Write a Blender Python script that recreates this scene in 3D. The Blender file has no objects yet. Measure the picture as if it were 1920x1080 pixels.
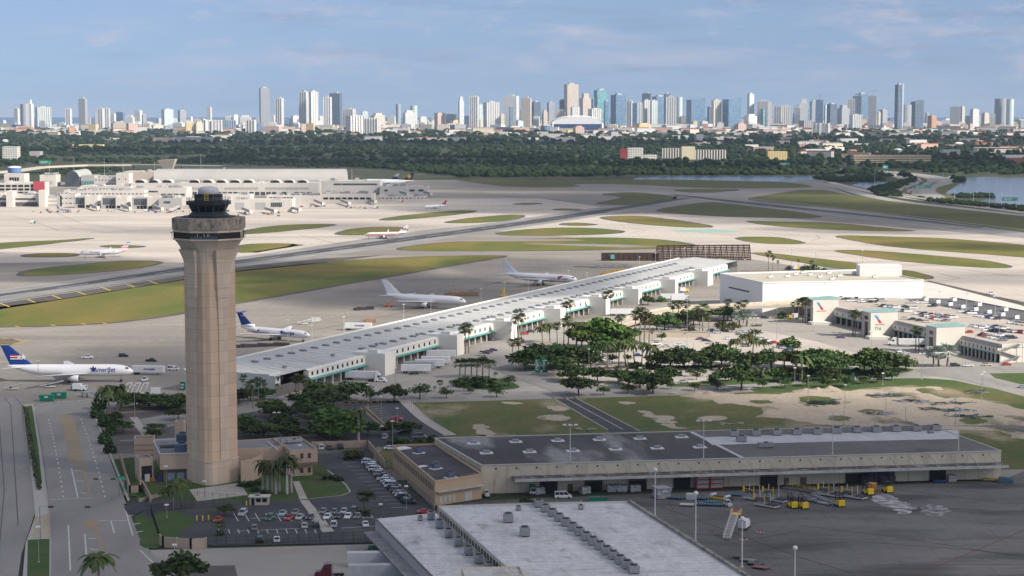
import bpy,bmesh,math,random
from math import radians,sin,cos,tan,pi,atan2,sqrt,hypot
from mathutils import Vector,Matrix,Euler,noise as mnoise
random.seed(7)
scene=bpy.context.scene
COL=scene.collection
# ---------------------------------------------------------------- camera geometry (metres; camera 120 m up, looking along +Y)
H=120.0;F=3570.0;PITCH=math.atan(340.0/F);CP,SP=cos(PITCH),sin(PITCH)
def ray(px,py):
    u=(px-960.0)/F;v=(540.0-py)/F
    return Vector((u,CP+v*SP,-SP+v*CP))
def G(px,py,z=0.0):
    d=ray(px,py);t=(z-H)/d.z
    return Vector((d.x*t,d.y*t,z))
def hgt(px,yb,yt):
    P=G(px,yb);d=ray(px,yt);return H+d.z*P.y/d.y
def depth(py):return G(960,py).y
def AtY(px,py,Y):
    d=ray(px,py);t=Y/d.y
    return Vector((d.x*t,Y,H+d.z*t))
cd=bpy.data.cameras.new('camera');cam=bpy.data.objects.new('camera',cd);COL.objects.link(cam)
cam.location=(0,0,H);cam.rotation_euler=(pi/2-PITCH,0,0)
cd.sensor_width=36;cd.lens=F/1920*36;cd.clip_start=1;cd.clip_end=60000
scene.camera=cam
# ---------------------------------------------------------------- naming
ORD=['first','second','third','fourth','fifth','sixth','seventh','eighth','ninth','tenth','eleventh','twelfth','thirteenth','fourteenth','fifteenth','sixteenth','seventeenth','eighteenth','nineteenth','twentieth']
TENS={2:'twenty',3:'thirty',4:'forty',5:'fifty',6:'sixty',7:'seventy',8:'eighty',9:'ninety'}
def nth(i):
    n=i+1
    if n<=20:return ORD[n-1]
    t,u=divmod(n,10)
    return (TENS[t][:-1]+'ieth') if u==0 else TENS[t]+'-'+ORD[u-1]
LABELS={}
def tag(o,label,cat,group=None,kind=None):
    if label:o['label']=label;LABELS.setdefault(label,[]).append(o.name)
    if cat:o['category']=cat
    if group:o['group']=group
    if kind:o['kind']=kind
    return o
def thing(name,label,cat,loc=(0,0,0),rz=0.0,group=None):
    o=bpy.data.objects.new(name,None);COL.objects.link(o);o.empty_display_size=.5
    o.location=loc;o.rotation_euler=(0,0,rz)
    return tag(o,label,cat,group)
def child(name,me,parent,loc=None,rz=None):
    o=bpy.data.objects.new(name,me);COL.objects.link(o);o.parent=parent
    if loc is not None:o.location=loc
    if rz is not None:o.rotation_euler=(0,0,rz)
    return o
def dup(root,loc,rz,label=None,group=None,scale=None):
    r=root.copy();COL.objects.link(r);r.location=loc;r.rotation_euler=(0,0,rz)
    if scale is not None:r.scale=(scale,)*3 if not hasattr(scale,'__len__') else scale
    if label:r['label']=label;LABELS.setdefault(label,[]).append(r.name)
    if group:r['group']=group
    for ch in root.children:
        c=ch.copy();COL.objects.link(c);c.parent=r
        for g in ch.children:
            d=g.copy();COL.objects.link(d);d.parent=c
    return r
# ---------------------------------------------------------------- mesh builder
class MB:
    def __init__(s):s.v=[];s.f=[];s.m=[];s.mi=0;s.sm=[];s.smooth=False
    def mat(s,i):s.mi=i;return s
    def vert(s,p):s.v.append(tuple(p));return len(s.v)-1
    def face(s,idx):s.f.append(tuple(idx));s.m.append(s.mi);s.sm.append(s.smooth)
    def poly(s,pts):s.face([s.vert(p) for p in pts])
    def box(s,x0,x1,y0,y1,z0,z1,M=None,sides='xXyYzZ'):
        c=[Vector((x,y,z)) for z in (z0,z1) for y in (y0,y1) for x in (x0,x1)]
        if M is not None:c=[M @ p for p in c]
        i=[s.vert(p) for p in c]
        q=dict(z=(0,2,3,1),Z=(4,5,7,6),y=(0,1,5,4),Y=(2,6,7,3),x=(0,4,6,2),X=(1,3,7,5))
        for k in sides:s.face([i[a] for a in q[k]])
    def prism(s,pts,z0,z1,top=None,bottom=False):
        """pts counter-clockwise xy; top = material of the top face"""
        n=len(pts);a=[s.vert((p[0],p[1],z0)) for p in pts];b=[s.vert((p[0],p[1],z1)) for p in pts]
        for k in range(n):j=(k+1) % n;s.face((a[k],a[j],b[j],b[k]))
        m=s.mi
        if top is not None:s.mi=top
        s.face(b)
        s.mi=m
        if bottom:s.face(a[::-1])
    def bar(s,p,q,w,h=None):
        """box beam from p to q, w wide, h high"""
        h=w if h is None else h
        p,q=Vector(p),Vector(q);d=q-p;L=d.length
        if L<1e-6:return
        z=d/L;x=z.cross(Vector((0,0,1)))
        if x.length<1e-4:x=Vector((1,0,0))
        x.normalize();y=x.cross(z).normalized()*-1
        M=Matrix((x,y,z)).transposed().to_4x4();M.translation=p
        s.box(-w/2,w/2,-h/2,h/2,0,L,M)
    def tube(s,pts,rad,n=8,cap=True):
        rings=[]
        pts=[Vector(p) for p in pts]
        for k,p in enumerate(pts):
            d=(pts[min(k+1,len(pts)-1)]-pts[max(k-1,0)]).normalized()
            x=d.cross(Vector((0,1,0)));
            if x.length<.05:x=d.cross(Vector((1,0,0)))
            x.normalize();y=d.cross(x)
            r=rad[k] if hasattr(rad,'__len__') else rad
            rings.append([s.vert(p+(x*cos(2*pi*j/n)+y*sin(2*pi*j/n))*r) for j in range(n)])
        for a,b in zip(rings,rings[1:]):
            for j in range(n):l=(j+1) % n;s.face((a[j],a[l],b[l],b[j]))
        if cap:s.face(rings[0][::-1]);s.face(rings[-1])
    def lathe(s,prof,n=16,c=(0,0),ph=0.0,cap=True):
        """prof: list of (r, z) going up"""
        rings=[[s.vert((c[0]+r*cos(ph+2*pi*j/n),c[1]+r*sin(ph+2*pi*j/n),z)) for j in range(n)] for r,z in prof]
        for a,b in zip(rings,rings[1:]):
            for j in range(n):l=(j+1) % n;s.face((a[j],a[l],b[l],b[j]))
        if cap:s.face(rings[0][::-1]);s.face(rings[-1])
    def mesh(s,name,mats):
        me=bpy.data.meshes.new(name);me.from_pydata(s.v,[],s.f)
        for m in (mats if isinstance(mats,(list,tuple)) else [mats]):me.materials.append(m)
        me.polygons.foreach_set('material_index',s.m);me.polygons.foreach_set('use_smooth',s.sm);me.update()
        return me
    def build(s,name,mats,parent=None,loc=None):
        o=bpy.data.objects.new(name,s.mesh(name,mats));COL.objects.link(o)
        if parent is not None:o.parent=parent
        if loc is not None:o.location=loc
        return o
def ccw(pts):
    a=sum(p[0]*q[1]-q[0]*p[1] for p,q in zip(pts,pts[1:]+pts[:1]))
    return pts if a>0 else pts[::-1]
def chaikin(pts,n=2):
    for _ in range(n):
        o=[]
        for p,q in zip(pts,pts[1:]+pts[:1]):
            p,q=Vector(p),Vector(q);o += [p*.75+q*.25,p*.25+q*.75]
        pts=o
    return pts
def offset(pts,d):
    pts=ccw([Vector(p) for p in pts]);n=len(pts);out=[]
    for k in range(n):
        a,b,c=pts[k-1],pts[k],pts[(k+1) % n]
        e=(b-a);f=(c-b);t=(e.normalized()+f.normalized())
        if t.length<1e-6:t=e
        t.normalize();out.append(b+Vector((t.y,-t.x,0))*d)
    return out
# ---------------------------------------------------------------- materials
MATS={}
def lin(c):
    if isinstance(c,str):
        c=[int(c[i:i+2],16)/255 for i in (0,2,4)]
        c=[x/12.92 if x<=.04045 else ((x+.055)/1.055) ** 2.4 for x in c]
    return (c[0],c[1],c[2],1)
class NT:
    def __init__(s,m):s.t=m.node_tree;s.n=s.t.nodes
    def add(s,typ,**kw):
        nd=s.n.new(typ)
        for k,v in kw.items():
            if isinstance(v,bpy.types.NodeSocket) :s.t.links.new(v,nd.inputs[k])
            elif k.startswith('i_'):nd.inputs[int(k[2:])].default_value=v
            else:setattr(nd,k,v)
        return nd
    def link(s,a,b):s.t.links.new(a,b)
    def math(s,op,a,b=None,c=None):
        nd=s.n.new('ShaderNodeMath');nd.operation=op
        for i,x in enumerate((a,b,c)):
            if x is None:continue
            if isinstance(x,bpy.types.NodeSocket):s.t.links.new(x,nd.inputs[i])
            else:nd.inputs[i].default_value=x
        return nd.outputs[0]
    def mixc(s,fac,a,b,mode='MIX'):
        nd=s.n.new('ShaderNodeMix');nd.data_type='RGBA';nd.blend_type=mode
        for i,x in ((0,fac),(6,a),(7,b)):
            if isinstance(x,bpy.types.NodeSocket):s.t.links.new(x,nd.inputs[i])
            else:nd.inputs[i].default_value=x
        return nd.outputs[2]
    def noise(s,vec,scale,detail=4,rough=.55,lo=.35,hi=.65,stretch=(1,1,1)):
        mp=s.n.new('ShaderNodeMapping');s.link(vec,mp.inputs[0]);mp.inputs[3].default_value=stretch
        nz=s.n.new('ShaderNodeTexNoise');s.link(mp.outputs[0],nz.inputs['Vector']);nz.inputs['Scale'].default_value=scale
        nz.inputs['Detail'].default_value=detail;nz.inputs['Roughness'].default_value=rough
        mr=s.n.new('ShaderNodeMapRange');s.link(nz.outputs[0],mr.inputs[0]);mr.inputs[1].default_value=lo;mr.inputs[2].default_value=hi
        return mr.outputs[0]
def newmat(name):
    m=bpy.data.materials.new(name);m.use_nodes=True;return m
def mat(name,c1,c2=None,scale=.1,c3=None,scale3=.02,t3=(.5,.65),stretch=(1,1,1),rough=.85,metal=0.,spec=.3,detail=5,lo=.35,hi=.65,rnd=0.,coat=0.,joint=None,streak=None,speck=0.):
    if name in MATS:return MATS[name]
    m=newmat(name);T=NT(m);b=T.n['Principled BSDF']
    b.inputs['Roughness'].default_value=rough;b.inputs['Metallic'].default_value=metal;b.inputs['Specular IOR Level'].default_value=spec
    b.inputs['Coat Weight'].default_value=coat
    c=lin(c1)
    if c2 is not None or rnd:
        tc=T.add('ShaderNodeTexCoord').outputs['Object']
        if c2 is not None:c=T.mixc(T.noise(tc,scale,detail,lo=lo,hi=hi,stretch=stretch),lin(c1),lin(c2))
        if c3 is not None:c=T.mixc(T.noise(tc,scale3,detail,lo=t3[0],hi=t3[1],stretch=stretch),c,lin(c3))
        if streak:   # long thin marks: (scale, stretch, amount, colour)
            c=T.mixc(T.math('MULTIPLY',T.noise(tc,streak[0],6,.65,lo=.55,hi=.75,stretch=streak[1]),streak[2]),c,lin(streak[3]))
        if speck:c=T.mixc(T.noise(tc,.6,5,.7,lo=.35,hi=.75,stretch=stretch),c,T.mixc(speck,c,(.02,.02,.018,1)))
        if joint:    # slab joints or membrane seams: (x period, y period, width, amount, colour)
            co=T.add('ShaderNodeSeparateXYZ');T.link(tc,co.inputs[0]);js=[]
            for i in (0,1):
                if joint[i]:js.append(T.math('LESS_THAN',T.math('MULTIPLY',T.math('FRACT',T.math('DIVIDE',T.math('ADD',co.outputs[i],4000.),joint[i])),joint[i]),joint[2]))
            j=js[0] if len(js)==1 else T.math('MAXIMUM',js[0],js[1])
            c=T.mixc(T.math('MULTIPLY',T.math('MULTIPLY',j,joint[3]),T.noise(tc,.07,4,.6,lo=.3,hi=.6)),c,lin(joint[4]))
        if rnd:
            r=T.add('ShaderNodeObjectInfo').outputs['Random']
            v=T.math('MULTIPLY_ADD',r,2*rnd,1-rnd)
            hs=T.add('ShaderNodeHueSaturation');T.link(v,hs.inputs['Value'])
            if isinstance(c,bpy.types.NodeSocket):T.link(c,hs.inputs['Color'])
            else:hs.inputs['Color'].default_value=c
            c=hs.outputs[0]
    if isinstance(c,bpy.types.NodeSocket):T.link(c,b.inputs['Base Color'])
    else:b.inputs['Base Color'].default_value=c
    MATS[name]=m;return m
def facade(name,wall,glass,px=4.,pz=3.5,fx=(.25,.8),fz=(.35,.8),rough=.7,grough=.25,rnd=0.,dirt=None,z0=0.):
    """regular windows from object coordinates on upright faces; horizontal faces keep the wall colour"""
    if name in MATS:return MATS[name]
    m=newmat(name);T=NT(m);b=T.n['Principled BSDF'];tc=T.add('ShaderNodeTexCoord')
    co=T.add('ShaderNodeSeparateXYZ');T.link(tc.outputs['Object'],co.inputs[0])
    no=T.add('ShaderNodeSeparateXYZ');T.link(tc.outputs['Normal'],no.inputs[0])
    ax=T.math('GREATER_THAN',T.math('ABSOLUTE',no.outputs[0]),.7)
    u=T.math('ADD',T.math('MULTIPLY',ax,co.outputs[1]),T.math('MULTIPLY',T.math('SUBTRACT',1.,ax),co.outputs[0]))
    fu=T.math('FRACT',T.math('DIVIDE',T.math('ADD',u,500*px),px));fv=T.math('FRACT',T.math('DIVIDE',T.math('SUBTRACT',co.outputs[2],z0),pz))
    def band(x,r):return T.math('MULTIPLY',T.math('GREATER_THAN',x,r[0]),T.math('LESS_THAN',x,r[1]))
    g=T.math('MULTIPLY',band(fu,fx),band(fv,fz))
    g=T.math('MULTIPLY',g,T.math('LESS_THAN',T.math('ABSOLUTE',no.outputs[2]),.5))
    wc=lin(wall)
    if dirt:wc=T.mixc(T.noise(tc.outputs['Object'],.08,5,stretch=(1,1,.3)),lin(wall),lin(dirt))
    # each pane a little different, as blinds and reflections differ
    wn=T.add('ShaderNodeTexWhiteNoise');wn.noise_dimensions='2D'
    cv=T.add('ShaderNodeCombineXYZ');T.link(T.math('FLOOR',T.math('DIVIDE',u,px)),cv.inputs[0]);T.link(T.math('FLOOR',T.math('DIVIDE',co.outputs[2],pz)),cv.inputs[1])
    T.link(cv.outputs[0],wn.inputs['Vector'])
    gl=lin(glass);gl2=tuple(min(1,x*1.9+.02) for x in gl[:3])+(1,)
    gc=T.mixc(T.math('POWER',wn.outputs['Value'],3.),gl,gl2)
    c=T.mixc(g,wc,gc)
    if rnd:
        v=T.math('MULTIPLY_ADD',T.add('ShaderNodeObjectInfo').outputs['Random'],2*rnd,1-rnd)
        hs=T.add('ShaderNodeHueSaturation');T.link(v,hs.inputs['Value']);T.link(c,hs.inputs['Color']);c=hs.outputs[0]
    T.link(c,b.inputs['Base Color'])
    T.link(T.math('MULTIPLY_ADD',g,grough-rough,rough),b.inputs['Roughness'])
    MATS[name]=m;return m
# ---------------------------------------------------------------- light
SUN_AZ,SUN_EL=radians(118),radians(36)
SUN=Vector((sin(SUN_AZ)*cos(SUN_EL),cos(SUN_AZ)*cos(SUN_EL),sin(SUN_EL)))
sd=bpy.data.lights.new('sun','SUN');sd.energy=5.0;sd.angle=radians(.53);sd.color=(1,.93,.82)
so=bpy.data.objects.new('sun',sd);COL.objects.link(so);so.rotation_euler=SUN.to_track_quat('Z','Y').to_euler();so.location=SUN*3000
w=bpy.data.worlds.new('World');scene.world=w;w.use_nodes=True
T=NT(w);bg=T.n['Background']
tc=T.add('ShaderNodeTexCoord');sp=T.add('ShaderNodeSeparateXYZ');T.link(tc.outputs['Generated'],sp.inputs[0])
cb=T.add('ShaderNodeCombineXYZ');T.link(sp.outputs[0],cb.inputs[0]);T.link(sp.outputs[1],cb.inputs[1])
T.link(T.math('MULTIPLY_ADD',T.math('MAXIMUM',sp.outputs[2],0.),.8,.17),cb.inputs[2])
sk=T.add('ShaderNodeTexSky',sky_type='NISHITA',sun_disc=False,sun_elevation=SUN_EL,sun_rotation=SUN_AZ,air_density=1.2,dust_density=1.3,ozone_density=2.2,altitude=50)
T.link(cb.outputs[0],sk.inputs[0])
# thin cloud wisps in the sky: stretched noise on the direction
wisp=T.noise(tc.outputs['Generated'],9.,6,.6,lo=.5,hi=.74,stretch=(1,1,7))
wisp2=T.noise(tc.outputs['Generated'],26.,6,.65,lo=.56,hi=.72,stretch=(1,1,2.6))
f=T.math('ADD',T.math('MULTIPLY',wisp,.5),T.math('MULTIPLY',wisp2,.5))
colr=T.mixc(f,sk.outputs[0],(4.6,4.7,4.9,1))
darkw=T.noise(tc.outputs['Generated'],14.,5,.55,lo=.55,hi=.8,stretch=(.8,1,9))
colr=T.mixc(T.math('MULTIPLY',darkw,.45),colr,(1.9,2.25,2.95,1))
colr=T.mixc(1.0,colr,(1.06,1.0,1.10,1),'MULTIPLY')
# broken cloud overhead, above the picture: it greys and lifts the light from the sky
hi=T.add('ShaderNodeMapRange',interpolation_type='SMOOTHSTEP');T.link(sp.outputs[2],hi.inputs[0]);hi.inputs[1].default_value=.09;hi.inputs[2].default_value=.45
ov=T.noise(tc.outputs['Generated'],3.2,5,.6,lo=.38,hi=.6,stretch=(1,1,1.5))
colr=T.mixc(T.math('MULTIPLY',T.math('MULTIPLY',hi.outputs[0],ov),.85),colr,(4.6,4.45,4.3,1))
T.link(colr,bg.inputs['Color']);bg.inputs['Strength'].default_value=.10
scene.view_settings.view_transform='Standard';scene.view_settings.look='None';scene.view_settings.exposure=0.4;scene.view_settings.gamma=1
scene.render.engine='CYCLES'
cy=scene.cycles;cy.max_bounces=4;cy.diffuse_bounces=2;cy.glossy_bounces=2;cy.transmission_bounces=2;cy.transparent_max_bounces=12;cy.volume_bounces=0
cy.caustics_reflective=False;cy.caustics_refractive=False;cy.use_denoising=True
# ================================================================ surface materials
GRASS=mat('grass_infield',(.10,.135,.016),(.20,.165,.028),.018,c3=(.26,.17,.05),scale3=.006,t3=(.5,.72),rough=.95,stretch=(1,.45,1),lo=.4,hi=.66,streak=(.03,(.1,1.2,1),.55,(.085,.115,.016)),speck=.35)
GRASSF=mat('grass_far',(.09,.105,.022),(.125,.12,.028),.01,c3=(.16,.115,.04),scale3=.004,t3=(.55,.75),rough=.95,streak=(.03,(.1,1.2,1),.5,(.06,.075,.018)),speck=.3)
LAWN=mat('lawn',(.04,.085,.018),(.06,.1,.025),.12,c3=(.09,.1,.035),scale3=.04,t3=(.5,.7),rough=.95)
FIELD=mat('field',(.075,.12,.025),(.15,.135,.045),.05,c3=(.33,.27,.18),scale3=.03,t3=(.56,.68),rough=.95,stretch=(1,.6,1),speck=.4)
DIRT=mat('dirt',(.50,.42,.325),(.41,.345,.26),.06,c3=(.14,.125,.07),scale3=.035,t3=(.6,.68),rough=.95,stretch=(1,.5,1),speck=.25)
APRON=mat('apron_concrete',(.33,.30,.258),(.255,.23,.20),.02,c3=(.26,.24,.22),scale3=.05,t3=(.52,.75),rough=.9,stretch=(.35,1,1),joint=(7.6,7.6,.22,.55,(.14,.13,.12)),streak=(.02,(.12,1.6,1),.6,(.13,.12,.112)),speck=.25)
LIGHTC=mat('taxi_concrete',(.60,.535,.46),(.48,.43,.375),.015,c3=(.40,.36,.32),scale3=.03,t3=(.55,.8),rough=.9,stretch=(.3,1,1),joint=(7.6,7.6,.22,.55,(.14,.13,.12)),streak=(.016,(.12,1.5,1),.5,(.2,.185,.17)),speck=.2)
RUNWAY=mat('runway_asphalt',(.24,.235,.23),(.30,.29,.275),.02,c3=(.17,.165,.16),scale3=.03,t3=(.5,.75),rough=.9,stretch=(.25,1,1))
RUBBER=mat('rubber',(.055,.055,.057),(.09,.089,.09),.03,rough=.85,stretch=(.3,1,1),lo=.3,hi=.75)
MARGIN=mat('shoulder',(.075,.066,.06),(.12,.105,.09),.05,rough=.95)
ROAD=mat('road_asphalt',(.30,.285,.265),(.235,.225,.212),.05,c3=(.19,.182,.173),scale3=.1,t3=(.55,.8),rough=.9,stretch=(1,.25,1))
ROADF=mat('road_far',(.33,.315,.30),(.27,.26,.25),.02,rough=.9)
LOT=mat('lot_asphalt',(.048,.05,.058),(.066,.066,.072),.12,c3=(.085,.083,.083),scale3=.05,t3=(.5,.7),rough=.85)
LOTB=mat('lot_old',(.12,.108,.10),(.09,.083,.08),.08,c3=(.16,.14,.12),scale3=.05,t3=(.55,.7),rough=.9)
YARD=mat('yard_asphalt',(.18,.174,.17),(.12,.116,.114),.03,c3=(.07,.067,.067),scale3=.055,t3=(.5,.66),rough=.8,stretch=(.4,1,1),joint=(11,11,.16,.8,(.05,.048,.05)),streak=(.06,(.15,1.3,1),.7,(.055,.053,.055)),speck=.3)
YARDL=mat('yard_concrete',(.36,.335,.30),(.30,.28,.255),.04,c3=(.25,.235,.215),scale3=.07,t3=(.55,.75),rough=.9,stretch=(.5,1,1))
WALK=mat('footpath',(.45,.42,.38),(.37,.345,.31),.3,rough=.9)
WHITEP=mat('white_paint',(.62,.62,.60),(.45,.45,.44),.5,rough=.7)
YELLOWP=mat('yellow_paint',(.62,.45,.06),(.48,.36,.08),.4,rough=.7)
TANP=mat('faded_median',(.34,.265,.175),(.29,.235,.165),.2,c3=(.36,.25,.09),scale3=.1,t3=(.6,.75),rough=.9,stretch=(.3,1,1))
DARKP=mat('crack',(.10,.095,.09),rough=.9)
TEAL=mat('teal_patch',(.26,.42,.38),(.3,.44,.4),.05,rough=.8)
SUBURB=mat('suburb_ground',(.03,.042,.018),(.05,.058,.028),.01,c3=(.12,.11,.1),scale3=.008,t3=(.6,.7),rough=.95)
CURB=mat('kerb',(.42,.4,.37),rough=.9)
WATER=newmat('lake_water');T=NT(WATER);b=T.n['Principled BSDF'];b.inputs['Base Color'].default_value=(.03,.055,.09,1);b.inputs['Roughness'].default_value=.12
tc=T.add('ShaderNodeTexCoord');bp=T.add('ShaderNodeBump');bp.inputs['Strength'].default_value=.5;bp.inputs['Distance'].default_value=.25
T.link(T.noise(tc.outputs['Object'],.35,3,stretch=(1,.5,1)),bp.inputs['Height']);T.link(bp.outputs[0],b.inputs['Normal'])
LV=.02
def sheet(name,px,lvl,m,kind='structure',smooth=0,world=False,z=None):
    z=lvl*LV if z is None else z
    pts=[Vector((p[0],p[1],z)) if world else G(p[0],p[1],z) for p in px]
    if smooth:
        pts=chaikin(pts,smooth)
        if m in (DIRT,FIELD,GRASSF) or 'stain' in name:
            Q=[];sz=max((p-pts[0]).length for p in pts);amp=min(4.,sz*.07)
            for a,c in zip(pts,pts[1:]+pts[:1]):
                n=max(1,int((c-a).length/max(.8,sz*.02)))
                for k in range(n):q=a.lerp(c,k/n);Q.append(q+Vector((mnoise.fractal(q*(1.6/amp*.25),1.,2.,4),mnoise.fractal(q*(1.6/amp*.25)+Vector((9,0,0)),1.,2.,4),0))*amp*1.6)
            pts=Q
    pts=ccw([Vector((p[0],p[1],z)) for p in pts])
    mb=MB();mb.poly(pts);o=mb.build(name,m)
    if kind:o['kind']=kind
    return o
def strips(name,lines,wid,lvl,m,kind='structure',world=False,dash=None):
    """painted lines: each a list of points, wid metres wide; one object for one road's markings"""
    mb=MB();z=lvl*LV
    for ln in lines:
        P=[Vector((p[0],p[1],z)) if world else G(p[0],p[1],z) for p in ln]
        for a,b in zip(P,P[1:]):
            d=b-a;L=d.length
            if L<.01:continue
            d/=L;n=Vector((-d.y,d.x,0))*wid/2
            segs=[(0,L)] if not dash else [(t,min(L,t+dash[0])) for t in [k*(dash[0]+dash[1]) for k in range(int(L/(dash[0]+dash[1]))+1)]]
            for s,e in segs:mb.poly([a+d*s-n,a+d*e-n,a+d*e+n,a+d*s+n])
    o=mb.build(name,m);o['kind']=kind;return o
def band(name,ctr,wid,lvl,m,world=False):
    """road of constant (or listed) width along a smoothed centre line"""
    z=lvl*LV;P=[Vector((p[0],p[1],z)) if world else G(p[0],p[1],z) for p in ctr]
    W=list(wid) if hasattr(wid,'__len__') else [wid]*len(P)
    for _ in range(2):
        Q,V=[P[0]],[W[0]]
        for i in range(len(P)-1):
            Q += [P[i]*.75+P[i+1]*.25,P[i]*.25+P[i+1]*.75];V += [W[i]*.75+W[i+1]*.25,W[i]*.25+W[i+1]*.75]
        P,W=Q+[P[-1]],V+[W[-1]]
    mb=MB();prev=None
    for i,p in enumerate(P):
        d=(P[min(i+1,len(P)-1)]-P[max(0,i-1)]).normalized();n=Vector((-d.y,d.x,0))*W[i]/2
        c=(mb.vert(p-n),mb.vert(p+n))
        if prev:mb.face((prev[0],c[0],c[1],prev[1]))
        prev=c
    o=mb.build(name,m);o['kind']='structure';return o
# ---------------------------------------------------------------- terrain
sheet('ground',[(-7000,-600),(7000,-600),(9000,15000),(-9000,15000)],-6,SUBURB,world=True)
SEA=mat('sea_water',(.05,.11,.17),rough=.25)
sheet('sea',[(-9000,13200),(9000,13200),(9000,21500),(-9000,21500)],-2,SEA,world=True)
# airfield concrete under everything
sheet('apron',[(-520,346),(300,340),(850,337),(1540,344),(1600,366),(1700,383),(1930,410),(2700,480),(2700,900),(-700,900)],0,APRON)
sheet('taxiway',[(-300,380),(820,372),(1010,372),(1180,395),(1020,409),(790,432),(480,478),(345,492),(240,488),(-300,500)],1,LIGHTC)
sheet('taxiway',[(1000,411),(1200,400),(1420,405),(1760,432),(2100,462),(2100,600),(1735,530),(1640,507),(1500,500),(1300,470),(1085,446),(900,430)],1,LIGHTC)
# runways
band('runway',[(-400,606),(0,559),(345,508),(480,488),(960,421),(1140,394),(1300,369),(1440,350),(1560,336)],60,3,RUNWAY)
band('runway_rubber',[(-400,602),(0,555),(345,504),(480,486.5),(960,421.5),(1130,397)],[9,11,16,20,28,18],5,RUBBER)
band('runway_rubber',[(1000,414),(1140,394),(1290,371)],[16,24,12],4,RUBBER)
strips('runway_edge_line',[[(-200,570),(0,544),(345,497)],[(-200,593.5),(0,568),(345,516),(420,504.5),(590,478.5)]],1.1,5,WHITEP)
strips('runway_centre_line',[[(-200,581),(0,556),(345,505),(480,487.5),(960,421)]],.9,6,WHITEP,dash=(36,24))
band('runway',[(1040,345),(1180,356),(1290,367),(1440,384),(1700,411),(1920,438),(2200,474)],62,2,RUNWAY)
band('runway_rubber',[(1260,364.5),(1290,368),(1440,385),(1700,411),(1840,427)],[6,20,24,18,10],4,RUBBER)
strips('runway_edge_line',[[(1300,362),(1440,376),(1700,404),(2000,441)],[(1300,372),(1440,390),(1700,419),(2000,461)]],1.6,5,WHITEP)
# infield grass islands with dark shoulders
def island(px,mrg=5.,m=None,lvl=3,sm=2,z=0):
    pts=chaikin([G(p[0],p[1]) for p in px],sm);pts=ccw(pts);Q=[]
    for a,c in zip(pts,pts[1:]+pts[:1]):
        n=max(1,int((c-a).length/9))
        for k in range(n):q=a.lerp(c,k/n);Q.append(q+Vector((mnoise.noise(q*.11),mnoise.noise(q*.11+Vector((9,0,0))),0))*1.7)
    pts=Q
    if mrg:
        sheet('shoulder',offset(pts,mrg),lvl,MARGIN,world=True)
    sheet('infield_grass',pts,lvl+1,m or GRASS,world=True)
island([(-300,622),(-300,600),(0,579),(345,524),(440,509),(480,504),(605,492),(767,482),(855,480),(945,479),(935,482.5),(830,500),(480,561),(347,586),(225,604),(100,611),(0,612)],5,lvl=3,sm=1)
sheet('shoulder',[(-200,590),(0,566),(345,514.5),(440,500),(500,495),(605,484.5),(720,478),(605,493),(440,510),(345,525),(0,580),(-200,604)],4,MARGIN)
for P in ([(40,515),(57,506),(225,489),(287,489.5),(300,493),(250,504),(125,514.5),(50,517.5)],
          [(45,479),(75,475),(125,475),(145,478),(120,482),(52,481.5)],
          [(-150,470),(0,455),(120,451),(175,446),(150,450),(0,467),(-150,480)],
          [(195,463),(200,460),(240,460),(270,462.5),(240,465)],
          [(440,474),(455,460),(480,457),(540,457),(552,460),(480,472)],
          [(440,439),(457,435),(480,429),(530,422),(600,420),(628,421),(600,426.5),(480,438)],
          [(628,440),(655,431),(692,426),(750,425.5),(757,431),(745,436),(675,441.5)],
          [(712,412.5),(745,406),(792,401),(855,395),(893,394.8),(870,400.5),(800,407.5),(735,413.5)],
          [(836,417),(880,409.5),(930,405),(962,402),(982,404.5),(960,412),(905,417.5),(850,418.5)],
          [(728,470.5),(792,459),(855,453.5),(960,449.5),(1085,445.5),(1185,446.5),(1250,450.5),(1310,461),(1260,465),(1185,467),(1060,470),(960,470)],
          [(933,438.5),(950,434),(1035,427),(1110,427.5),(1178,434.5),(1122,440.5),(960,442)],
          [(1050,421.5),(1072,417),(1122,421),(1085,423.5)],
          [(1124,408),(1160,404.8),(1210,405),(1352,426),(1285,426.5),(1210,420.5),(1160,415)],
          [(962,383),(985,380.5),(1020,381.2),(985,384)],[(1038,393),(1060,390.5),(1095,394),(1060,395)]):
    island(P,5,lvl=3)
for P in ([(1380,447.5),(1390,444),(1440,444),(1465,445.5),(1512,455),(1490,458),(1440,457),(1405,453.5)],
          [(1392,413.5),(1440,415.5),(1565,417),(1650,427),(1740,434.5),(1590,432.5),(1440,423.5)],
          [(1553,440.5),(1665,443.5),(1780,447),(1930,460),(2000,470),(2000,492),(1920,481.5),(1700,466.5),(1610,453)],
          [(1558,470.5),(1590,468.5),(1640,470.5),(1740,478.5),(1840,487),(1905,500.5),(1865,503.5),(1765,496.5),(1665,487)],
          [(1405,474),(1440,474),(1502,482),(1640,497),(1620,505.5),(1560,503),(1500,491),(1440,481)],
          [(1685,507),(1700,506.5),(1758,521.5),(1715,525),(1680,516)],
          ):
    island(P,2.5,lvl=3)
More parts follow.
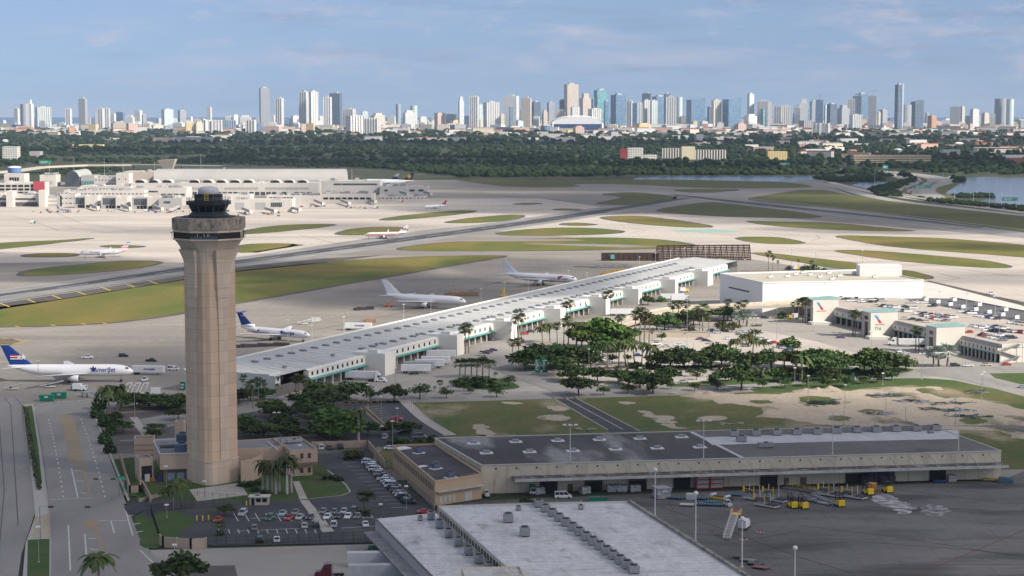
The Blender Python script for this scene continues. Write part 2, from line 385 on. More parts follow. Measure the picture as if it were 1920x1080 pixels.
for P in ([(1118,381.5),(1160,373),(1175,369.5),(1120,364.6),(1180,360),(1215,362.5),(1283,371),(1185,385.5),(1130,383)],
          [(1222,395),(1310,380.5),(1342,379),(1440,391),(1500,398.5),(1548,409),(1440,408.5),(1340,405.5),(1270,400.5)],
          [(1398,373.5),(1440,365.5),(1527,353.5),(1590,366),(1690,381.5),(1930,407),(2100,428),(2100,458),(1920,434.5),(1760,413.5),(1620,395.5),(1440,379)],
          [(845,336.2),(1050,338),(1200,336),(1440,340),(1503,345.5),(1528,351),(1440,353),(1310,352.5),(1185,345),(1060,345),(1095,350.5),(965,351.2),(900,343.5)],
          [(1255,356),(1320,354.5),(1400,355.5),(1310,363)]):
    island(P,4,GRASSF,3,sm=1)
sheet('shoulder',[(440,471),(500,470),(555,462),(572,459),(540,456.5),(560,459.5),(480,474)],3,MARGIN)
sheet('taxiway_patch',[(1255,431),(1335,429.6),(1396,434),(1360,435.6),(1272,434.8)],3,TEAL)
for P in ([(856,452.5),(960,447.5),(1080,449),(1100,451),(960,452.5)],[(975,456),(1160,458.5),(1240,462),(1170,464),(1000,458)]):
    sheet('taxiway_patch',P,5,APRON)
# lead-in lines, cracks and tyre marks across the aprons
cl=[]
for a in ([(0,620),(90,612),(250,600)],[(120,424),(200,436),(250,434)],[(480,640),(760,585),(960,520)],[(0,398),(90,392),(150,418),(250,433)],[(350,650),(420,636),(560,606)],[(1290,433),(1420,446),(1560,462)],
          [(1180,437),(1210,432),(1180,426)],[(1440,462),(1560,470),(1700,490),(1900,518)],[(560,440),(640,458),(600,452)],[(1530,441),(1538,446),(1520,452)],[(1640,505),(1760,512),(1800,522),(1760,528)],
          [(20,404),(60,414),(110,432)],[(1330,440),(1440,436),(1600,452)],[(700,620),(860,590),(960,566)],[(260,500),(310,494),(345,488)],[(880,360),(1000,374),(1100,388)]):
    cl.append(a)
strips('apron_line',cl,.55,3,DARKP)
strips('apron_line',[[(100,660),(345,632),(480,608)],[(600,600),(755,558),(960,500)],[(200,660),(90,668)]],.5,3,WHITEP,dash=(4,4))
strips('taxiway_line',[[(p[0]-14,p[1]-5.4),(p[0]+4,p[1]+1.2)] for p in ((14,574),(62,565.5),(110,558.5),(156,551),(203,543.5),(248,537),(291,531))],1.3,5,YELLOWP)
strips('taxiway_line',[[(p[0],p[1]),(p[0]+9,p[1]+2.5)] for p in ((28,611),(95,608.5),(152,606),(192,605))],1.0,6,YELLOWP)
strips('taxiway_line',[[(0,633),(30,636),(52,640),(30,644),(0,647)]]+[[(0,634+k*3),(38,636+k*2)] for k in range(5)],.7,3,YELLOWP)
sheet('apron_patch',[(-60,632),(15,634),(40,640),(15,648),(-60,650)],2,MARGIN)
# ---------------------------------------------------------------- lakes, highway, airport road
sheet('lake',[(1182,337.6),(1192,333.5),(1240,330.8),(1330,329.8),(1440,329.8),(1520,330.5),(1612,330),(1625,332.5),(1610,336),(1560,341),(1540,342.5),(1440,340.2),(1200,337.8)],-1,WATER)
sheet('lake',[(1595,347),(1620,341),(1675,341.5),(1668,345),(1650,351),(1640,357),(1615,352)],-1,WATER)
sheet('lake',[(1766,360),(1790,347),(1808,340),(1778,331.5),(1910,333),(2300,336),(2300,415),(1920,385),(1838,377),(1862,370),(1790,367)],-1,WATER)
band('highway',[(1500,314),(1570,317.2),(1640,321),(1700,327),(1748,337),(1724,347),(1692,356),(1700,364),(1760,376),(1830,385),(1920,396),(2100,420)],[50,55,60,80,95,80,62,50,44,42,40,40],2,ROADF)
band('highway_ramp',[(1790,330),(1776,338),(1752,348),(1738,358),(1762,370)],18,3,ROADF)
band('perimeter_road',[(1500,341),(1545,344),(1580,352),(1620,365),(1690,379),(1760,386),(1920,404),(2100,426)],22,2,ROADF)
band('perimeter_road',[(1555,341.5),(1600,352),(1650,364),(1720,374),(1800,383)],14,2,LIGHTC)
sheet('shore_grass',[(1740,362),(1766,348),(1785,340),(1800,343),(1790,350),(1772,362),(1800,370),(1766,372)],1,GRASSF)
# ---------------------------------------------------------------- roads in front of the cargo building
sheet('cargo_forecourt',[(300,800),(455,745),(600,715),(720,700),(900,640),(1060,608),(1300,560),(1500,560),(1930,650),(2150,690),(2150,760),(1700,715),(1000,760),(700,790)],1,YARDL)
band('cargo_road',[(250,800),(445,765),(560,748),(760,748),(1000,741),(1300,733),(1500,722),(1700,700),(1800,694),(1960,693)],22,4,ROAD)
band('cargo_road',[(1740,697),(1830,708),(1930,736),(2050,765)],17,5,ROAD)
band('cargo_road',[(930,668),(950,690),(1010,712),(1080,737)],15,6,ROAD)
sheet('lot_pavement',[(960,690),(1100,655),(1280,628),(1420,618),(1530,640),(1640,672),(1560,706),(1300,722),(1120,722)],2,LIGHTC)
# fields between the road and the warehouse
sheet('field',[(755,748),(1000,743.5),(1300,737),(1500,726),(1720,709),(1790,713),(1830,722),(1930,742),(2150,800),(2150,880),(700,880)],2,FIELD)
sheet('dirt_lot',[(1290,741),(1340,736),(1440,738),(1600,732),(1720,722),(1780,726),(1740,736),(1760,744),(1860,752),(1930,770),(2100,810),(2100,850),(1880,812),(1740,798),(1560,800),(1500,790),(1420,778),(1440,770),(1400,758),(1340,756)],3,DIRT,smooth=2)
sheet('dirt_patch',[(1195,770),(1215,769),(1270,790),(1282,804),(1255,804),(1225,786)],3,DIRT,smooth=2)
sheet('dirt_patch',[(883,796),(912,794),(932,818),(905,820)],3,DIRT,smooth=1)
sheet('lawn',[(1855,700),(1930,697),(2100,720),(2100,780),(1920,725),(1870,712)],3,LAWN)
sheet('lawn',[(1400,728),(1560,714),(1720,708),(1780,712),(1800,715),(1720,721),(1560,731),(1420,736)],5,LAWN,smooth=1)
sheet('lawn',[(832,715),(870,708),(940,708),(973,722),(975,728),(930,732),(870,728)],4,LAWN,smooth=1)
sheet('lawn',[(930,684),(960,680),(1010,686),(1040,690),(1000,694),(960,692)],5,LAWN,smooth=1)
sheet('lawn',[(1560,676),(1640,680),(1700,690),(1716,692),(1700,699),(1640,702),(1560,712),(1400,720),(1250,726),(1250,720),(1420,708)],7,LAWN,smooth=1)
sheet('access_road',[(1033,743),(1073,742),(1205,811),(1150,814)],3,LOT)
strips('access_road_line',[[(1053,742.5),(1168,805)],[(1034,744),(1140,806)],[(1073,742.5),(1200,808)]],.5,4,CURB)
sheet('lot_pavement',[(640,754),(755,751),(835,822),(790,840),(690,838),(668,800)],4,LOT)
strips('lot_line',[[(662,754),(740,750)]]+[[(640+k*13,753.5-k*.5),(645+k*13,757-k*.5)] for k in range(8)]+[[(740,842),(800,838)]],.45,6,YELLOWP)
strips('lot_line',[[(684,761),(722,795)],[(676,764),(716,798)]],.3,5,YELLOWP)
strips('lot_line',[[(689+k*4.6,763+k*4),(703+k*4.6,762.4+k*4)] for k in range(8)]+[[(700+k*4.5,762+k*4),(716+k*4.5,761+k*4)] for k in range(9)],.25,5,WHITEP)
band('footpath',[(757,750),(775,768),(800,790),(845,816)],4.5,5,WALK)
# old car park west of the tower
sheet('lot_pavement',[(190,770),(350,750),(700,752),(700,850),(560,850),(330,850),(215,850)],3,LOTB)
strips('lot_line',[[(205,775),(350,766)],[(215,800),(345,793)],[(225,826),(330,822)]],.9,4,CURB)
strips('lot_line',[[(250,782),(262,800),(278,822)]],3,5,WALK)
# ---------------------------------------------------------------- tower compound
sheet('compound_lawn',[(200,862),(330,850),(700,850),(700,940),(820,955),(720,1010),(250,1025),(255,930),(225,930)],4,LAWN)
sheet('compound_drive',[(600,872),(590,852),(700,842),(690,870),(815,950),(730,980),(730,1016),(400,1024),(330,1003),(290,980),(230,945),(290,942),(560,938),(572,936),(640,930),(656,922),(640,902),(614,880)],6,LOT)
sheet('compound_lawn',[(560,905),(603,898),(640,910),(655,920),(640,929),(575,935)],7,LAWN,smooth=1)
strips('compound_kerb',[[(562,937),(640,929),(657,922),(648,908),(614,881)]],.5,8,CURB)
sheet('footpath',[(549,903),(561,902),(577,936),(562,937)],8,WALK)
sheet('crosswalk',[(562,938),(578,937),(627,996),(605,998)],8,WALK)
sheet('footpath',[(355,918),(450,905),(465,928),(370,940)],8,WALK)
strips('compound_line',[[(443,996),(570,990)],[(600,972),(700,970)],[(470,972),(590,968)],[(640,990),(705,986)]],.5,8,CURB)
strips('compound_line',[[(x,962),(x+9,977)] for x in range(438,600,20)]+[[(x,959),(x+8,972)] for x in (618,636,655,674,692)]+[[(x,992),(x+3,1000)] for x in range(410,600,18)],.25,8,WHITEP)
strips('compound_line',[[(643+k*7.6,868+k*7),(668+k*7.6,867+k*7)] for k in range(13)],.25,8,WHITEP)
sheet('service_road',[(250,940),(300,936),(420,940),(420,950),(330,958),(270,965),(240,965),(232,950)],7,LOT)
sheet('compound_lawn',[(262,1010),(290,960),(330,958),(375,975),(330,1002),(300,1030),(262,1026)],8,LAWN,smooth=1)
# street at the very front
sheet('yard_pavement',[(250,1032),(710,1020),(800,1090),(820,1250),(200,1250),(280,1060)],5,YARDL)
sheet('lot_pavement',[(330,1062),(440,1060),(458,1130),(330,1130)],6,LOTB)
strips('yard_line',[[(486,1030),(568,1027)]],.6,7,YELLOWP)
# warehouse yard
sheet('warehouse_yard',[(815,950),(905,938),(1880,900),(2000,850),(1925,812),(1860,800),(1750,798),(2100,798),(2600,900),(2600,1250),(700,1250),(820,1080),(790,960)],5,YARD)
sheet('yard_stain',[(1632,928),(1650,926),(1700,940),(1712,958),(1690,966),(1660,950)],6,mat('spill',(.42,.42,.43),(.2,.2,.2),.35,rough=.9,lo=.42,hi=.58),smooth=2)
sheet('yard_stain',[(1720,948),(1760,945),(1785,955),(1762,970),(1730,962)],6,mat('spill_thin',(.30,.30,.30),(.12,.12,.12),.4,rough=.9,lo=.44,hi=.56),smooth=2)
strips('yard_line',[[(1715,1080),(1930,990)]],.35,6,mat('rust_line',(.14,.05,.035),rough=.9))
strips('yard_line',[[(1500,985),(1700,1010),(1920,1045)],[(1440,1030),(1600,1015),(1830,1032),(1920,1042)],[(1620,950),(1920,965)],[(1660,915),(1900,945)],[(1290,1000),(1420,1010),(1500,995)],[(1380,985),(1460,975)],[(1240,950),(1500,1045),(1600,1075)],[(1640,1060),(1920,1058)]],.35,6,mat('yard_crack',(.035,.033,.034),rough=.9))
# ---------------------------------------------------------------- roads at the left
sheet('street',[(-420,1250),(-250,800),(-60,745),(40,744),(44,775),(60,900),(66,960),(40,1040),(10,1250)],5,ROAD)
strips('street_line',[[(-2,785),(8,920),(-6,1075)],[(8,745),(20,760),(30,920),(34,985)],[(28,744),(42,762),(46,790),(60,900)]],.3,6,DARKP)
sheet('street',[(64,768),(74,760),(120,753),(185,750),(260,744),(300,752),(186,772),(176,778),(235,940),(262,1010),(310,1064),(330,1250),(60,1250),(95,1000),(85,880),(72,800)],6,ROAD)
sheet('street_median',[(110,778),(134,776),(143,800),(150,830),(158,868),(130,868),(124,830),(116,800)],7,TANP)
sheet('street_median',[(132,869),(158,868),(173,932),(168,932),(155,880),(146,878)],7,TANP)
sheet('street_median',[(154,976),(182,975),(196,1040),(191,1040),(178,994),(162,990)],7,TANP)
strips('street_line',[[(91,786),(100,822),(109,868),(119,932)],[(152,786),(162,812),(180,868),(198,935)]],.42,7,WHITEP,dash=(3.0,5))
strips('street_line',[[(134,878),(146,933)],[(92,936.5),(172,933.5)],[(183,976),(240,975.5)],[(208,976),(214,999)],[(159,1001),(162,1040)],[(236,958),(249,1004)],[(128,985),(132,1070)],[(238,957),(283,955.5)],[(262,1031),(287,1055)],[(240,965),(280,957)],[(241,968),(262,962)]],.42,7,WHITEP)
strips('street_arrow',[[(139,882),(153,882.5)],[(144,902),(158,901.5)],[(148,924),(163,925)],[(165,1009),(180,1010)],[(168,1029),(184,1030.5)],[(249,983),(263,981)],[(253,998),(268,996)]],.7,7,WHITEP)
# kerbed median strip between the two streets
med=[(44,760),(62,758),(70,800),(80,860),(90,940),(96,1010),(93,1250),(28,1250),(48,1020),(66,970),(60,900),(50,800)]
mb=MB();mb.prism(ccw([G(*p) for p in med]),0,.22);mb.build('median_kerb',CURB)['kind']='structure'
sheet('median_grass',[(47,762),(60,760),(66,800),(72,840),(79,905),(74,915),(66,880),(58,830),(52,790)],12,LAWN)
sheet('median_grass',[(52,1012),(93,1010),(91,1250),(48,1250)],12,LAWN)
sheet('median_gravel',[(66,970),(94,962),(95,1008),(60,1008)],12,DIRT)
mb=MB();mb.prism(ccw([G(*p) for p in [(174,776),(177,775),(243,938),(240,941)]]),0,.3);mb.build('street_kerb',CURB)['kind']='structure'
# ---------------------------------------------------------------- clouds: only their shadows reach the picture, they hang above its top edge
CLOUD=newmat('cloud');T=NT(CLOUD);T.n.remove(T.n['Principled BSDF'])
tc=T.add('ShaderNodeTexCoord');ln=T.add('ShaderNodeVectorMath',operation='LENGTH');vm=T.add('ShaderNodeVectorMath',operation='MULTIPLY');T.link(tc.outputs['Object'],vm.inputs[0]);vm.inputs[1].default_value=(1,1,0);T.link(vm.outputs[0],ln.inputs[0])
rr=T.math('ADD',ln.outputs['Value'],T.math('MULTIPLY',T.noise(tc.outputs['Object'],2.2,5,lo=.2,hi=.8),.55))
mr=T.add('ShaderNodeMapRange',interpolation_type='SMOOTHSTEP');T.link(rr,mr.inputs[0]);mr.inputs[1].default_value=.8;mr.inputs[2].default_value=1.25;mr.inputs[3].default_value=1;mr.inputs[4].default_value=0
dn=T.add('ShaderNodeObjectInfo')
al=T.math('MULTIPLY',mr.outputs[0],dn.outputs['Alpha'])
df=T.add('ShaderNodeBsdfDiffuse');df.inputs[0].default_value=(.9,.9,.92,1);tl=T.add('ShaderNodeBsdfTranslucent');tl.inputs[0].default_value=(.9,.9,.92,1)
m1=T.add('ShaderNodeMixShader');m1.inputs[0].default_value=.5;T.link(df.outputs[0],m1.inputs[1]);T.link(tl.outputs[0],m1.inputs[2])
tr=T.add('ShaderNodeBsdfTransparent');m2=T.add('ShaderNodeMixShader');T.link(al,m2.inputs[0]);T.link(tr.outputs[0],m2.inputs[1]);T.link(m1.outputs[0],m2.inputs[2])
T.link(m2.outputs[0],T.n['Material Output'].inputs['Surface'])
bm=bmesh.new();bmesh.ops.create_icosphere(bm,subdivisions=4,radius=1.25)
for v in bm.verts:v.co *= 1+.16*mnoise.noise(v.co*1.7)
cloud_me=bpy.data.meshes.new('cloud');bm.to_mesh(cloud_me);bm.free();cloud_me.materials.append(CLOUD)
def cloud(px,py,rx,ry,dens=.62,z=560.,rz=0.):
    o=bpy.data.objects.new('cloud',cloud_me);COL.objects.link(o);o['kind']='structure';o.color=(1,1,1,dens)
    o.location=G(px,py)+SUN*(z/SUN.z);o.scale=(rx,ry,26);o.rotation_euler=(0,0,rz)
    return o
# px, py of the middle of the shadow on the ground, half-width and half-depth in metres
for c in ((960,960,620,262,.52),(330,880,330,330,.40),(590,680,130,105,.5),(1700,850,330,130,.36),
          (790,545,125,150,.72),(1010,500,60,110,.5),(560,505,95,90,.62),(230,515,150,80,.45),(20,490,120,100,.6),
          (1060,392,260,130,.62),(880,372,300,220,.5),(1240,375,260,240,.66),(1560,395,280,260,.68),(1850,415,240,190,.68),(1420,345,700,420,.7),
          (640,425,100,80,.3),(1440,415,160,60,.4),(1660,432,130,60,.45),(1840,462,90,50,.5),(1860,520,120,60,.3),(300,432,120,60,.3),
          (700,300,620,560,.6),(1100,312,700,240,.5),(1500,315,700,200,.4),(1880,300,500,600,.66),(320,285,700,300,.6),(640,268,900,600,.7),(1200,268,900,600,.55),(1700,262,900,600,.6)):
    cloud(*c)
for P in ([(1490,745),(1530,741),(1570,748),(1560,758),(1520,760)],[(1600,770),(1640,766),(1668,774),(1640,779)],[(1715,728),(1745,727),(1768,736),(1730,738)],[(1790,786),(1830,782),(1862,790),(1820,797)],[(1400,752),(1430,749),(1456,754),(1425,758)],[(1660,738),(1690,736),(1700,743),(1668,745)],[(1330,763),(1380,760),(1392,768),(1350,770)],[(1560,778),(1600,782),(1590,790),(1550,788)]):sheet('dirt_grass',P,6,FIELD,smooth=2)
for P in ([(1020,762),(1050,760),(1072,768),(1040,772)],[(1000,780),(1050,776),(1080,786),(1030,790)],[(930,752),(990,755),(960,760)],[(1150,752),(1200,754),(1175,760)],[(1300,782),(1350,778),(1372,786),(1330,790)]):sheet('bare_patch',P,6,DIRT,smooth=2)
HWC=[(1500,314),(1570,317.2),(1640,321),(1700,327),(1740,336),(1722,347),(1692,356),(1702,364),(1760,376),(1830,385),(1920,396),(2100,420)]
band('highway_median',HWC,[6,6,7,8,9,8,7,6,5,5,5,5],4,GRASSF)
for k in (-.32,.32):band('highway_lane_band',[(x+k*(60 if 4<=i<=7 else 10),y+k*(0 if 4<=i<=7 else 6)) for i,(x,y) in enumerate(HWC)],[9,9,10,12,14,12,10,8,7,7,7,7],3,ROAD)
# ================================================================ helpers for buildings
class Fr:
    """local frame of a building: origin on the ground at pixel p0, x towards pixel p1, y away from the camera side"""
    def __init__(s,p0,p1,z=0.0,world=False):
        a=Vector(p0) if world else G(p0[0],p0[1],z);b=Vector(p1) if world else G(p1[0],p1[1],z)
        s.o=Vector((a.x,a.y,0));d=b-a;s.L=hypot(d.x,d.y);s.ang=atan2(d.y,d.x)
        s.u=Vector((d.x,d.y,0))/s.L;s.v=Vector((-s.u.y,s.u.x,0))
    def fx(s,px,y=0.0,z=0.0):
        k=(px-960)/F;ox=s.o.x+s.v.x*y;oy=s.o.y+s.v.y*y
        return (k*(oy*CP+(H-z)*SP)-ox)/(s.u.x-k*s.u.y*CP)
    def loc(s,px,py,z=0.0):
        p=G(px,py,z)-s.o;return (p.dot(s.u),p.dot(s.v))
    def W(s,x,y,z=0.0):return s.o+s.u*x+s.v*y+Vector((0,0,z))
    def thing(s,name,label,cat,group=None):return thing(name,label,cat,s.o,s.ang,group)
def shell(par,x0,x1,y0,y1,z0,z1,wall,roof,p=.6,t=.35,wn='wall',rn='roof'):
    mb=MB();mb.box(x0,x1,y0,y1,z0,z1-p,sides='xXyY')
    for a in ((x0,x1,y0,y0+t),(x0,x1,y1-t,y1),(x0,x0+t,y0+t,y1-t),(x1-t,x1,y0+t,y1-t)):
        mb.box(*a,z1-p,z1,sides='xXyYZ')
    o=mb.build(wn,wall,par)
    mb=MB();mb.poly([(x0+t,y0+t,z1-p),(x1-t,y0+t,z1-p),(x1-t,y1-t,z1-p),(x0+t,y1-t,z1-p)]);r=mb.build(rn,roof,par)
    return o,r
def polyshell(par,pts,z0,z1,wall,roof,wn='wall',rn='roof'):
    pts=ccw(list(pts));n=len(pts);mb=MB()
    for k in range(n):
        a,b=pts[k],pts[(k+1) % n];mb.poly([(a[0],a[1],z0),(b[0],b[1],z0),(b[0],b[1],z1),(a[0],a[1],z1)])
    o=mb.build(wn,wall,par);mb=MB();mb.poly([(a[0],a[1],z1) for a in pts]);return o,mb.build(rn,roof,par)
_txt={}
def text_mesh(s,size=1.,ext=.02,shear=0.,bold=0.):
    k=(s,size,ext,shear,bold)
    if k not in _txt:
        cu=bpy.data.curves.new('lettering','FONT');cu.body=s;cu.size=size;cu.extrude=ext;cu.shear=shear;cu.offset=bold;cu.align_x='CENTER';cu.align_y='CENTER';cu.resolution_u=2
        o=bpy.data.objects.new('lettering',cu);COL.objects.link(o);bpy.context.view_layer.update()
        me=bpy.data.meshes.new_from_object(o.evaluated_get(bpy.context.evaluated_depsgraph_get()));bpy.data.objects.remove(o);bpy.data.curves.remove(cu);_txt[k]=me
    return _txt[k]
def text(par,s,size,loc,rot,m,name='lettering',**kw):
    me=text_mesh(s,size,**kw).copy();me.materials.clear();me.materials.append(m)
    o=bpy.data.objects.new(name,me);COL.objects.link(o);o.parent=par;o.location=loc;o.rotation_euler=rot;return o
# ---------------------------------------------------------------- building materials
TAN=mat('tan_wall',(.50,.385,.29),(.46,.355,.27),.15,rough=.85)
TANSH=newmat('tower_panels');T=NT(TANSH);b=T.n['Principled BSDF'];b.inputs['Roughness'].default_value=.85
def panels(m,c1,c2,joint,hz,ha,wid=.05):
    """precast panels: horizontal joints every hz metres, upright joints every ha degrees round the axis"""
    T=NT(m);b=T.n['Principled BSDF'];b.inputs['Roughness'].default_value=.85
    tc=T.add('ShaderNodeTexCoord');co=T.add('ShaderNodeSeparateXYZ');T.link(tc.outputs['Object'],co.inputs[0])
    f=T.math('FRACT',T.math('DIVIDE',co.outputs[2],hz));j=T.math('LESS_THAN',T.math('MULTIPLY',f,hz),wid*2)
    an=T.math('ARCTAN2',co.outputs[1],co.outputs[0]);g=T.math('FRACT',T.math('DIVIDE',T.math('ADD',an,10*pi),radians(ha)))
    j2=T.math('LESS_THAN',g,wid*.35)
    # each course of panels slightly different, long vertical weather streaks
    wn=T.add('ShaderNodeTexWhiteNoise');wn.noise_dimensions='2D';cv=T.add('ShaderNodeCombineXYZ')
    T.link(T.math('FLOOR',T.math('DIVIDE',co.outputs[2],hz)),cv.inputs[0]);T.link(T.math('FLOOR',T.math('DIVIDE',T.math('ADD',an,10*pi),radians(ha))),cv.inputs[1]);T.link(cv.outputs[0],wn.inputs['Vector'])
    c=T.mixc(T.noise(tc.outputs['Object'],.6,5,stretch=(1,1,.06),lo=.3,hi=.75),lin(c1),lin(c2))
    hs=T.add('ShaderNodeHueSaturation');T.link(c,hs.inputs['Color']);T.link(T.math('MULTIPLY_ADD',wn.outputs['Value'],.14,.93),hs.inputs['Value'])
    c=T.mixc(T.math('MULTIPLY',T.math('MAXIMUM',j,j2),.55),hs.outputs[0],lin(joint));T.link(c,b.inputs['Base Color'])
panels(TANSH,(.67,.485,.325),(.61,.44,.295),(.2,.145,.105),3.55,45)
TOWG=newmat('tower_pale');panels(TOWG,(.66,.525,.395),(.61,.48,.36),(.22,.175,.14),3.55,22.5)
TOWP=newmat('tower_plinth');panels(TOWP,(.67,.53,.395),(.63,.495,.37),(.26,.2,.15),5.2,22.5)
STAIN=mat('stained_concrete',(.42,.345,.265),(.30,.25,.2),.55,c3=(.15,.13,.105),scale3=1.3,t3=(.5,.62),stretch=(1,1,.35),rough=.95)
GLASSD=mat('dark_glass',(.012,.014,.018),rough=.12,spec=.5)
BLACKM=mat('black_metal',(.02,.021,.024),rough=.5)
GREYM=mat('grey_metal',(.32,.33,.34),(.24,.25,.26),1.5,rough=.5,metal=.3)
WHITEM=mat('white_metal',(.72,.73,.72),rough=.5)
GALV=mat('galvanised',(.42,.43,.43),(.3,.31,.31),2.,rough=.5,metal=.4)
YEL=mat('yellow_plastic',(.75,.52,.03),rough=.5)
CREAM=mat('cream_wall',(.60,.545,.42),(.53,.48,.37),.12,c3=(.40,.36,.28),scale3=.4,t3=(.55,.75),stretch=(1,1,.2),rough=.9)
WHITEW=mat('white_wall',(.70,.68,.62),(.66,.64,.585),.05,rough=.85)
WHITEB=mat('bright_white_wall',(.82,.80,.77),(.78,.76,.73),.05,rough=.8)
PALEG=mat('pale_green_wall',(.55,.57,.52),(.50,.525,.48),.08,rough=.85)
ROOFD=mat('dark_roof',(.06,.056,.057),(.105,.1,.098),.035,c3=(.30,.295,.285),scale3=.05,t3=(.53,.68),rough=.9,stretch=(1.3,.35,1),joint=(0,5,.15,.6,(.03,.03,.03)),speck=.3)
ROOFG=mat('grey_roof',(.15,.142,.138),(.185,.176,.17),.05,c3=(.08,.075,.073),scale3=.06,t3=(.58,.72),rough=.9,joint=(0,5,.15,.6,(.08,.08,.08)),speck=.3)
ROOFW=mat('white_roof',(.66,.67,.68),(.55,.56,.57),.12,c3=(.36,.36,.36),scale3=.18,t3=(.58,.7),rough=.85,stretch=(1,.4,1),joint=(0,2.6,.2,.8,(.2,.2,.2)),streak=(.5,(.12,2.2,1),.7,(.16,.16,.16)),speck=.3)
ROOFM=mat('metal_roof',(.60,.60,.585),(.50,.50,.49),.05,c3=(.42,.42,.42),scale3=.09,t3=(.5,.7),rough=.6,stretch=(.3,1,1))
ROOFB=mat('base_roof',(.20,.205,.215),(.26,.265,.275),.15,c3=(.12,.122,.13),scale3=.2,t3=(.55,.68),rough=.85)
TEALM=mat('teal_metal',(.12,.36,.33),rough=.5)
GREENM=mat('green_metal',(.015,.2,.12),rough=.5)
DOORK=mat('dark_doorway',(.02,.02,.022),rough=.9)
BROWNW=mat('brown_window',(.09,.04,.025),rough=.4)
ORANGEW=mat('orange_wall',(.50,.375,.24),(.455,.34,.22),.2,rough=.85)
RED=mat('red_paint',(.45,.03,.03),rough=.5)
BLUE=mat('blue_paint',(.02,.075,.32),rough=.45)
CONC=mat('concrete_part',(.46,.42,.36),(.40,.365,.31),.2,rough=.9)
def rail(mb,pts,h=1.1,w=.05,every=2.0,mids=1):
    for a,b in zip(pts,pts[1:]):
        a,b=Vector(a),Vector(b);n=max(1,int((b-a).length/every))
        for k in range(1,mids+2):z=Vector((0,0,h*k/(mids+1)));mb.bar(a+z,b+z,w)
        for k in range(n+1):p=a.lerp(b,k/n);mb.bar(p,p+Vector((0,0,h)),w)
# ================================================================ control tower
TY=605.0;tc0=AtY(399,900,TY);tcx=tc0.x
def tz(py,dy=-8.0):return AtY(399,py,TY+dy).z
tw=thing('control_tower','tall tan airport control tower with a flared top and black glass cab','control tower',(tcx,TY,0))
def oct_ring(R,z,n=8,ph=pi/8):return [Vector((R/cos(pi/8)*cos(2*pi*k/n+ph),R/cos(pi/8)*sin(2*pi*k/n+ph),z)) for k in range(n)]
def shaft_poly(r,c):return [(c,-r),(r,-c),(r,c),(c,r),(-c,r),(-r,c),(-r,-c),(-c,-r)]
def polar(poly,n=48):
    out=[]
    for k in range(n):
        a=2*pi*(k+.5)/n;d=Vector((cos(a),sin(a)));best=0
        for p,q in zip(poly,poly[1:]+poly[:1]):
            p,q=Vector(p[:2]),Vector(q[:2]);e=q-p;den=d.x*e.y-d.y*e.x
            if abs(den)<1e-9:continue
            t=(p.x*e.y-p.y*e.x)/den;s_=(p.x*d.y-p.y*d.x)/den
            if t>0 and -1e-6<=s_<=1+1e-6:best=max(best,t)
        out.append(best)
    return out
z_pl,z_sh,z_cap0,z_cap1=tz(868),tz(500),tz(512),tz(452,-10)
mb=MB();mb.prism(shaft_poly(8.15,1.25),-.3,z_pl,bottom=False);mb.build('plinth',TOWP,tw)
mb=MB();mb.prism(shaft_poly(8.35,1.3),z_pl,z_pl+.35);mb.build('ledge',mat('pale_ledge',(.58,.48,.38),rough=.9),tw)
mb=MB();mb.prism(shaft_poly(7.95,1.2),z_pl+.35,z_cap0+2);mb.build('shaft',TANSH,tw)
# pilasters on the four wide faces: narrow below, wider in steps towards the top
steps=[(z_pl+.35,3.3,.35),(tz(640),3.3,.35),(tz(610),3.7,.5),(tz(580),4.1,.7),(tz(560),4.7,.9),(tz(541),5.2,1.1)]
for k in range(4):
    a=-pi/4+k*pi/2;M=Matrix.Rotation(a,4,'Z');mb=MB();fd=(7.95+1.2)/sqrt(2)
    for (z0,w_,d_),(z1,_,_) in zip(steps,steps[1:]+[(z_cap0+1,0,0)]):
        mb.box(fd-.3,fd+d_,-w_/2,w_/2,z0,z1-.06,M)
    # top of the pilaster spreads into the flared head
    zz=[z_cap0+1-3,z_cap0+1,z_cap0+4,z_cap1-3];ww=[5.2,5.4,6.2,8.0];dd=[1.1,1.15,1.5,2.6]
    rr_=[[mb.vert(M @ Vector((fd-.3,-w_/2,z))),mb.vert(M @ Vector((fd+d_,-w_/2,z))),mb.vert(M @ Vector((fd+d_,w_/2,z))),mb.vert(M @ Vector((fd-.3,w_/2,z)))] for z,w_,d_ in zip(zz,ww,dd)]
    for p,q in zip(rr_,rr_[1:]):
        for j in range(3):mb.face((p[j],p[j+1],q[j+1],q[j]))
    mb.build('pilaster',TOWG,tw)
# flared head
sp_=polar(shaft_poly(7.95,1.2));op=polar([(p.x,p.y) for p in oct_ring(10.45,0)]);mb=MB();mb.smooth=False;prev=None
for i in range(11):
    t=i/10;e=t ** 2.6;z=z_cap0+(z_cap1-z_cap0)*t
    rg=[mb.vert(((sp_[k]*(1-e)+op[k]*e)*cos(2*pi*(k+.5)/48),(sp_[k]*(1-e)+op[k]*e)*sin(2*pi*(k+.5)/48),z)) for k in range(48)]
    if prev:
        for k in range(48):j=(k+1) % 48;mb.face((prev[k],prev[j],rg[j],rg[k]))
    prev=rg
mb.build('flared_head',TOWG,tw)
def octa(mb,prof,n=8):
    prev=None
    for R,z in prof:
        rg=[mb.vert(p) for p in oct_ring(R,z)]
        if prev:
            for k in range(8):j=(k+1) % 8;mb.face((prev[k],prev[j],rg[j],rg[k]))
        prev=rg
    mb.face(prev)
zw0,zw1,zc0,zc1=tz(449,-10.4),tz(437,-10.4),tz(432,-11),tz(411,-11)
mb=MB();octa(mb,[(10.45,z_cap1),(10.75,z_cap1+.05),(10.75,zw0)]);mb.build('sill_band',TOWG,tw)
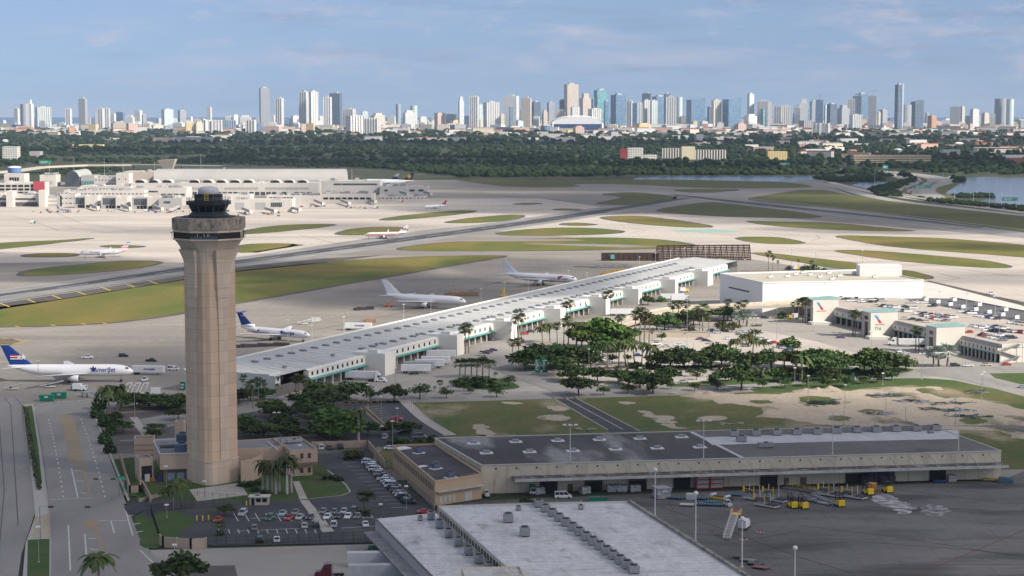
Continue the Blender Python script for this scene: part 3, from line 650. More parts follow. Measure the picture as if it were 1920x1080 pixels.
mb=MB();octa(mb,[(10.35,zw0),(10.35,zw1)]);mb.build('window_band',GLASSD,tw)
for p in oct_ring(10.42,0):mb=MB();mb.bar((p.x,p.y,zw0),(p.x,p.y,zw1),.3);mb.build('window_mullion',BLACKM,tw)
mb=MB();octa(mb,[(10.6,zw1),(10.6,zc0-.2),(11.0,zc0)]);mb.build('lintel_band',TOWG,tw)
mb=MB();octa(mb,[(11.0,zc0),(11.0,zc1),(10.4,zc1+.05),(8.2,zc1+.1)]);mb.build('parapet',STAIN,tw)
mb=MB();octa(mb,[(8.2,zc1+.1),(8.2,zc1+.4),(7.0,zc1+.45)]);mb.build('catwalk',BLACKM,tw)
zb0,zb1=tz(405,-6),tz(398,-6);zr=tz(379,-6.6)
mb=MB();octa(mb,[(6.2,zb0-1),(6.2,zb0),(4.9,zb1)]);mb.build('cab_base',mat('cab_green',(.03,.05,.05),rough=.5),tw)
cab=MB();octa(cab,[(4.95,zb1),(6.35,zr)]);cab_o=cab.build('cab_glass',GLASSD,tw)
for p,q in zip(oct_ring(5.0,zb1),oct_ring(6.4,zr)):mb=MB();mb.bar(p,q,.22);mb.build('cab_mullion',mat('mullion_grey',(.12,.13,.14),rough=.5),cab_o)
for k in range(8):
    a,b_=oct_ring(4.98,zb1),oct_ring(6.38,zr);j=(k+1) % 8
    mb=MB();mb.bar((a[k]+a[j])/2,(b_[k]+b_[j])/2,.12);mb.build('cab_mullion',mat('mullion_grey',(.12,.13,.14)),cab_o)
mb=MB();octa(mb,[(6.5,zr-1.1),(6.7,zr-1.0),(6.7,zr+.1)]);mb.build('cab_roof',BLACKM,tw)
mb=MB();rg=oct_ring(6.5,zr+.1);rail(mb,rg+rg[:1],1.15,.07,2.6);mb.build('roof_railing',GREYM,tw)
zt0=tz(365.5,-5)
mb=MB();octa(mb,[(4.25,zr+.1),(4.25,zt0)]);mb.build('equipment_room',BLACKM,tw)
zd0,zd1=tz(363,-4),tz(352,-3)
mb=MB();mb.smooth=True;hd=zd1-zd0+.35;mb.lathe([(3.1,zt0),(3.3,zd0-.1),(3.35,zd0+hd*.3),(3.15,zd0+hd*.65),(2.5,zd0+hd*.88),(1.3,zd0+hd*.97),(.05,zd0+hd)],24);mb.build('radar_dome',mat('radome',(.60,.61,.62),rough=.6),tw)
mb=MB()
for sx in (-.55,.55):mb.bar((sx,-4.5,zr+.2),(sx,-4.4,zt0+1.1),.16)
for k in range(7):z=zr+.5+k*.5;mb.bar((-.55,-4.5,z),(.55,-4.5,z),.1)
mb.build('ladder',YEL,tw)
mb=MB()
rail(mb,[(-4.2,-10.9,zw0-.2),(4.2,-10.9,zw0-.2)],1.0,.07,1.4)
for x in (-1.9,.2,1.2,1.7):mb.bar((x,-10.9,zw0+.7),(x,-10.9,zw0+1.7),.22)
mb.build('service_rail',GALV,tw)
for s_ in (-1,1):
    for y in (-2.5,1):mb=MB();mb.bar((s_*10.4,y,zw0+.5),(s_*11.4,y,zw0+.9),.08);mb.bar((s_*11.4,y,zw0),(s_*11.4,y,zw0+1.8),.12);mb.lathe([(.3,zw0+1.5),(.3,zw0+1.9)],8,(s_*11.5,y));mb.build('antenna',GALV,tw)
for x in (-5.5,2.2,6.0):mb=MB();mb.bar((x,-5.4+abs(x)*.2,zb0),(x,-5.4+abs(x)*.2,zt0+1.5),.06);mb.build('antenna',GALV,tw)
for x in (-9.0,9.0):
    mb=MB();mb.box(x-.6,x+.6,-5.6,-4.6,zc0+1.6,zc0+2.5);mb.build('flood_light',WHITEM,tw)
# ================================================================ base building of the tower
fb=Fr((450,905),(600,895));bb=fb.thing('base_building','low tan two storey office block around the foot of the control tower','office building')
hb=hgt(600,895,844);xr=fb.fx(600);x1=fb.loc(578,818,hb);xl=fb.fx(496) 
y_f=3.0;y_b=fb.loc(560,818,hb)[1]
xA=fb.fx(545,y_f)
shell(bb,xA,xr,y_f,y_b,4.0,hb,TAN,ROOFB,.5);mb=MB();mb.box(xA+.1,xr-1.5,y_f+1.2,y_b-.2,0,4.0,sides='xXyY');mb.build('ground_floor',TAN,bb)
shell(bb,-14,xA-.05,y_f+9,y_b,0,hb-.1,TAN,ROOFB,.5,wn='rear_wall',rn='rear_roof')
mb=MB();mb.box(xA,xr,y_f-.03,y_f+.2,3.7,4.6);mb.build('string_course',mat('brown_band',(.22,.14,.1),rough=.8),bb)
for px in (566,580):
    for zz,yy in ((6.0,y_f),(1.0,y_f+1.2)):
        xx=fb.fx(px,yy,zz);mb=MB();mb.box(xx-.5,xx+.5,yy-.06,yy+.1,zz,zz+1.7);wdw=mb.build('window',BROWNW,bb)
        mb=MB();mb.box(xx-.62,xx+.62,yy-.12,yy-.02,zz-.16,zz-.02);mb.build('sill',CONC,wdw)
# curved wall from the tower to the office
mb=MB();P=[]
for i in range(13):
    t=i/12;a=G(450+58*t,908-10*t+6*sin(pi*t)*.4);q=fb.loc(*(450+50*t,906-9*t));P.append((q[0],q[1]-1.5+7*(t ** 2.2)))
for (a,b2) in zip(P,P[1:]):mb.poly([(a[0],a[1],0),(b2[0],b2[1],0),(b2[0],b2[1],7.4),(a[0],a[1],7.4)]);mb.poly([(a[0],a[1],7.4),(b2[0],b2[1],7.4),(b2[0],b2[1]+.4,7.4),(a[0],a[1]+.4,7.4)]);mb.poly([(b2[0],b2[1]+.4,0),(a[0],a[1]+.4,0),(a[0],a[1]+.4,7.4),(b2[0],b2[1]+.4,7.4)])
mb.build('curved_wall',TAN,bb)
# roof gear of the right part
def ac_unit(par,x,y,z,sx=2.2,sy=1.8,sz=1.5,m=None,name='air_handler'):
    mb=MB();mb.box(x-sx/2,x+sx/2,y-sy/2,y+sy/2,z+.25,z+sz);o=mb.build(name,m or GREYM,par)
    mb=MB();mb.lathe([(min(sx,sy)*.38,z+sz),(min(sx,sy)*.38,z+sz+.22)],10,(x,y));mb.build('fan',BLACKM,o)
    mb=MB();mb.box(x-sx*.42,x+sx*.42,y-sy*.42,y+sy*.42,z,z+.248,sides='xXyY');mb.build('skid',BLACKM,o);return o
q=fb.loc(530,829,hb);ac_unit(bb,q[0],q[1],hb-.5,1.6,2,2.2,GALV);q=fb.loc(552,827,hb);ac_unit(bb,q[0],q[1],hb-.5,5,1.8,1.2,GALV)
mb=MB();q=fb.loc(562,833,hb);mb.box(q[0]-.5,q[0]+.5,q[1]-.5,q[1]+.5,hb-.5,hb-.1);q=fb.loc(510,833,hb);mb.box(q[0]-.12,q[0]+.12,q[1]-9,q[1]+8,hb-.5,hb-.2);mb.build('roof_kerb',WHITEM,bb)
# west wing
fw=Fr((301,905),(352,903));hw=hgt(301,905,852);ww_=fw.thing('base_wing','tan office wing with an overhanging upper floor beside the control tower','office building')
yb_=fw.loc(352,823,hw)[1];q0=fw.fx(301);q1=fw.fx(352)+3
ql=fw.loc(288,825,hw)
polyshell(ww_,[(q0,0),(q1,0),(q1,yb_),(ql[0],yb_-.5)],4.2,hw,TAN,ROOFB)
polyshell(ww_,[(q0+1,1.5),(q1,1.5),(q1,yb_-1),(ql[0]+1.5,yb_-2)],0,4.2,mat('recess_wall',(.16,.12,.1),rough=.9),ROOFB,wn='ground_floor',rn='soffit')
for px in (321,339):
    xx=fw.fx(px,1.5,2);mb=MB();mb.box(xx-1.1,xx+1.1,1.4,1.6,.4,2.8);mb.build('window',mat('pale_window',(.25,.32,.36),rough=.2),ww_)
mb=MB();pr=ccw([(q0,0),(q1,0),(q1,yb_),(ql[0],yb_-.5)])
for a,b2 in zip(pr,pr[1:]+pr[:1]):mb.bar((a[0],a[1],hw+.1),(b2[0],b2[1],hw+.1),.5,.3)
mb.build('coping',mat('pale_coping',(.5,.5,.5),rough=.8),ww_)
BLUEG=mat('blue_grey_box',(.10,.13,.20),rough=.6)
for (px,py,sx,sy,sz) in ((341,845,4.6,3.5,2.2),(343,836,4.2,3,3.8)):
    q=fw.loc(px,py,hw);mb=MB();mb.box(q[0]-sx/2,q[0]+sx/2,q[1]-sy/2,q[1]+sy/2,hw,hw+sz);o=mb.build('cooling_tower',BLUEG,ww_)
    mb=MB();mb.box(q[0]-sx/2-.3,q[0]+sx/2+.3,q[1]-sy/2-.3,q[1]+sy/2+.3,hw+sz+.003,hw+sz+.4);mb.build('cap',mat('blue_cap',(.20,.25,.33),rough=.6),o)
    mb=MB();mb.lathe([(1.1,hw+sz+.4),(1.1,hw+sz+.8)],12,(q[0],q[1]));mb.build('fan',BLACKM,o)
mb=MB();q=fw.loc(318,838,hw);mb.box(q[0]-3,q[0]+2,q[1]-2,q[1]+2,hw,hw+.35);mb.build('roof_hatch',ROOFD,ww_)
fs=Fr((328,838),(345,838));st=fs.thing('stair_tower','tan windowless stair block rising behind the office wing','stair tower');hs_=hgt(336,838,790)
shell(st,0,fs.L,0,4,0,hs_,TAN,ROOFB,.4)
mb=MB();mb.box(fs.L-1.6,fs.L-.5,-.06,.1,0,2.1);mb.build('door',BROWNW,st)
# small gate buildings west of the wing
fg=Fr((262,905),(288,903));gb=fg.thing('garage_block','small tan garage with a dark open bay beside the office wing','garage');hg=hgt(262,905,860)
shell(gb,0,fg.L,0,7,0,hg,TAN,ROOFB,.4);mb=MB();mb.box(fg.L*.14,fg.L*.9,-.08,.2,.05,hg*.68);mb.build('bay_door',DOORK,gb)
fl=Fr((252,866),(290,865));lb=fl.thing('louvre_enclosure','tan ribbed equipment enclosure north of the garage','enclosure');hl=hgt(252,866,822)
shell(lb,0,fl.L,0,6,0,hl,TAN,DOORK,.8);mb=MB()
for k in range(3):mb.box(.3,fl.L-.3,-.12,-.02,hl*(.25+k*.22),hl*(.25+k*.22)+.35)
mb.build('louvre',mat('louvre_tan',(.3,.23,.17),rough=.8),lb)
# ================================================================ tan cargo warehouse
fh=Fr((903,926),(1876,897));wh=fh.thing('cargo_warehouse','long cream cargo warehouse with dark flat roof and full length canopy','warehouse')
hh=hgt(903,926,873);LB=fh.loc(815,822,hh);RB=fh.loc(1742,797,hh);L=fh.L
pts=[(0,0),(L,0),(RB[0],RB[1]),(LB[0],LB[1])]
mb=MB()
for k in range(4):
    a,b2=pts[k],pts[(k+1) % 4];mb.poly([(a[0],a[1],0),(b2[0],b2[1],0),(b2[0],b2[1],hh),(a[0],a[1],hh)])
mb.build('wall',CREAM,wh)
def onroof(px,py):return fh.loc(px,py,hh)
spl0,spl1=onroof(1295,810),onroof(1390,858)
mb=MB();mb.poly([(.3,.3,hh),(spl1[0],.3,hh),(spl0[0],spl0[1]-.5,hh),(LB[0]+.3,LB[1]-.3,hh)]);mb.build('roof',ROOFD,wh)
mb=MB();mb.poly([(spl1[0],.3,hh),(L-.3,.3,hh),(RB[0]-.3,RB[1]-.3,hh),(spl0[0],spl0[1]-.5,hh)]);mb.build('roof',ROOFG,wh)
mb=MB()
def rq(a,w_):mb.poly([(*onroof(*p),hh+w_) for p in a])
rq([(1292,810),(1300,809.6),(1396,858),(1388,858)],.02);rq([(1316,820),(1500,814),(1796,806),(1798,823),(1500,829.5),(1336,834.5)],.03)
mb.build('roof_coating',mat('white_coating',(.55,.55,.56),(.47,.47,.48),.2,rough=.85),wh)
mb=MB()
for a,b2 in zip(pts,pts[1:]+pts[:1]):mb.bar((a[0],a[1],hh+.12),(b2[0],b2[1],hh+.12),.5,.25)
mb.build('coping',mat('coping_white',(.50,.49,.46),rough=.8),wh)
# canopy
zc=hgt(965,929,900);xc0=fh.fx(965,-6,zc);xc1=fh.fx(1890,-6,zc)
mb=MB();mb.box(xc0,xc1,-6.5,-.02,zc,zc+.5);mb.build('canopy',mat('canopy_dark',(.09,.085,.085),(.3,.29,.28),.3,rough=.9,lo=.45,hi=.7),wh)
mb=MB();mb.box(xc0-.05,xc1+.05,-6.65,-6.51,zc-.15,zc+.75);mb.build('canopy_fascia',mat('fascia_pale',(.52,.51,.47),(.38,.37,.34),.4,rough=.8),wh)
mb=MB();n=24
for k in range(n):
    x=xc0+3+(xc1-xc0-6)*k/(n-1);mb.bar((x,-5.8,zc+.6),(x-1.0,-.05,zc+3.2),.14)
mb.build('tie_rod',GALV,wh)
zdr=zc-.3
for i,(a,c,kind) in enumerate(((1012,1045,0),(1096,1129,0),(1179,1212,0),(1262,1294,0),(1425,1457,0),(1585,1616,0),(1742,1773,0),(1500,1512,1),(1064,1074,1),(1470,1479,1))):
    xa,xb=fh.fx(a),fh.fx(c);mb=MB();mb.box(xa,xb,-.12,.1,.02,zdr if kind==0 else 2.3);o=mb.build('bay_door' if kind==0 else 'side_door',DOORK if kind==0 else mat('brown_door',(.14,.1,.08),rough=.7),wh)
    if kind==0:
        mb=MB();mb.box(xa-.25,xa-.02,-.2,.1,.02,zdr+.2);mb.box(xb+.02,xb+.25,-.2,.1,.02,zdr+.2);mb.box(xa-.02,xb+.02,-.2,.1,zdr+.005,zdr+.2);mb.build('frame',mat('frame_tan',(.42,.38,.3),rough=.9),o)
        mb=MB();mb.box(xa+.05,xb-.05,-.16,-.13,zdr*(.62 if i % 3 else .82),zdr-.05);mb.build('shutter',mat('shutter_grey',(.10,.10,.105),rough=.7),o)
mb=MB();mb.box(fh.fx(992),fh.fx(1004),-.1,.1,.02,2.7);o=mb.build('green_door',GREENM,wh);
for px in range(930,1880,38):
    x=fh.fx(px);mb=MB();mb.box(x-.2,x+.2,-.15,.0,hh-1.3,hh-.8);mb.build('wall_lamp',BLACKM,wh)
mb=MB()
for px in range(950,1880,26):x=fh.fx(px);mb.box(x-.05,x+.05,-.035,.0,.1,zc-.2)
mb.build('wall_joint',mat('joint_dark',(.3,.27,.21),rough=.9),wh)
# roof gear: skylight hatches on the dark half, air handlers in a row on the white half
for (px,py) in ((888,832),(912,850),(967,829),(993,848),(1046,827),(1074,846),(1124,825),(1154,843),(1200,823),(1232,841),(1278,820),(1312,839)):
    x,y=onroof(px,py);mb=MB();mb.box(x-2.1,x+2.1,y-1.6,y+1.6,hh,hh+.25);o=mb.build('vent_curb',mat('vent_white',(.7,.7,.7),rough=.8),wh)
    mb=MB();mb.box(x-1.0,x+1.0,y-.8,y+.8,hh+.253,hh+1.0);mb.build('vent_hood',GREYM,o)
for (px,py) in ((1376,818),(1390,828),(1417,817),(1456,816),(1494,815),(1532,814),(1569,812),(1607,811),(1643,810),(1680,809),(1718,808),(1755,807)):
    x,y=onroof(px,py);ac_unit(wh,x,y,hh,3.0,2.6,2.0)
x,y=onroof(1436,839);ac_unit(wh,x,y,hh,5.0,2.2,1.7)
x,y=onroof(1745,812);ac_unit(wh,x,y,hh,1.8,1.8,1.3)
# red racks against the wall under the canopy
rk=thing('storage_rack','red steel pallet rack loaded with white crates under the warehouse canopy','storage rack',fh.W(fh.fx(1304,-2),-2.2),fh.ang)
rw=fh.fx(1355,-2)-fh.fx(1304,-2);mb=MB()
for x in (0,rw/2,rw):
    for y in (-1,1):mb.bar((x,y,0),(x,y,4.6),.2)
for z in (.3,1.7,3.1,4.5):
    for y in (-1,1):mb.bar((0,y,z),(rw,y,z),.16)
mb.build('frame',RED,rk);mb=MB()
for z in (.4,1.8,3.2):
    for k in (0,1):mb.box(.35+k*rw/2,rw/2-.35+k*rw/2,-.85,.85,z,z+1.05)
mb.build('crate',mat('crate_grey',(.38,.36,.34),rough=.9),rk)
# ================================================================ orange annex at the warehouse's west end
fo=Fr((816,949),(903,935));an=fo.thing('warehouse_annex','single storey orange annex with many small windows and dark roof','annex building')
ha=hgt(816,949,902);bl=fo.loc(736,835,ha);br=fo.loc(815,832,ha)
pts=[(0,0),(fo.L,0),(br[0],br[1]),(bl[0],bl[1])]
mb=MB()
for k in range(4):
    a,b2=pts[k],pts[(k+1) % 4];mb.poly([(a[0],a[1],0),(b2[0],b2[1],0),(b2[0],b2[1],ha),(a[0],a[1],ha)])
mb.build('wall',ORANGEW,an)
mb=MB();mb.poly([(.3,.3,ha-.5),(fo.L-.3,.3,ha-.5),(br[0]-.3,br[1]-.3,ha-.5),(bl[0]+.3,bl[1]-.3,ha-.5)]);mb.build('roof',mat('annex_roof',(.05,.047,.052),(.085,.08,.088),.06,c3=(.2,.2,.2),scale3=.12,t3=(.64,.74),rough=.9),an)
mb=MB()
for a,b2 in zip(pts,pts[1:]+pts[:1]):mb.bar((a[0],a[1],ha-.1),(b2[0],b2[1],ha-.1),.4,.5)
mb.build('coping',ORANGEW,an)
mb=MB();mb.box(.2,fo.L,-1.6,-.02,ha*.55,ha*.55+.3);mb.build('canopy',mat('fascia_pale',(.52,.51,.47)),an)
d=Vector((bl[0],bl[1],0));n=d.normalized();nl=Vector((-n.y,n.x,0))
for k in range(24):
    t=.06+.9*k/23;p=d*t
    mb=MB();M=Matrix((n,nl,Vector((0,0,1)))).transposed().to_4x4();M.translation=p
    mb.box(-.42,.42,.0,.08,ha*.52,ha*.78,M);mb.build('window',mat('annex_window',(.03,.028,.03),rough=.3),an)
for k in range(4):
    x=fo.fx(827+k*8,0,1.2);mb=MB();mb.box(x-.45,x+.45,-.08,.05,.6,2.6);mb.build('window',mat('pale_pane',(.5,.5,.48),rough=.3),an)
mb=MB();xx=fo.fx(878,0,1);mb.box(xx-1.4,xx+1.4,-.09,.05,.05,2.9);mb.build('roller_door',mat('pale_pane',(.5,.5,.48)),an)
for (px,py) in ((785,847),(817,876),(845,893)):
    x,y=fo.loc(px,py,ha);mb=MB();mb.box(x-1.9,x+1.9,y-1.3,y+1.3,ha-.5,ha-.25);mb.build('vent_curb',WHITEM,an);ac_unit(an,x,y,ha-.25,2.4,1.8,1.6,BLUEG)
mb=MB();q=fo.loc(748,838,ha);mb.box(q[0]-2,q[0]+3,q[1]-3,q[1]+1,ha-.5,ha-.2);q=fo.loc(791,872,ha);mb.box(q[0]-1.6,q[0]+1.6,q[1]-1,q[1]+1,ha-.5,ha-.3);mb.build('roof_hatch',WHITEM,an)
# ================================================================ white roofed cargo shed at the front
hu=11.0;hl2=7.6
fz=Fr((823,951),(1180,942),hu);ws=fz.thing('cargo_shed','huge flat white roofed cargo shed at the very front','warehouse')
A=fz.loc(823,951,hu);B=fz.loc(1180,942,hu);C_=fz.loc(1402,1083,hu);D_=fz.loc(962,1075,hu)
def ext(p,q,t):return (p[0]+(q[0]-p[0])*t,p[1]+(q[1]-p[1])*t)
C2,D2=ext(B,C_,2.0),ext(A,D_,2.0);P4=[A,B,C2,D2]
polyshell(ws,P4,0,hu,CREAM,ROOFW)
mb=MB();mb.bar((*B,hu+.35),(*C2,hu+.35),.9,.7);mb.build('parapet',mat('mossy_parapet',(.16,.15,.13),(.34,.32,.28),.5,rough=.95),ws)
mb=MB();mb.bar((*A,hu+.2),(*B,hu+.2),.5,.4);mb.bar((*A,hu+.2),(*D2,hu+.2),.35,.4);mb.build('coping',mat('coping_white',(.55,.54,.5)),ws)
dA=Vector((D2[0]-A[0],D2[1]-A[1],0));LA=dA.length;dA.normalize();nA=Vector((dA.y,-dA.x,0))
if nA.x>0:nA=-nA
M=Matrix((dA,nA,Vector((0,0,1)))).transposed().to_4x4()
for k in range(26):
    M.translation=Vector((A[0],A[1],0))+dA*(2.4+k*3.0)
    mb=MB();mb.box(-.95,.95,0,.08,hl2+1.2,hl2+2.6,M);mb.build('clerestory_window',mat('shed_window',(.05,.06,.075),rough=.25),ws)
# lower wing on the west side
E0=fz.loc(704,973,hl2);E1=fz.loc(812,962,hl2);E3=fz.loc(812,1083,hl2);E32=ext(E0,E3,2.0)
q2=ext(A,D2,.02);low=[E0,(E1[0],E1[1]),(A[0]-.02+nA.x*.05,E1[1]-.2),(D2[0]+nA.x*.05,D2[1]),E32]
polyshell(ws,low,0,hl2,mat('shed_wall',(.42,.42,.40),rough=.85),ROOFW,wn='wing_wall',rn='wing_roof')
dE=Vector((E32[0]-E0[0],E32[1]-E0[1],0));LE=dE.length;dE.normalize();nE=Vector((dE.y,-dE.x,0));nE=nE if nE.x<0 else -nE
M=Matrix((dE,nE,Vector((0,0,1)))).transposed().to_4x4();M.translation=Vector((E0[0],E0[1],0))
mb=MB();mb.box(2,LE,.02,3.6,4.3,4.7,M);mb.build('canopy',mat('canopy_grey',(.2,.2,.2),(.3,.3,.3),.3,rough=.8),ws)
for k in range(8):
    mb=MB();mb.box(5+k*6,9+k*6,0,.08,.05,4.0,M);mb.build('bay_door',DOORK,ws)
mb=MB();mb.bar((*E0,hl2+.1),(*E32,hl2+.1),.4,.3);mb.build('edge_trim',mat('edge_dark',(.14,.14,.14),rough=.8),ws)
def shed_unit(px,py,z,sx=2.0,sy=1.8,sz=1.9):
    x,y=fz.loc(px,py,z);return ac_unit(ws,x,y,z,sx,sy,sz)
for (px,py) in ((808,974),(824,990),(841,1007),(860,1023),(878,1040),(897,1056),(917,1071)):shed_unit(px,py,hl2,1.9,2.3,2.2)
shed_unit(788,976,hl2,1.4,1.2,1.2)
for (px,py) in ((953,979),(984,1005)):shed_unit(px,py,hu,2.4,2.4,2.4)
for (px,py) in ((972,957),(1089,955)):shed_unit(px,py,hu,1.4,1.2,1.2)
for k in range(15):
    t=k/14;shed_unit(1010+178*t,950+124*t,hu,2.3,3.2,1.9)
# penthouse corner at the bottom edge
x,y=fz.loc(905,1082,hu-1.5);shell(ws,x-5,x+9,y-8,y+.5,hl2-.2,hu+.8,CREAM,ROOFW,.5,wn='penthouse_wall',rn='penthouse_roof')
# ================================================================ long cargo building beside the apron
fc=Fr((722,705),(1314,540));cb_=fc.thing('cargo_terminal','very long white cargo terminal with ribbed roof, green canopies and block 716 at its end','cargo terminal')
hc=8.8;xW=fc.loc(505,745)[0];xE=fc.loc(1395,512)[0];yF=12.0;yB=fc.loc(960,556,hc)[1]
yW=fc.loc(325,724)[1]
RIB=newmat('ribbed_roof');T=NT(RIB);b=T.n['Principled BSDF'];tc=T.add('ShaderNodeTexCoord');b.inputs['Roughness'].default_value=.55
co=T.add('ShaderNodeSeparateXYZ');T.link(tc.outputs['Object'],co.inputs[0])
f1=T.math('LESS_THAN',T.math('FRACT',T.math('DIVIDE',co.outputs[0],5.2)),.14);f2=T.math('LESS_THAN',T.math('FRACT',T.math('DIVIDE',T.math('ADD',co.outputs[0],2.0),5.2)),.11)
c=T.mixc(T.noise(tc.outputs['Object'],.05,5,stretch=(1.6,.3,1)),(.50,.505,.48,1),(.42,.425,.405,1));c=T.mixc(T.noise(tc.outputs['Object'],.12,4,lo=.55,hi=.75,stretch=(2,.2,1)),c,(.33,.33,.325,1))
c=T.mixc(T.math('MULTIPLY',f1,.55),c,(.8,.8,.78,1));c=T.mixc(T.math('MULTIPLY',T.math('MULTIPLY',f2,T.noise(tc.outputs['Object'],.15,3,lo=.3,hi=.55)),.7),c,(.2,.2,.2,1));T.link(c,b.inputs['Base Color'])
mb=MB();Lr=[(yF,hc),(yF+14,hc+1.0),(yF+15,hc+.6),(yB-12,hc+1.5),(yB,hc+.2)]
for (y0,z0),(y1,z1) in zip(Lr,Lr[1:]):mb.poly([(xW,y0,z0),(xE,y0,z0),(xE,y1,z1),(xW,y1,z1)])
mb.build('roof',RIB,cb_)
mb=MB()
mb.poly([(xW,yB,0),(xW,yF,0)]+[(xW,y,z) for y,z in Lr]);mb.poly([(xE,yF,0),(xE,yB,0)]+[(xE,y,z) for y,z in Lr[::-1]])
mb.poly([(xE,yB,0),(xW,yB,0),(xW,yB,hc+.2),(xE,yB,hc+.2)])
mb.build('wall',PALEG,cb_)
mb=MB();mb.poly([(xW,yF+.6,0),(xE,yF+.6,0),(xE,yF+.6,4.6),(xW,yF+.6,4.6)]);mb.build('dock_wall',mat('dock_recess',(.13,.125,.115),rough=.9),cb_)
mb=MB();mb.bar((xW,yB,hc+.5),(xE,yB,hc+.5),.8,.6);mb.build('apron_parapet',WHITEW,cb_)
BL=[(722,742),(857,870),(958,969),(1051,1060),(1135,1145),(1197,1204),(1266,1271),(1327,1337)]
bx=[(fc.fx(a),fc.fx(c)) for a,c in BL]
for (a,c) in bx:
    mb=MB();mb.box(a,c,0,yF+4,0,hc+1.0,sides='xXyY');o=mb.build('stair_block',WHITEW,cb_)
    mb=MB();mb.box(a+.002,c-.002,.002,yF+4,hc+1.0,hc+1.25);mb.build('block_roof',WHITEM,o)
    mb=MB();mb.box(a+.5,a+3.5,4,9,hc+1.252,hc+2.6);mb.build('roof_box',WHITEW,o)
    mb=MB();mb.box(c-.1,c+.06,2.5,4.2,5.2,7.4);mb.build('window',TEALM,o)
sg=[(fc.fx(579,10),bx[0][0])]+[(bx[k][1],bx[k+1][0]) for k in range(7)]+[(bx[7][1],xE-30)]
nw=[11,11,9,7,7,7,8,8,7]
for (a,c),n in zip(sg,nw):
    if c-a<6:continue
    mb=MB();mb.box(a,c,10,yF+.5,4.6,hc-.6,sides='xXyYz');mb.poly([(a,9.7,hc-.6),(c,9.7,hc-.6),(c,yF,hc+.02),(a,yF,hc+.02)]);mb.poly([(a,10,hc-.62),(c,10,hc-.62),(c,9.7,hc-.6),(a,9.7,hc-.6)]);o=mb.build('upper_storey',WHITEW,cb_)
    for k in range(n):
        x=a+(c-a)*(k+.7)/(n+.4);mb=MB();mb.box(x-.75,x+.75,9.93,10.05,6.0,7.6);mb.build('window',GLASSD,o)
    mb=MB();mb.box(a,c,8.6,9.99,4.35,4.95);mb.build('green_canopy',TEALM,o)
    m=int((c-a)/7)
    for k in range(m+1):
        x=a+(c-a)*k/max(1,m);mb=MB();mb.bar((x,10.6,0),(x,10.6,4.6),.55);mb.build('column',WHITEW,o)
# west end block with the number
yE0=fc.loc(505,745)[1];xE1=fc.fx(526,yE0);hE=hgt(505,745,702)
mb=MB();mb.box(xW-.05,xE1,yE0,yF+20,0,hE,sides='xXyYZ');o=mb.build('end_block',PALEG,cb_)
mb=MB()
for k in range(3):x=xW+4+k*3.2;mb.box(x-.7,x+.7,yE0-.06,yE0+.1,hE*.62,hE*.8)
mb.build('end_window',GLASSD,o)
q=fc.loc(497,718,0)
yt_=yE0+4.2
text(cb_,'716',3.4,(xW-.12,yt_,hE*.62),(pi/2,0,-pi/2),GREENM,bold=.05)
mb=MB();mb.box(xW-.14,xW-.06,yt_-2.6,yt_+2.6,hE*.18,hE*.42);mb.build('sign_board',TEALM,cb_)
# two rows of roof vents
n1,n2=fc.loc(1035,547,hc+1),fc.loc(1305,489,hc+1);n3,n4=fc.loc(1080,552,hc+1),fc.loc(1345,490,hc+1)
VENT=mat('vent_grey',(.20,.21,.23),rough=.6)
for yy,k0 in ((n1[1]*.5+n2[1]*.5,0),(n3[1]*.5+n4[1]*.5-2,9)):
    for k in range(k0,56):
        x=fc.fx(478,yy,hc+1)+k*10.4
        if x>xE-60:break
        zz=hc+.75+.9*min(1,max(0,(yy-yF-15)/(yB-12-yF-15)))
        mb=MB();mb.lathe([(1.3,zz-.3),(1.6,zz+.15),(1.3,zz+.5),(.5,zz+.7)],10,(0,0));o=mb.build('roof_vent',VENT,cb_);o.scale=(1,1.25,1);o.location=(x,yy,0)
mb=MB()
for k in range(14):x=xW+20+k*42;mb.box(x,x+1.6,yF+7,yF+8.4,hc+.5,hc+1.7);
mb.build('roof_gear',GREYM,cb_)
# ================================================================ white hangar
hh2=hgt(1430,589,531);fH=Fr((1430,531),(1731,526),hh2);hg_=fH.thing('hangar','big windowless white hangar with a shaded blue grey end wall','hangar');hh2=hgt(1430,589,531)
bk=fH.loc(1350,514,hh2);rt=fH.loc(1692,519,hh2);bkr=fH.loc(1612,507,hh2)
x95=fH.fx(1660,0,hh2);x97=fH.fx(1696,0,hh2)
mb=MB();pp=[(0,0),(x95,0),(x97,-.5),(fH.L,-.5),(rt[0],rt[1]),(bkr[0],bkr[1]),(bk[0],bk[1])]
polyshell(hg_,pp,0,hh2,WHITEB,mat('beige_roof',(.50,.46,.38),(.44,.41,.34),.06,rough=.9))
mb=MB()
for a,c in zip(pp,pp[1:]+pp[:1]):mb.bar((*a,hh2+.35),(*c,hh2+.35),.5,.7)
mb.build('coping',WHITEB,hg_)
a0=fH.loc(1612,518,hh2);a1=fH.loc(1691,518.5,hh2);bv=Vector((fH.u.y,fH.v.y))*12;mb=MB();mb.prism(ccw([(a0[0],a0[1]),(a1[0],a1[1]),(a1[0]+bv.x,a1[1]+bv.y),(a0[0]+bv.x,a0[1]+bv.y)]),hh2-.4,hh2+6.6);mb.build('tail_door_pocket',WHITEB,hg_)
mb=MB();dx_=Vector((bk[0],bk[1],0)).normalized();Mx=Matrix((-dx_,Vector((dx_.y,-dx_.x,0)),Vector((0,0,1)))).transposed().to_4x4();ww=Vector((bk[0],bk[1],0)).length
for (t0,t1,z) in ((.30,.78,hh2*.60),):Mx.translation=dx_*ww*t1;mb.box(0,(t1-t0)*ww,-.08 if Mx[1][1]>0 else -.08,.08,z,z+.9,Mx)
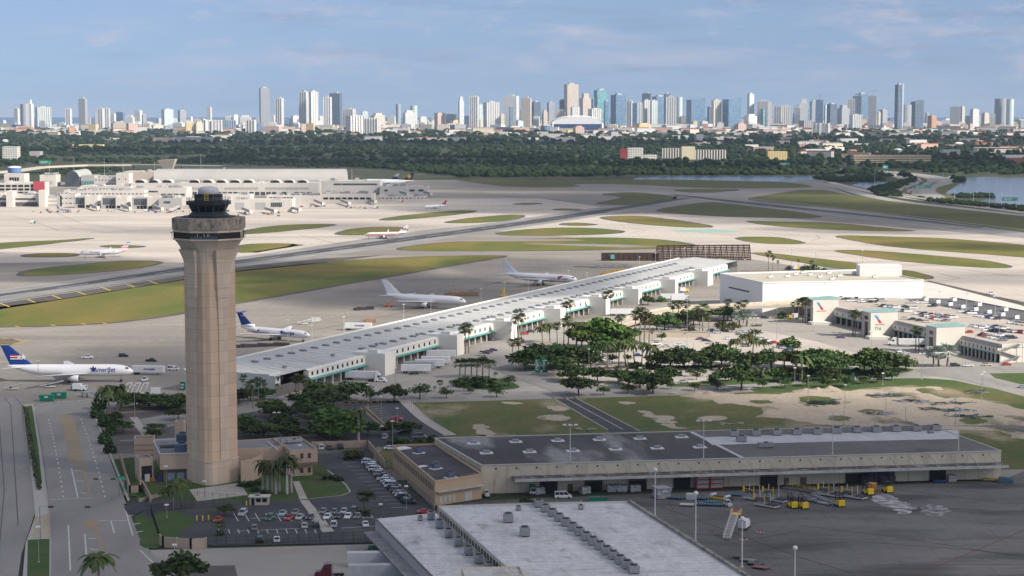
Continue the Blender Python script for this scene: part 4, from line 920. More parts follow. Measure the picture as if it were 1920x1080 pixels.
mb.build('dark_lettering_strip',mat('strip_dark',(.05,.06,.08),rough=.7),hg_)
for i,(px,py) in enumerate(((1476,520),(1492,516),(1505,513),(1519,517),(1537,521),(1554,514),(1574,519),(1560,525),(1444,521),(1640,521),(1602,514))):
    x,y=fH.loc(px,py,hh2);ac_unit(hg_,x,y,hh2,2.6,2.0,1.5,WHITEM)
# flat white apron slab beyond
sheet('hangar_apron',[(1700,533),(1740,528),(1912,572),(1960,590),(1960,610),(1740,560)],3,mat('white_concrete',(.66,.61,.55),(.6,.555,.5),.05,rough=.9))
sheet('service_strip',[(1735,527),(1742,526),(1925,568),(1925,574)],4,MARGIN)
# ================================================================ cargo building with rooftop parking
fd=Fr((1567,607),(1870,681));pk=fd.thing('parking_deck_building','cream cargo building with stair blocks 716 and 714 and cars parked on its roof','cargo building')
hd_=8.4;xL=-66.;xR=fd.L;q=fd.loc(1667,553,hd_);yb0=q[1];q2=fd.loc(1877,600,hd_);yb1=q2[1]
PK=mat('deck_concrete',(.47,.42,.36),(.40,.36,.315),.05,c3=(.33,.30,.27),scale3=.1,t3=(.55,.75),rough=.9)
CRM=mat('cream_render',(.62,.58,.51),(.58,.545,.48),.06,rough=.85)
yR=62.
mb=MB();mb.box(xL,xR,0,yR,4.3,hd_-1.2,sides='xXyY');mb.box(xR-.3,xR,1.5,yR,0,4.298,sides='xXyY');mb.build('wall',CRM,pk)
mb=MB();mb.poly([(xL,-.0,hd_-1.2),(xR,0,hd_-1.2),(xR,1.6,hd_+.5),(xL,1.6,hd_+.5)]);mb.box(xL,xR,1.602,2.0,hd_,hd_+.5,sides='YxX');mb.build('sloped_parapet',mat('parapet_grey',(.36,.35,.33),(.3,.29,.275),.2,rough=.9),pk)
mb=MB();mb.poly([(xL,1.8,hd_),(xR,1.8,hd_),(xR,yR,hd_),(xL,yR,hd_)]);mb.build('roof_deck',PK,pk)
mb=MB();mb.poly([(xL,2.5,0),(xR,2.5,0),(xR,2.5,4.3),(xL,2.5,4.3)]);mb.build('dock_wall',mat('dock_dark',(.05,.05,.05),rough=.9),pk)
mb=MB();mb.box(xR+.02,xR+.3,2,yR,hd_-1.2,hd_+.6);mb.build('end_parapet',CRM,pk)
blk=[(1508,1524,554),(1615,1632,580),(1735,1755,604)];ends=[]
for i,(pa,pb,yt) in enumerate(blk):
    yy=-12.5;a,c=fd.fx(pa,yy),fd.fx(pb,yy);zt=13.4
    mb=MB();mb.box(a,c,yy,3,0,zt,sides='xXyY');o=mb.build('stair_block',CRM,pk)
    mb=MB();mb.poly([(a-.2,yy-.3,zt+.003),(c+.2,yy-.3,zt+.003),(c+.2,3.2,zt+.9),(a-.2,3.2,zt+.9)]);mb.poly([(c+.2,yy-.3,zt+.003),(c+.2,3.2,zt+.003),(c+.2,3.2,zt+.9)]);mb.poly([(a-.2,3.2,zt),(a-.2,yy-.3,zt),(a-.2,3.2,zt+.9)]);mb.poly([(a-.2,3.2,zt+.9),(c+.2,3.2,zt+.9),(c+.2,3.2,zt),(a-.2,3.2,zt)]);mb.build('teal_roof',mat('teal_cap',(.26,.43,.41),(.22,.37,.36),.4,rough=.6),o)
    mb=MB();mb.box(a+(c-a)*.35,a+(c-a)*.7,yy-.06,yy+.1,.1,8.2);mb.box(a+(c-a)*.35,a+(c-a)*.7,yy-.06,yy+.1,9.4,11.2);mb.build('tall_window',GLASSD,o)
    if i<2:   # airline emblem: leaning blue and red blades
        mb=MB();mb.poly([(c+.05,yy+2.0,11.9),(c+.05,yy+3.6,11.9),(c+.05,yy+4.9,9.9),(c+.05,yy+3.4,9.9)]);mb.build('emblem_blue',mat('emblem_blue',(.05,.25,.5)),o)
        mb=MB();mb.poly([(c+.05,yy+3.6,9.8),(c+.05,yy+5.0,9.8),(c+.05,yy+6.6,7.7),(c+.05,yy+4.9,7.7)]);mb.build('emblem_red',mat('emblem_red',(.5,.03,.04)),o)
        text(o,'AMERICAN AIRLINES',.62,(c+.05,yy+5.2,7.0),(pi/2,0,pi/2),DOORK)
    if i==1:text(o,'716',2.6,(c+.05,yy+4.2,4.9),(pi/2,0,pi/2),mat('number_green',(.10,.17,.12)),bold=.04)
    if i==2:text(o,'714',2.6,(c+.05,yy+4.0,4.9),(pi/2,0,pi/2),TEALM,bold=.04)
    mb=MB();mb.prism(ccw([(c+.1,yy-3),(c+5,yy-3),(c+9,yy+7),(c+.1,yy+7)]),0,1.5);mb.build('planter',WHITEW,o)
    ends.append((a,c))
segs=[(ends[0][1],ends[1][0],8),(ends[1][1],ends[2][0],11),(ends[2][1],xR-2,9)]
for a,c,n in segs:
    for k in range(n):
        x=a+(c-a)*(k+.6)/n;mb=MB();mb.box(x-.55,x+.55,-.06,.1,5.1,6.5);mb.build('window',GLASSD,pk)
    for k in range(n+1):
        x=a+(c-a)*(k+.2)/(n+.4);mb=MB();mb.bar((x,.5,0),(x,.5,4.3),.7);mb.build('column',CRM,pk)
    mb=MB();mb.box(a,c,-.5,-.02,4.2,4.5);mb.build('teal_edge',TEALM,pk)
# outside stair at the end
mb=MB()
for k in range(3):
    z0=k*2.9
    mb.bar((xR+.6,1+k % 2*9,z0),(xR+.6,10-k % 2*9,z0+2.9),1.6,.25);mb.box(xR+.02,xR+2,0 if k % 2 else 10,2 if k % 2 else 12,z0+2.8,z0+3.0)
    rail(mb,[(xR+1.6,1+k % 2*9,z0),(xR+1.6,10-k % 2*9,z0+2.9)],1.1,.08,2)
for y in (0,12):mb.bar((xR+1.9,y,0),(xR+1.9,y,9.8),.2)
mb.build('outside_stair',GALV,pk)
fk=Fr((1690,578),(1960,640));dk=thing('dark_roof_hall','low cargo hall with a dark roof and a line of white roof units','cargo hall',fd.W(0,yR+.5),fd.ang)
hk=7.6;polyshell(dk,[(-64,0),(xR+60,0),(xR+60,34),(-38,34),(-52,8),(-64,4)],0,hk,CRM,mat('hall_roof',(.085,.085,.09),(.12,.12,.125),.05,c3=(.2,.2,.2),scale3=.1,t3=(.6,.75),stretch=(.2,1,1),rough=.9))
for k in range(12):
    for r_ in (0,1):
        if r_ and k % 2:continue
        ac_unit(dk,-30+k*14+r_*6,9+r_*15,hk,3.4,2.6,2.2,WHITEM)
mb=MB();mb.bar((-60,0,hk+.3),(xR+60,0,hk+.3),.5,.6);mb.bar((-38,34,hk+.3),(xR+60,34,hk+.3),.5,.6);mb.build('parapet',mat('parapet_grey',(.36,.35,.33)),dk)
# ================================================================ elevated ramp
GW=mat('ramp_concrete',(.55,.49,.39),(.49,.435,.35),.15,c3=(.36,.32,.26),scale3=.4,t3=(.58,.75),rough=.9)
gp=[(1150,611,1.),(1172,604,2.5),(1200,594,4.5),(1240,584,6),(1290,577,7),(1350,575,7.2),(1440,571,7.2),(1540,565,7.2)]
rp=thing('elevated_ramp','curved beige concrete ramp bridge leading up to the rooftop parking','ramp bridge',G(1350,600))
P=[G(x,y,z)-G(1350,600) for x,y,z in gp]
for _ in range(2):
    Q=[P[0]]
    for a,c in zip(P,P[1:]):Q += [a.lerp(c,.25),a.lerp(c,.75)]
    P=Q+[P[-1]]
mb=MB();mp_=MB();prev=None;prev2=None
for i,p in enumerate(P):
    d=P[min(i+1,len(P)-1)]-P[max(0,i-1)];d.z=0;d.normalize();n=Vector((-d.y,d.x,0));Z=Vector((0,0,1))
    rg=[mb.vert(p+n*5.5),mb.vert(p-n*5.5),mb.vert(p-n*5-Z*1.5),mb.vert(p+n*5-Z*1.5)]
    r2=[[mp_.vert(p+n*s*5.5+Z*.01),mp_.vert(p+n*s*5.5+Z*1.1),mp_.vert(p+n*s*5.1+Z*1.1),mp_.vert(p+n*s*5.1+Z*.01)] for s in (1,-1)]
    if prev:
        for k in range(4):mb.face((prev[k],rg[k],rg[(k+1) % 4],prev[(k+1) % 4]))
        for a,c in zip(prev2,r2):
            for k in range(3):mp_.face((a[k],a[k+1],c[k+1],c[k]))
    prev,prev2=rg,r2
mb.build('deck',GW,rp);mp_.build('barrier',GW,rp)
for i in range(8,len(P),5):
    p=P[i];mb=MB();mb.bar((p.x,p.y,0),(p.x,p.y,p.z-1.4),2.0);mb.box(p.x-4,p.x+4,p.y-1.1,p.y+1.1,p.z-2.6,p.z-1.52);mb.build('pier',GW,rp)
fw2=Fr((1160,632),(1330,634));rw_=fw2.thing('retaining_wall','long low beige retaining wall behind the palms','retaining wall');mb=MB();mb.box(0,fw2.L,0,1,0,3.2);mb.build('wall',GW,rw_);mb=MB();mb.box(0,fw2.L,-.2,1.2,3.203,3.5);mb.build('coping',CONC,rw_)
# ================================================================ blast fences
BFM=mat('blast_fence',(.045,.026,.022),(.075,.042,.034),.3,rough=.85)
for i,(p0,p1,yt,lean,lab) in enumerate((((1128,489),(1236,489),474.5,2.5,'low dark brown blast fence beyond the cargo terminal roof'),((1234,489.5),(1408,487.5),461,7,'tall dark brown blast fence with open leaning struts'))):
    fr=Fr(p0,p1);bf=fr.thing('blast_fence',lab,'blast fence','blast fences at the runway end');h=hgt(p0[0],p0[1],yt)
    n=int(fr.L/4.5);mb=MB()
    for k in range(n+1):
        x=fr.L*k/n;mb.bar((x,0,0),(x,lean*.6,h),.45);mb.bar((x,lean*1.6,0),(x,lean*.6,h),.4);mb.bar((x,.2,h*.5),(x,lean*1.1,h*.5),.3)
    for zf in (.02,.2,.4,.6,.8,1.0):mb.bar((0,lean*.6*zf,h*zf),(fr.L,lean*.6*zf,h*zf),.3)
    mb.build('strut_frame',BFM,bf)
    mb=MB();m=9 if i else 5
    for k in range(m):
        z0,z1=h*(k+.12)/m,h*(k+.8)/m;y0,y1=lean*.6*z0/h+.25,lean*.6*z1/h+.55;mb.poly([(0,y0,z0),(fr.L,y0,z0),(fr.L,y1,z1),(0,y1,z1)])
    mb.build('deflector',BFM,bf)
    if i==0:mb=MB();mb.box(7,10,-.5,-.3,1.5,5);mb.build('sign_board',TEALM,bf)
# ================================================================ passenger terminal far left
TW=mat('terminal_white',(.66,.62,.56),(.58,.545,.495),.03,rough=.85,joint=(6,0,.5,.5,(.38,.36,.33)),streak=(.1,(1.5,1.5,.2),.4,(.4,.38,.35)));TG=mat('terminal_grey',(.42,.42,.41),(.37,.37,.36),.03,rough=.8)
TR=mat('terminal_roof',(.60,.57,.53),(.5,.48,.45),.02,c3=(.36,.35,.34),scale3=.05,t3=(.55,.7),rough=.9)
WB=mat('window_band',(.05,.06,.075),(.09,.1,.115),.1,rough=.25);SILV=mat('silver_roof',(.45,.43,.40),(.39,.375,.36),.02,rough=.6,metal=0.)
PINK=mat('pink_wall',(.62,.47,.42),rough=.85)
TWW=facade('terminal_windows',(.62,.585,.53),(.12,.13,.14),5,6.2,(.2,.8),(.45,.72),dirt=(.53,.5,.46))
def tblock(name,label,x0,x1,yb,yt,dep,wall=None,rows=(),roof=None,bits=0,cat='terminal building',group=None,fins=0,rz=0):
    fr=Fr((x0,yb),(x1,yb));t=fr.thing(name,label,cat,group);h=hgt(x0,yb,yt)
    shell(t,0,fr.L,0,dep,0,h,wall or TW,roof or TR,.8,.5)
    for r in rows:
        z0,z1,a,c=r[:4];m=r[4] if len(r)>4 else WB;n=r[5] if len(r)>5 else 1
        for k in range(n):
            w_=(c-a)*fr.L/n;xa=a*fr.L+k*w_;g=.12*w_ if n>1 else 0
            mb=MB();mb.box(xa+g,xa+w_-g,-.25,.2,z0*h,z1*h);mb.build('window_band',m,t)
    rnd=random.Random(int(x0*7+yb));
    for k in range(bits):
        x,y=rnd.uniform(.05,.9)*fr.L,rnd.uniform(.15,.8)*dep;sx,sy,sz=rnd.uniform(3,9),rnd.uniform(3,8),rnd.uniform(1.5,4)
        mb=MB();mb.box(x,min(x+sx,fr.L-1),y,min(y+sy,dep-1),h-.8,h-.8+sz);mb.build('roof_plant',rnd.choice([TG,TW,GREYM]),t)
    return t,fr,h
T1=tblock('parking_garage','white four level parking garage with rows of dark openings and a red billboard',-40,72,371,344,60,rows=[(.28,.42,.03,.97,DOORK,9),(.52,.66,.03,.97,DOORK,9),(.76,.9,.03,.97,DOORK,9)],bits=3,cat='parking garage')
mb=MB();fr=T1[1];mb.box(fr.L-6,fr.L+9,-2,-1,T1[2]*.55,T1[2]*1.15);mb.build('billboard',mat('billboard_red',(.5,.08,.10),rough=.6),T1[0])
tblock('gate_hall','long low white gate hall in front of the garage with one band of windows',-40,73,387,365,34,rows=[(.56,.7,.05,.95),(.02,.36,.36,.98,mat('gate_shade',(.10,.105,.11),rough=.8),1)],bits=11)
tblock('gate_tower','tall white gate tower block, narrow, in front of the garage at its west side',12,24,388,358,20)
tblock('gate_tower','tall white gate tower block with a pinkish side wall below the billboard',73,85,388,357,20)
tblock('gate_hall','grey louvred gate hall right beside the pinkish gate tower',85,116,387,367,30,TG,[(.2,.4,.05,.7,TW),(.55,.75,.05,.7,TW)],bits=3)
tblock('gate_hall','plain white gate hall with blank front east of the louvred hall',113,141,387,362,30,TWW,bits=4)
for i,(a,c,d,yb) in enumerate(((140,159,183,390),(190,217,239,391),(248,276,298,392))):
    w_=('first','second','third')[i]
    tblock('gate_pavilion',w_+' glazed gate pavilion with tall grey windows along the gate row',a,c,yb,369+i*.8,22,TG,[(.35,.92,.12,.95,WB,6),(.03,.28,.3,.95,DOORK,3)],group='gate pavilions')
    tblock('gate_annex','blank white annex attached to the '+w_+' glazed gate pavilion',c+.3,d,yb+.4,367+i*1.3,26,TW,[(.05,.25,.1,.4,DOORK)],group='gate annexes')
tblock('gate_hall','grey flat gate hall with small dark window just west of the control tower',298,341,393.5,371,26,TG,[(.55,.72,.22,.5),(.05,.25,.55,.95,DOORK,2)],bits=14)
tblock('gate_hall','cream gate hall west of the tower cab with open ground level',340,362,393,373,26,TW,[(.1,.4,.1,.9,TG)])
tblock('connector','long white connector building with narrow slanted window strip behind the pavilions',120,270,378,357,30,TWW,bits=16)
tblock('connector','second white connector stepping up behind the pavilions',150,245,368,349,40,TWW,bits=14)
tblock('terminal_block','white terminal block with two window strips behind the control tower cab',242,350,374,352,40,rows=[(.62,.74,.02,.5),(.3,.5,.55,.98,WB,4)],bits=11)
tblock('rotunda_base','small white building carrying a blue drum at the garage',8,46,352,326,30,rows=[(.5,.75,.25,.75,DOORK,4)])
t=thing('blue_drum','round blue drum on the small white building at the garage','rotunda',G(23,350)+Vector((0,15,0)));z0=hgt(23,352,326);mb=MB();mb.lathe([(10,z0),(10,z0+7.5)],20,cap=False);mb.build('wall',mat('drum_blue',(.12,.2,.42),rough=.6),t);mb=MB();mb.lathe([(10.4,z0+7.5),(9,z0+9),(3,z0+10)],20);mb.build('roof',WHITEM,t)
tblock('terminal_block','cream building with dark doors beside the dark vaulted hall',75,105,350,328,30,rows=[(.2,.5,.2,.8,TG,3)],bits=14)
# vaulted halls
def vault(name,label,x0,x1,yb,yt,dep,m,end,along=True):
    fr=Fr((x0,yb),(x1,yb));t=fr.thing(name,label,'terminal building');h=hgt(x0,yb,yt);mb=MB();mb.smooth=True;rings=[]
    N=10
    for x in ((0,fr.L) if along else ()):rings.append([mb.vert((x,dep/2-dep/2*cos(pi*k/N),h*.35+h*.65*sin(pi*k/N))) for k in range(N+1)])
    if not along:
        for y in (0,dep):rings.append([mb.vert((fr.L/2-fr.L/2*cos(pi*k/N),y,h*.35+h*.65*sin(pi*k/N))) for k in range(N+1)])
    for k in range(N):mb.face((rings[0][k],rings[1][k],rings[1][k+1],rings[0][k+1]))
    mb.build('vaulted_roof',m,t);mb=MB();
    for r in (0,1):
        e=(0,fr.L)[r] if along else (0,dep)[r]
        pts=[((e,dep/2-dep/2*cos(pi*k/N)) if along else (fr.L/2-fr.L/2*cos(pi*k/N),e))+(h*.35+h*.65*sin(pi*k/N)-.15,) for k in range(N+1)]
        mb.poly([(pts[0][0],pts[0][1],0)]+pts+[(pts[-1][0],pts[-1][1],0)])
    mb.box(0,fr.L,0,dep,0,h*.35-.02,sides='yYxX' if False else ('yY' if along else 'xX'));mb.build('wall',end,t);return t,fr,h
vault('vaulted_hall','dark glazed hall with a grey vaulted roof left of the long silver roof',122,150,350,320,90,TG,WB,along=False)
tblock('glass_hall','teal glazed hall east of the dark vaulted hall',152,177,350,329,40,TG,[(.02,.5,.02,.98,mat('teal_glass',(.10,.24,.24),rough=.2),5)])
tblock('terminal_block','white block with fine roof gear between glass hall and tall white block',177,219,350,333,40,TWW,bits=16)
tblock('terminal_block','tall plain white block among the terminal roofs',218,242,351,325,30,TW,rows=[(.55,.62,.2,.3,DOORK),(.55,.62,.7,.8,DOORK)])
vault('silver_terminal','long terminal with a smooth silver barrel roof behind the gates',288,645,348,318,70,SILV,TG)
tblock('beige_terminal','beige flat roofed terminal wing west of the silver roof',232,300,345,322,60,mat('beige_wall',(.55,.47,.40),rough=.85),bits=3)
lt=tblock('gate_concourse','long white concourse with a row of arched roof monitors and two window bands',245,597,367,343,40,rows=[(.05,.3,.3,.44,WB,5),(.05,.3,.46,.6,WB,5),(.05,.3,.63,.78,WB,5),(.05,.3,.8,.97,WB,5),(.5,.66,.3,.46,TG),(.5,.66,.5,.68,TG),(.5,.66,.72,.95,TG)],bits=14)
for k in range(13):
    if k in (3,9):continue
    x=lt[1].L*(.05+.072*k);mb=MB();N=8;r=7.2
    a=[mb.vert((x-r*cos(pi*j/N),1,lt[2]+.1+4.2*sin(pi*j/N))) for j in range(N+1)];c=[mb.vert((x-r*cos(pi*j/N),20,lt[2]+.1+4.2*sin(pi*j/N))) for j in range(N+1)]
    for j in range(N):mb.face((a[j],c[j],c[j+1],a[j+1]))
    o=mb.build('roof_monitor',TW,lt[0]);mb=MB();mb.poly([(x-r*.85*cos(pi*j/N),2,lt[2]+.1+3.4*sin(pi*j/N)) for j in range(N+1)]);mb.build('arched_window',DOORK,o)
tblock('gate_concourse','grey concourse end with one dark window slot below the silver roof end',597,713,364,339,40,mat('conc_grey',(.52,.50,.47),rough=.85),[(.68,.8,.25,.95)],bits=4)
tblock('gate_pier','low grey pier reaching out towards the runway',712,803,365,349,26,mat('pier_grey',(.50,.49,.47),rough=.85),[(.4,.6,.1,.16,DOORK),(.4,.6,.62,.72,DOORK),(.4,.6,.8,.9,DOORK)],bits=14)
tblock('gate_pier','cream pier with small dark windows in front of the long concourse',500,600,381,366,24,TW,[(.5,.75,.05,.5,DOORK,7)],bits=16)
tblock('gate_pier','cream pier with paired dark windows and roof boxes',600,702,381,363,24,TW,[(.4,.6,.05,.95,DOORK,8)],bits=16)
tblock('gate_pier','white tapering pier nearest the taxiing jets',700,800,377,368,18,TWW,bits=8)
tblock('gate_hall','white gate hall with two square grey windows right of the control tower',430,548,397,374,30,TW,[(.2,.75,.1,.24,TG),(.2,.75,.42,.58,TG),(.4,.75,.66,.84,WB,6)],bits=4)
tblock('gate_hall','low white hall with dark strip behind the tower cab',400,470,385,365,30,TW,[(.3,.55,.05,.9)],bits=5)
t=thing('fan_roof_building','beige building with flaring inverted roof behind the terminals','building',G(315,330));mb=MB();h=hgt(315,330,308)
mb.prism([(-7,0),(7,0),(7,10),(-7,10)],0,h-10);mb.build('wall',TW,t);mb=MB();a=[mb.vert(p) for p in ((-7,-.5,h-10),(7,-.5,h-10),(7,10.5,h-10),(-7,10.5,h-10))];c=[mb.vert(p) for p in ((-17,-8,h+7),(14,-8,h+9),(14,18,h+9),(-17,18,h+7))]
for k in range(4):mb.face((a[k],a[(k+1) % 4],c[(k+1) % 4],c[k]))
mb.face(c);mb.build('flaring_roof',mat('beige_wall',(.55,.47,.40)),t)
# elevated road behind the terminals
er=thing('elevated_road','elevated road bridge curving behind the terminals','road bridge',G(200,318));P=[G(x,y,9)-G(200,318) for x,y in ((-60,327),(30,320),(80,313),(160,309.5),(250,309),(340,310.5),(420,312))]
mb=MB();prev=None
for i,p in enumerate(P):
    d=(P[min(i+1,6)]-P[max(0,i-1)]).normalized();n=Vector((-d.y,d.x,0));rg=[mb.vert(p+n*9+Vector((0,0,1))),mb.vert(p-n*9+Vector((0,0,1))),mb.vert(p-n*9-Vector((0,0,2))),mb.vert(p+n*9-Vector((0,0,2)))]
    if prev:
        for k in range(4):mb.face((prev[k],rg[k],rg[(k+1) % 4],prev[(k+1) % 4]))
    prev=rg
mb.build('deck',GW,er)
for i,p in enumerate(P):
    mb=MB();mb.bar((p.x,p.y,0),(p.x,p.y,p.z-2),2.2);mb.build('pier',GW,er)
# ================================================================ skyline
def fac(name,wall,glass,px=9.,pz=7.,fx=(.3,.75),fz=(.3,.8),r=.06):return facade(name,wall,glass,px,pz,fx,fz,rnd=r,grough=.3)
SKY_M={
 'white':fac('tower_white',(.78,.76,.73),(.30,.34,.38),8,7),'cream':fac('tower_cream',(.72,.66,.52),(.32,.32,.3),8,7),'beige':fac('tower_beige',(.62,.54,.46),(.34,.31,.28),6,8,(.35,.65),(0,1)),
 'grey':fac('tower_grey',(.40,.41,.43),(.17,.20,.24),7,7),'blue':fac('tower_blue',(.22,.32,.44),(.07,.14,.24),9,8,(.12,.9),(.2,.95)),'dark':fac('tower_dark',(.18,.22,.28),(.05,.08,.13),9,8,(.15,.88),(.2,.9)),
 'teal':fac('tower_teal',(.22,.42,.44),(.09,.24,.28),10,9,(.1,.92),(.15,.95)),'pale':fac('tower_pale_green',(.68,.74,.72),(.36,.46,.48),8,7),'pink':fac('tower_pink',(.66,.48,.42),(.33,.26,.25),8,7),'yellow':fac('tower_yellow',(.72,.56,.28),(.38,.3,.2),9,7),
 'tan':fac('tower_tan',(.52,.46,.38),(.2,.19,.18),8,7),'orange':fac('tower_orange',(.62,.36,.2),(.32,.2,.14),9,7)}
ROOFP=mat('tower_roof',(.5,.49,.47),rough=.9)
WORDS=dict(white='white',cream='cream',beige='beige',grey='grey',blue='blue glass',dark='dark blue glass',teal='teal glass',pale='pale green',pink='pinkish',yellow='yellow',tan='tan',orange='orange')
TOW=[]
def tw_(x0,x1,yt,mt,shape='slab',d=None,yb=None,words=None):TOW.append(dict(x0=x0,x1=x1,yt=yt,mt=mt,shape=shape,d=d,yb=yb,words=words))
# x0 x1 top material shape  (back row)
for a in ((25,35,204,'white'),(36,52,195,'grey','round'),(45,60,187,'white','step'),(61,92,201,'pale','fins'),(92,96,222,'white'),(122,132,204,'white','fins'),(146,161,185,'grey','cap'),(176,182,212,'grey'),(182,193,203,'white','fins'),(195,204,203,'white','fins'),
          (207,216,213,'white'),(216,232,210,'blue'),(232,250,216,'white','step'),(251,265,207,'white'),(265,274,215,'grey'),(288,330,221,'pale'),(300,323,205,'pale','cap'),(332,348,207,'grey','crane'),(348,360,219,'white'),(387,396,201,'white','cap'),(422,432,217,'white'),(436,446,215,'white'),(449,469,216,'white','step'),
          (484,505,165,'grey','cap'),(506,515,216,'white'),(515,530,184,'white','fins'),(545,561,217,'white'),(560,577,172,'white','fins'),(578,595,172,'white','fins'),(597,607,218,'white'),(606,620,182,'white','fins'),(617,640,175,'dark','cap'),(642,665,204,'white','fins'),(677,690,209,'pale'),(694,721,212,'cream','step'),
          (726,741,218,'white'),(742,751,195,'grey','round'),(754,778,207,'white','step'),(769,782,198,'pale','round'),(785,800,219,'white'),(814,835,212,'pink'),(836,857,214,'dark'),(859,870,181,'white','step'),(864,893,217,'blue'),(880,897,181,'white','fins'),(892,907,215,'cream'),(897,905,196,'pale'),(906,936,192,'white','fins'),(937,946,214,'cream'),(944,973,180,'white','cap'),(955,962,200,'blue'),(975,979,205,'grey'),
          (977,997,184,'beige','slab'),(997,1014,191,'dark','cap'),(1000,1012,218,'white'),(1016,1027,206,'beige','step'),(1026,1040,192,'grey'),(1042,1060,205,'beige','step'),(1049,1060,188,'dark'),(1058,1085,158,'beige','cap'),(1070,1087,201,'white','fins'),(1087,1109,175,'beige','step'),(1109,1115,185,'dark'),(1114,1141,169,'teal','cap'),(1103,1128,204,'white','fins'),(1133,1142,190,'blue'),(1146,1174,178,'blue','cap'),(1150,1176,210,'grey'),
          (1175,1187,189,'white','fins'),(1186,1196,193,'blue'),(1195,1205,193,'white','fins'),(1204,1222,175,'dark','cap'),(1206,1220,188,'white','fins'),(1220,1233,189,'pale','fins'),(1224,1251,181,'blue'),(1234,1249,190,'white','fins'),(1246,1257,176,'dark'),(1250,1268,182,'white','fins'),(1269,1280,182,'pale','round'),(1277,1290,217,'white'),(1289,1323,183,'blue','slant'),(1327,1336,200,'dark'),(1335,1353,188,'cream','fins'),(1357,1392,182,'blue','slant'),(1356,1379,205,'pale','fins'),(1352,1358,212,'white'),
          (1402,1415,176,'pale','cap'),(1396,1421,214,'white','step'),(1420,1446,189,'white','fins'),(1424,1442,204,'teal'),(1440,1448,191,'white'),(1452,1468,199,'white','fins'),(1469,1485,199,'white','fins'),(1488,1500,212,'blue'),(1490,1506,196,'white','step'),(1501,1517,184,'white','step'),(1509,1520,202,'blue'),(1520,1535,190,'grey'),(1530,1546,187,'blue','crane'),(1546,1554,196,'pale'),(1552,1571,195,'dark'),(1572,1595,197,'grey','step'),(1590,1606,185,'white','fins'),(1600,1618,180,'dark'),(1606,1630,176,'blue','crane'),(1629,1646,180,'grey','crane'),(1595,1617,215,'pale','fins'),(1650,1666,206,'grey'),(1646,1652,210,'cream'),
          (1680,1696,159,'dark','mast'),(1687,1712,196,'grey','round'),(1711,1734,187,'dark','slant'),(1712,1716,204,'tan'),(1736,1744,212,'grey'),(1741,1758,217,'orange'),(1783,1803,200,'grey'),(1802,1810,200,'cream'),(1821,1838,205,'white','cap'),(1814,1842,217,'grey'),(1842,1857,212,'cream'),(1857,1868,213,'white'),(1868,1891,185,'grey','round'),(1889,1903,186,'pale','round'),(1872,1890,213,'white')):
    tw_(*a)
# front row of lower blocks with visible feet: x0 x1 top material shape foot
for a in ((165,181,233,'yellow','slab',249),(125,140,238,'orange','slab',250),(204,234,228,'tan','step',248),(234,256,231,'pink','slab',249),(282,305,234,'cream','step',245),(305,318,236,'grey','slab',246),(322,344,229,'white','step',243),(345,362,230,'yellow','step',250),(362,380,228,'cream','step',250),(380,396,225,'white','fins',249),(396,414,225,'white','fins',249),(415,440,226,'blue','fins',248),(460,478,225,'white','fins',249),(479,491,231,'blue','slab',248),(491,526,235,'pink','step',250),(484,499,220,'white','slab',240),(548,564,230,'white','step',244),(562,573,232,'pink','slab',248),(572,589,231,'yellow','slab',248),(564,598,224,'white','step',240),
          (645,681,217,'white','fins',251),(682,711,222,'white','fins',252),(787,813,233,'tan','slab',244),(814,842,233,'tan','slab',244.5),(843,874,234,'grey','slab',245),(890,902,225,'cream','slab',240),(843,865,225,'yellow','step',238),(919,947,234,'white','slab',244),(1014,1032,236,'blue','round',249),(1062,1074,244,'yellow','slab',253),(1075,1096,236,'pink','step',253),(1138,1160,233,'cream','step',245),(1160,1190,240,'white','slab',249),(1190,1222,231,'yellow','step',245),(1246,1263,226,'pink','step',240),(1284,1312,243,'cream','slab',252),(1298,1308,227,'yellow','slab',241),(1315,1327,232,'pink','slab',242),(1303,1320,252,'grey','slab',265),(1378,1401,231,'pink','step',246),(1141,1160,247,'grey','slab',257),(1325,1337,232,'white','slab',241),
          (1524,1540,231,'white','fins',253),(1541,1557,231,'white','fins',253),(1500,1524,226,'grey','fins',242),(1615,1625,224,'orange','slab',238),(1626,1647,220,'grey','step',233),(1646,1665,218,'pink','step',233),(1770,1786,222,'white','step',233),(1740,1760,224,'dark','slab',234),(1663,1686,222,'dark','slab',233)):
    tw_(*a[:5],yb=a[5])
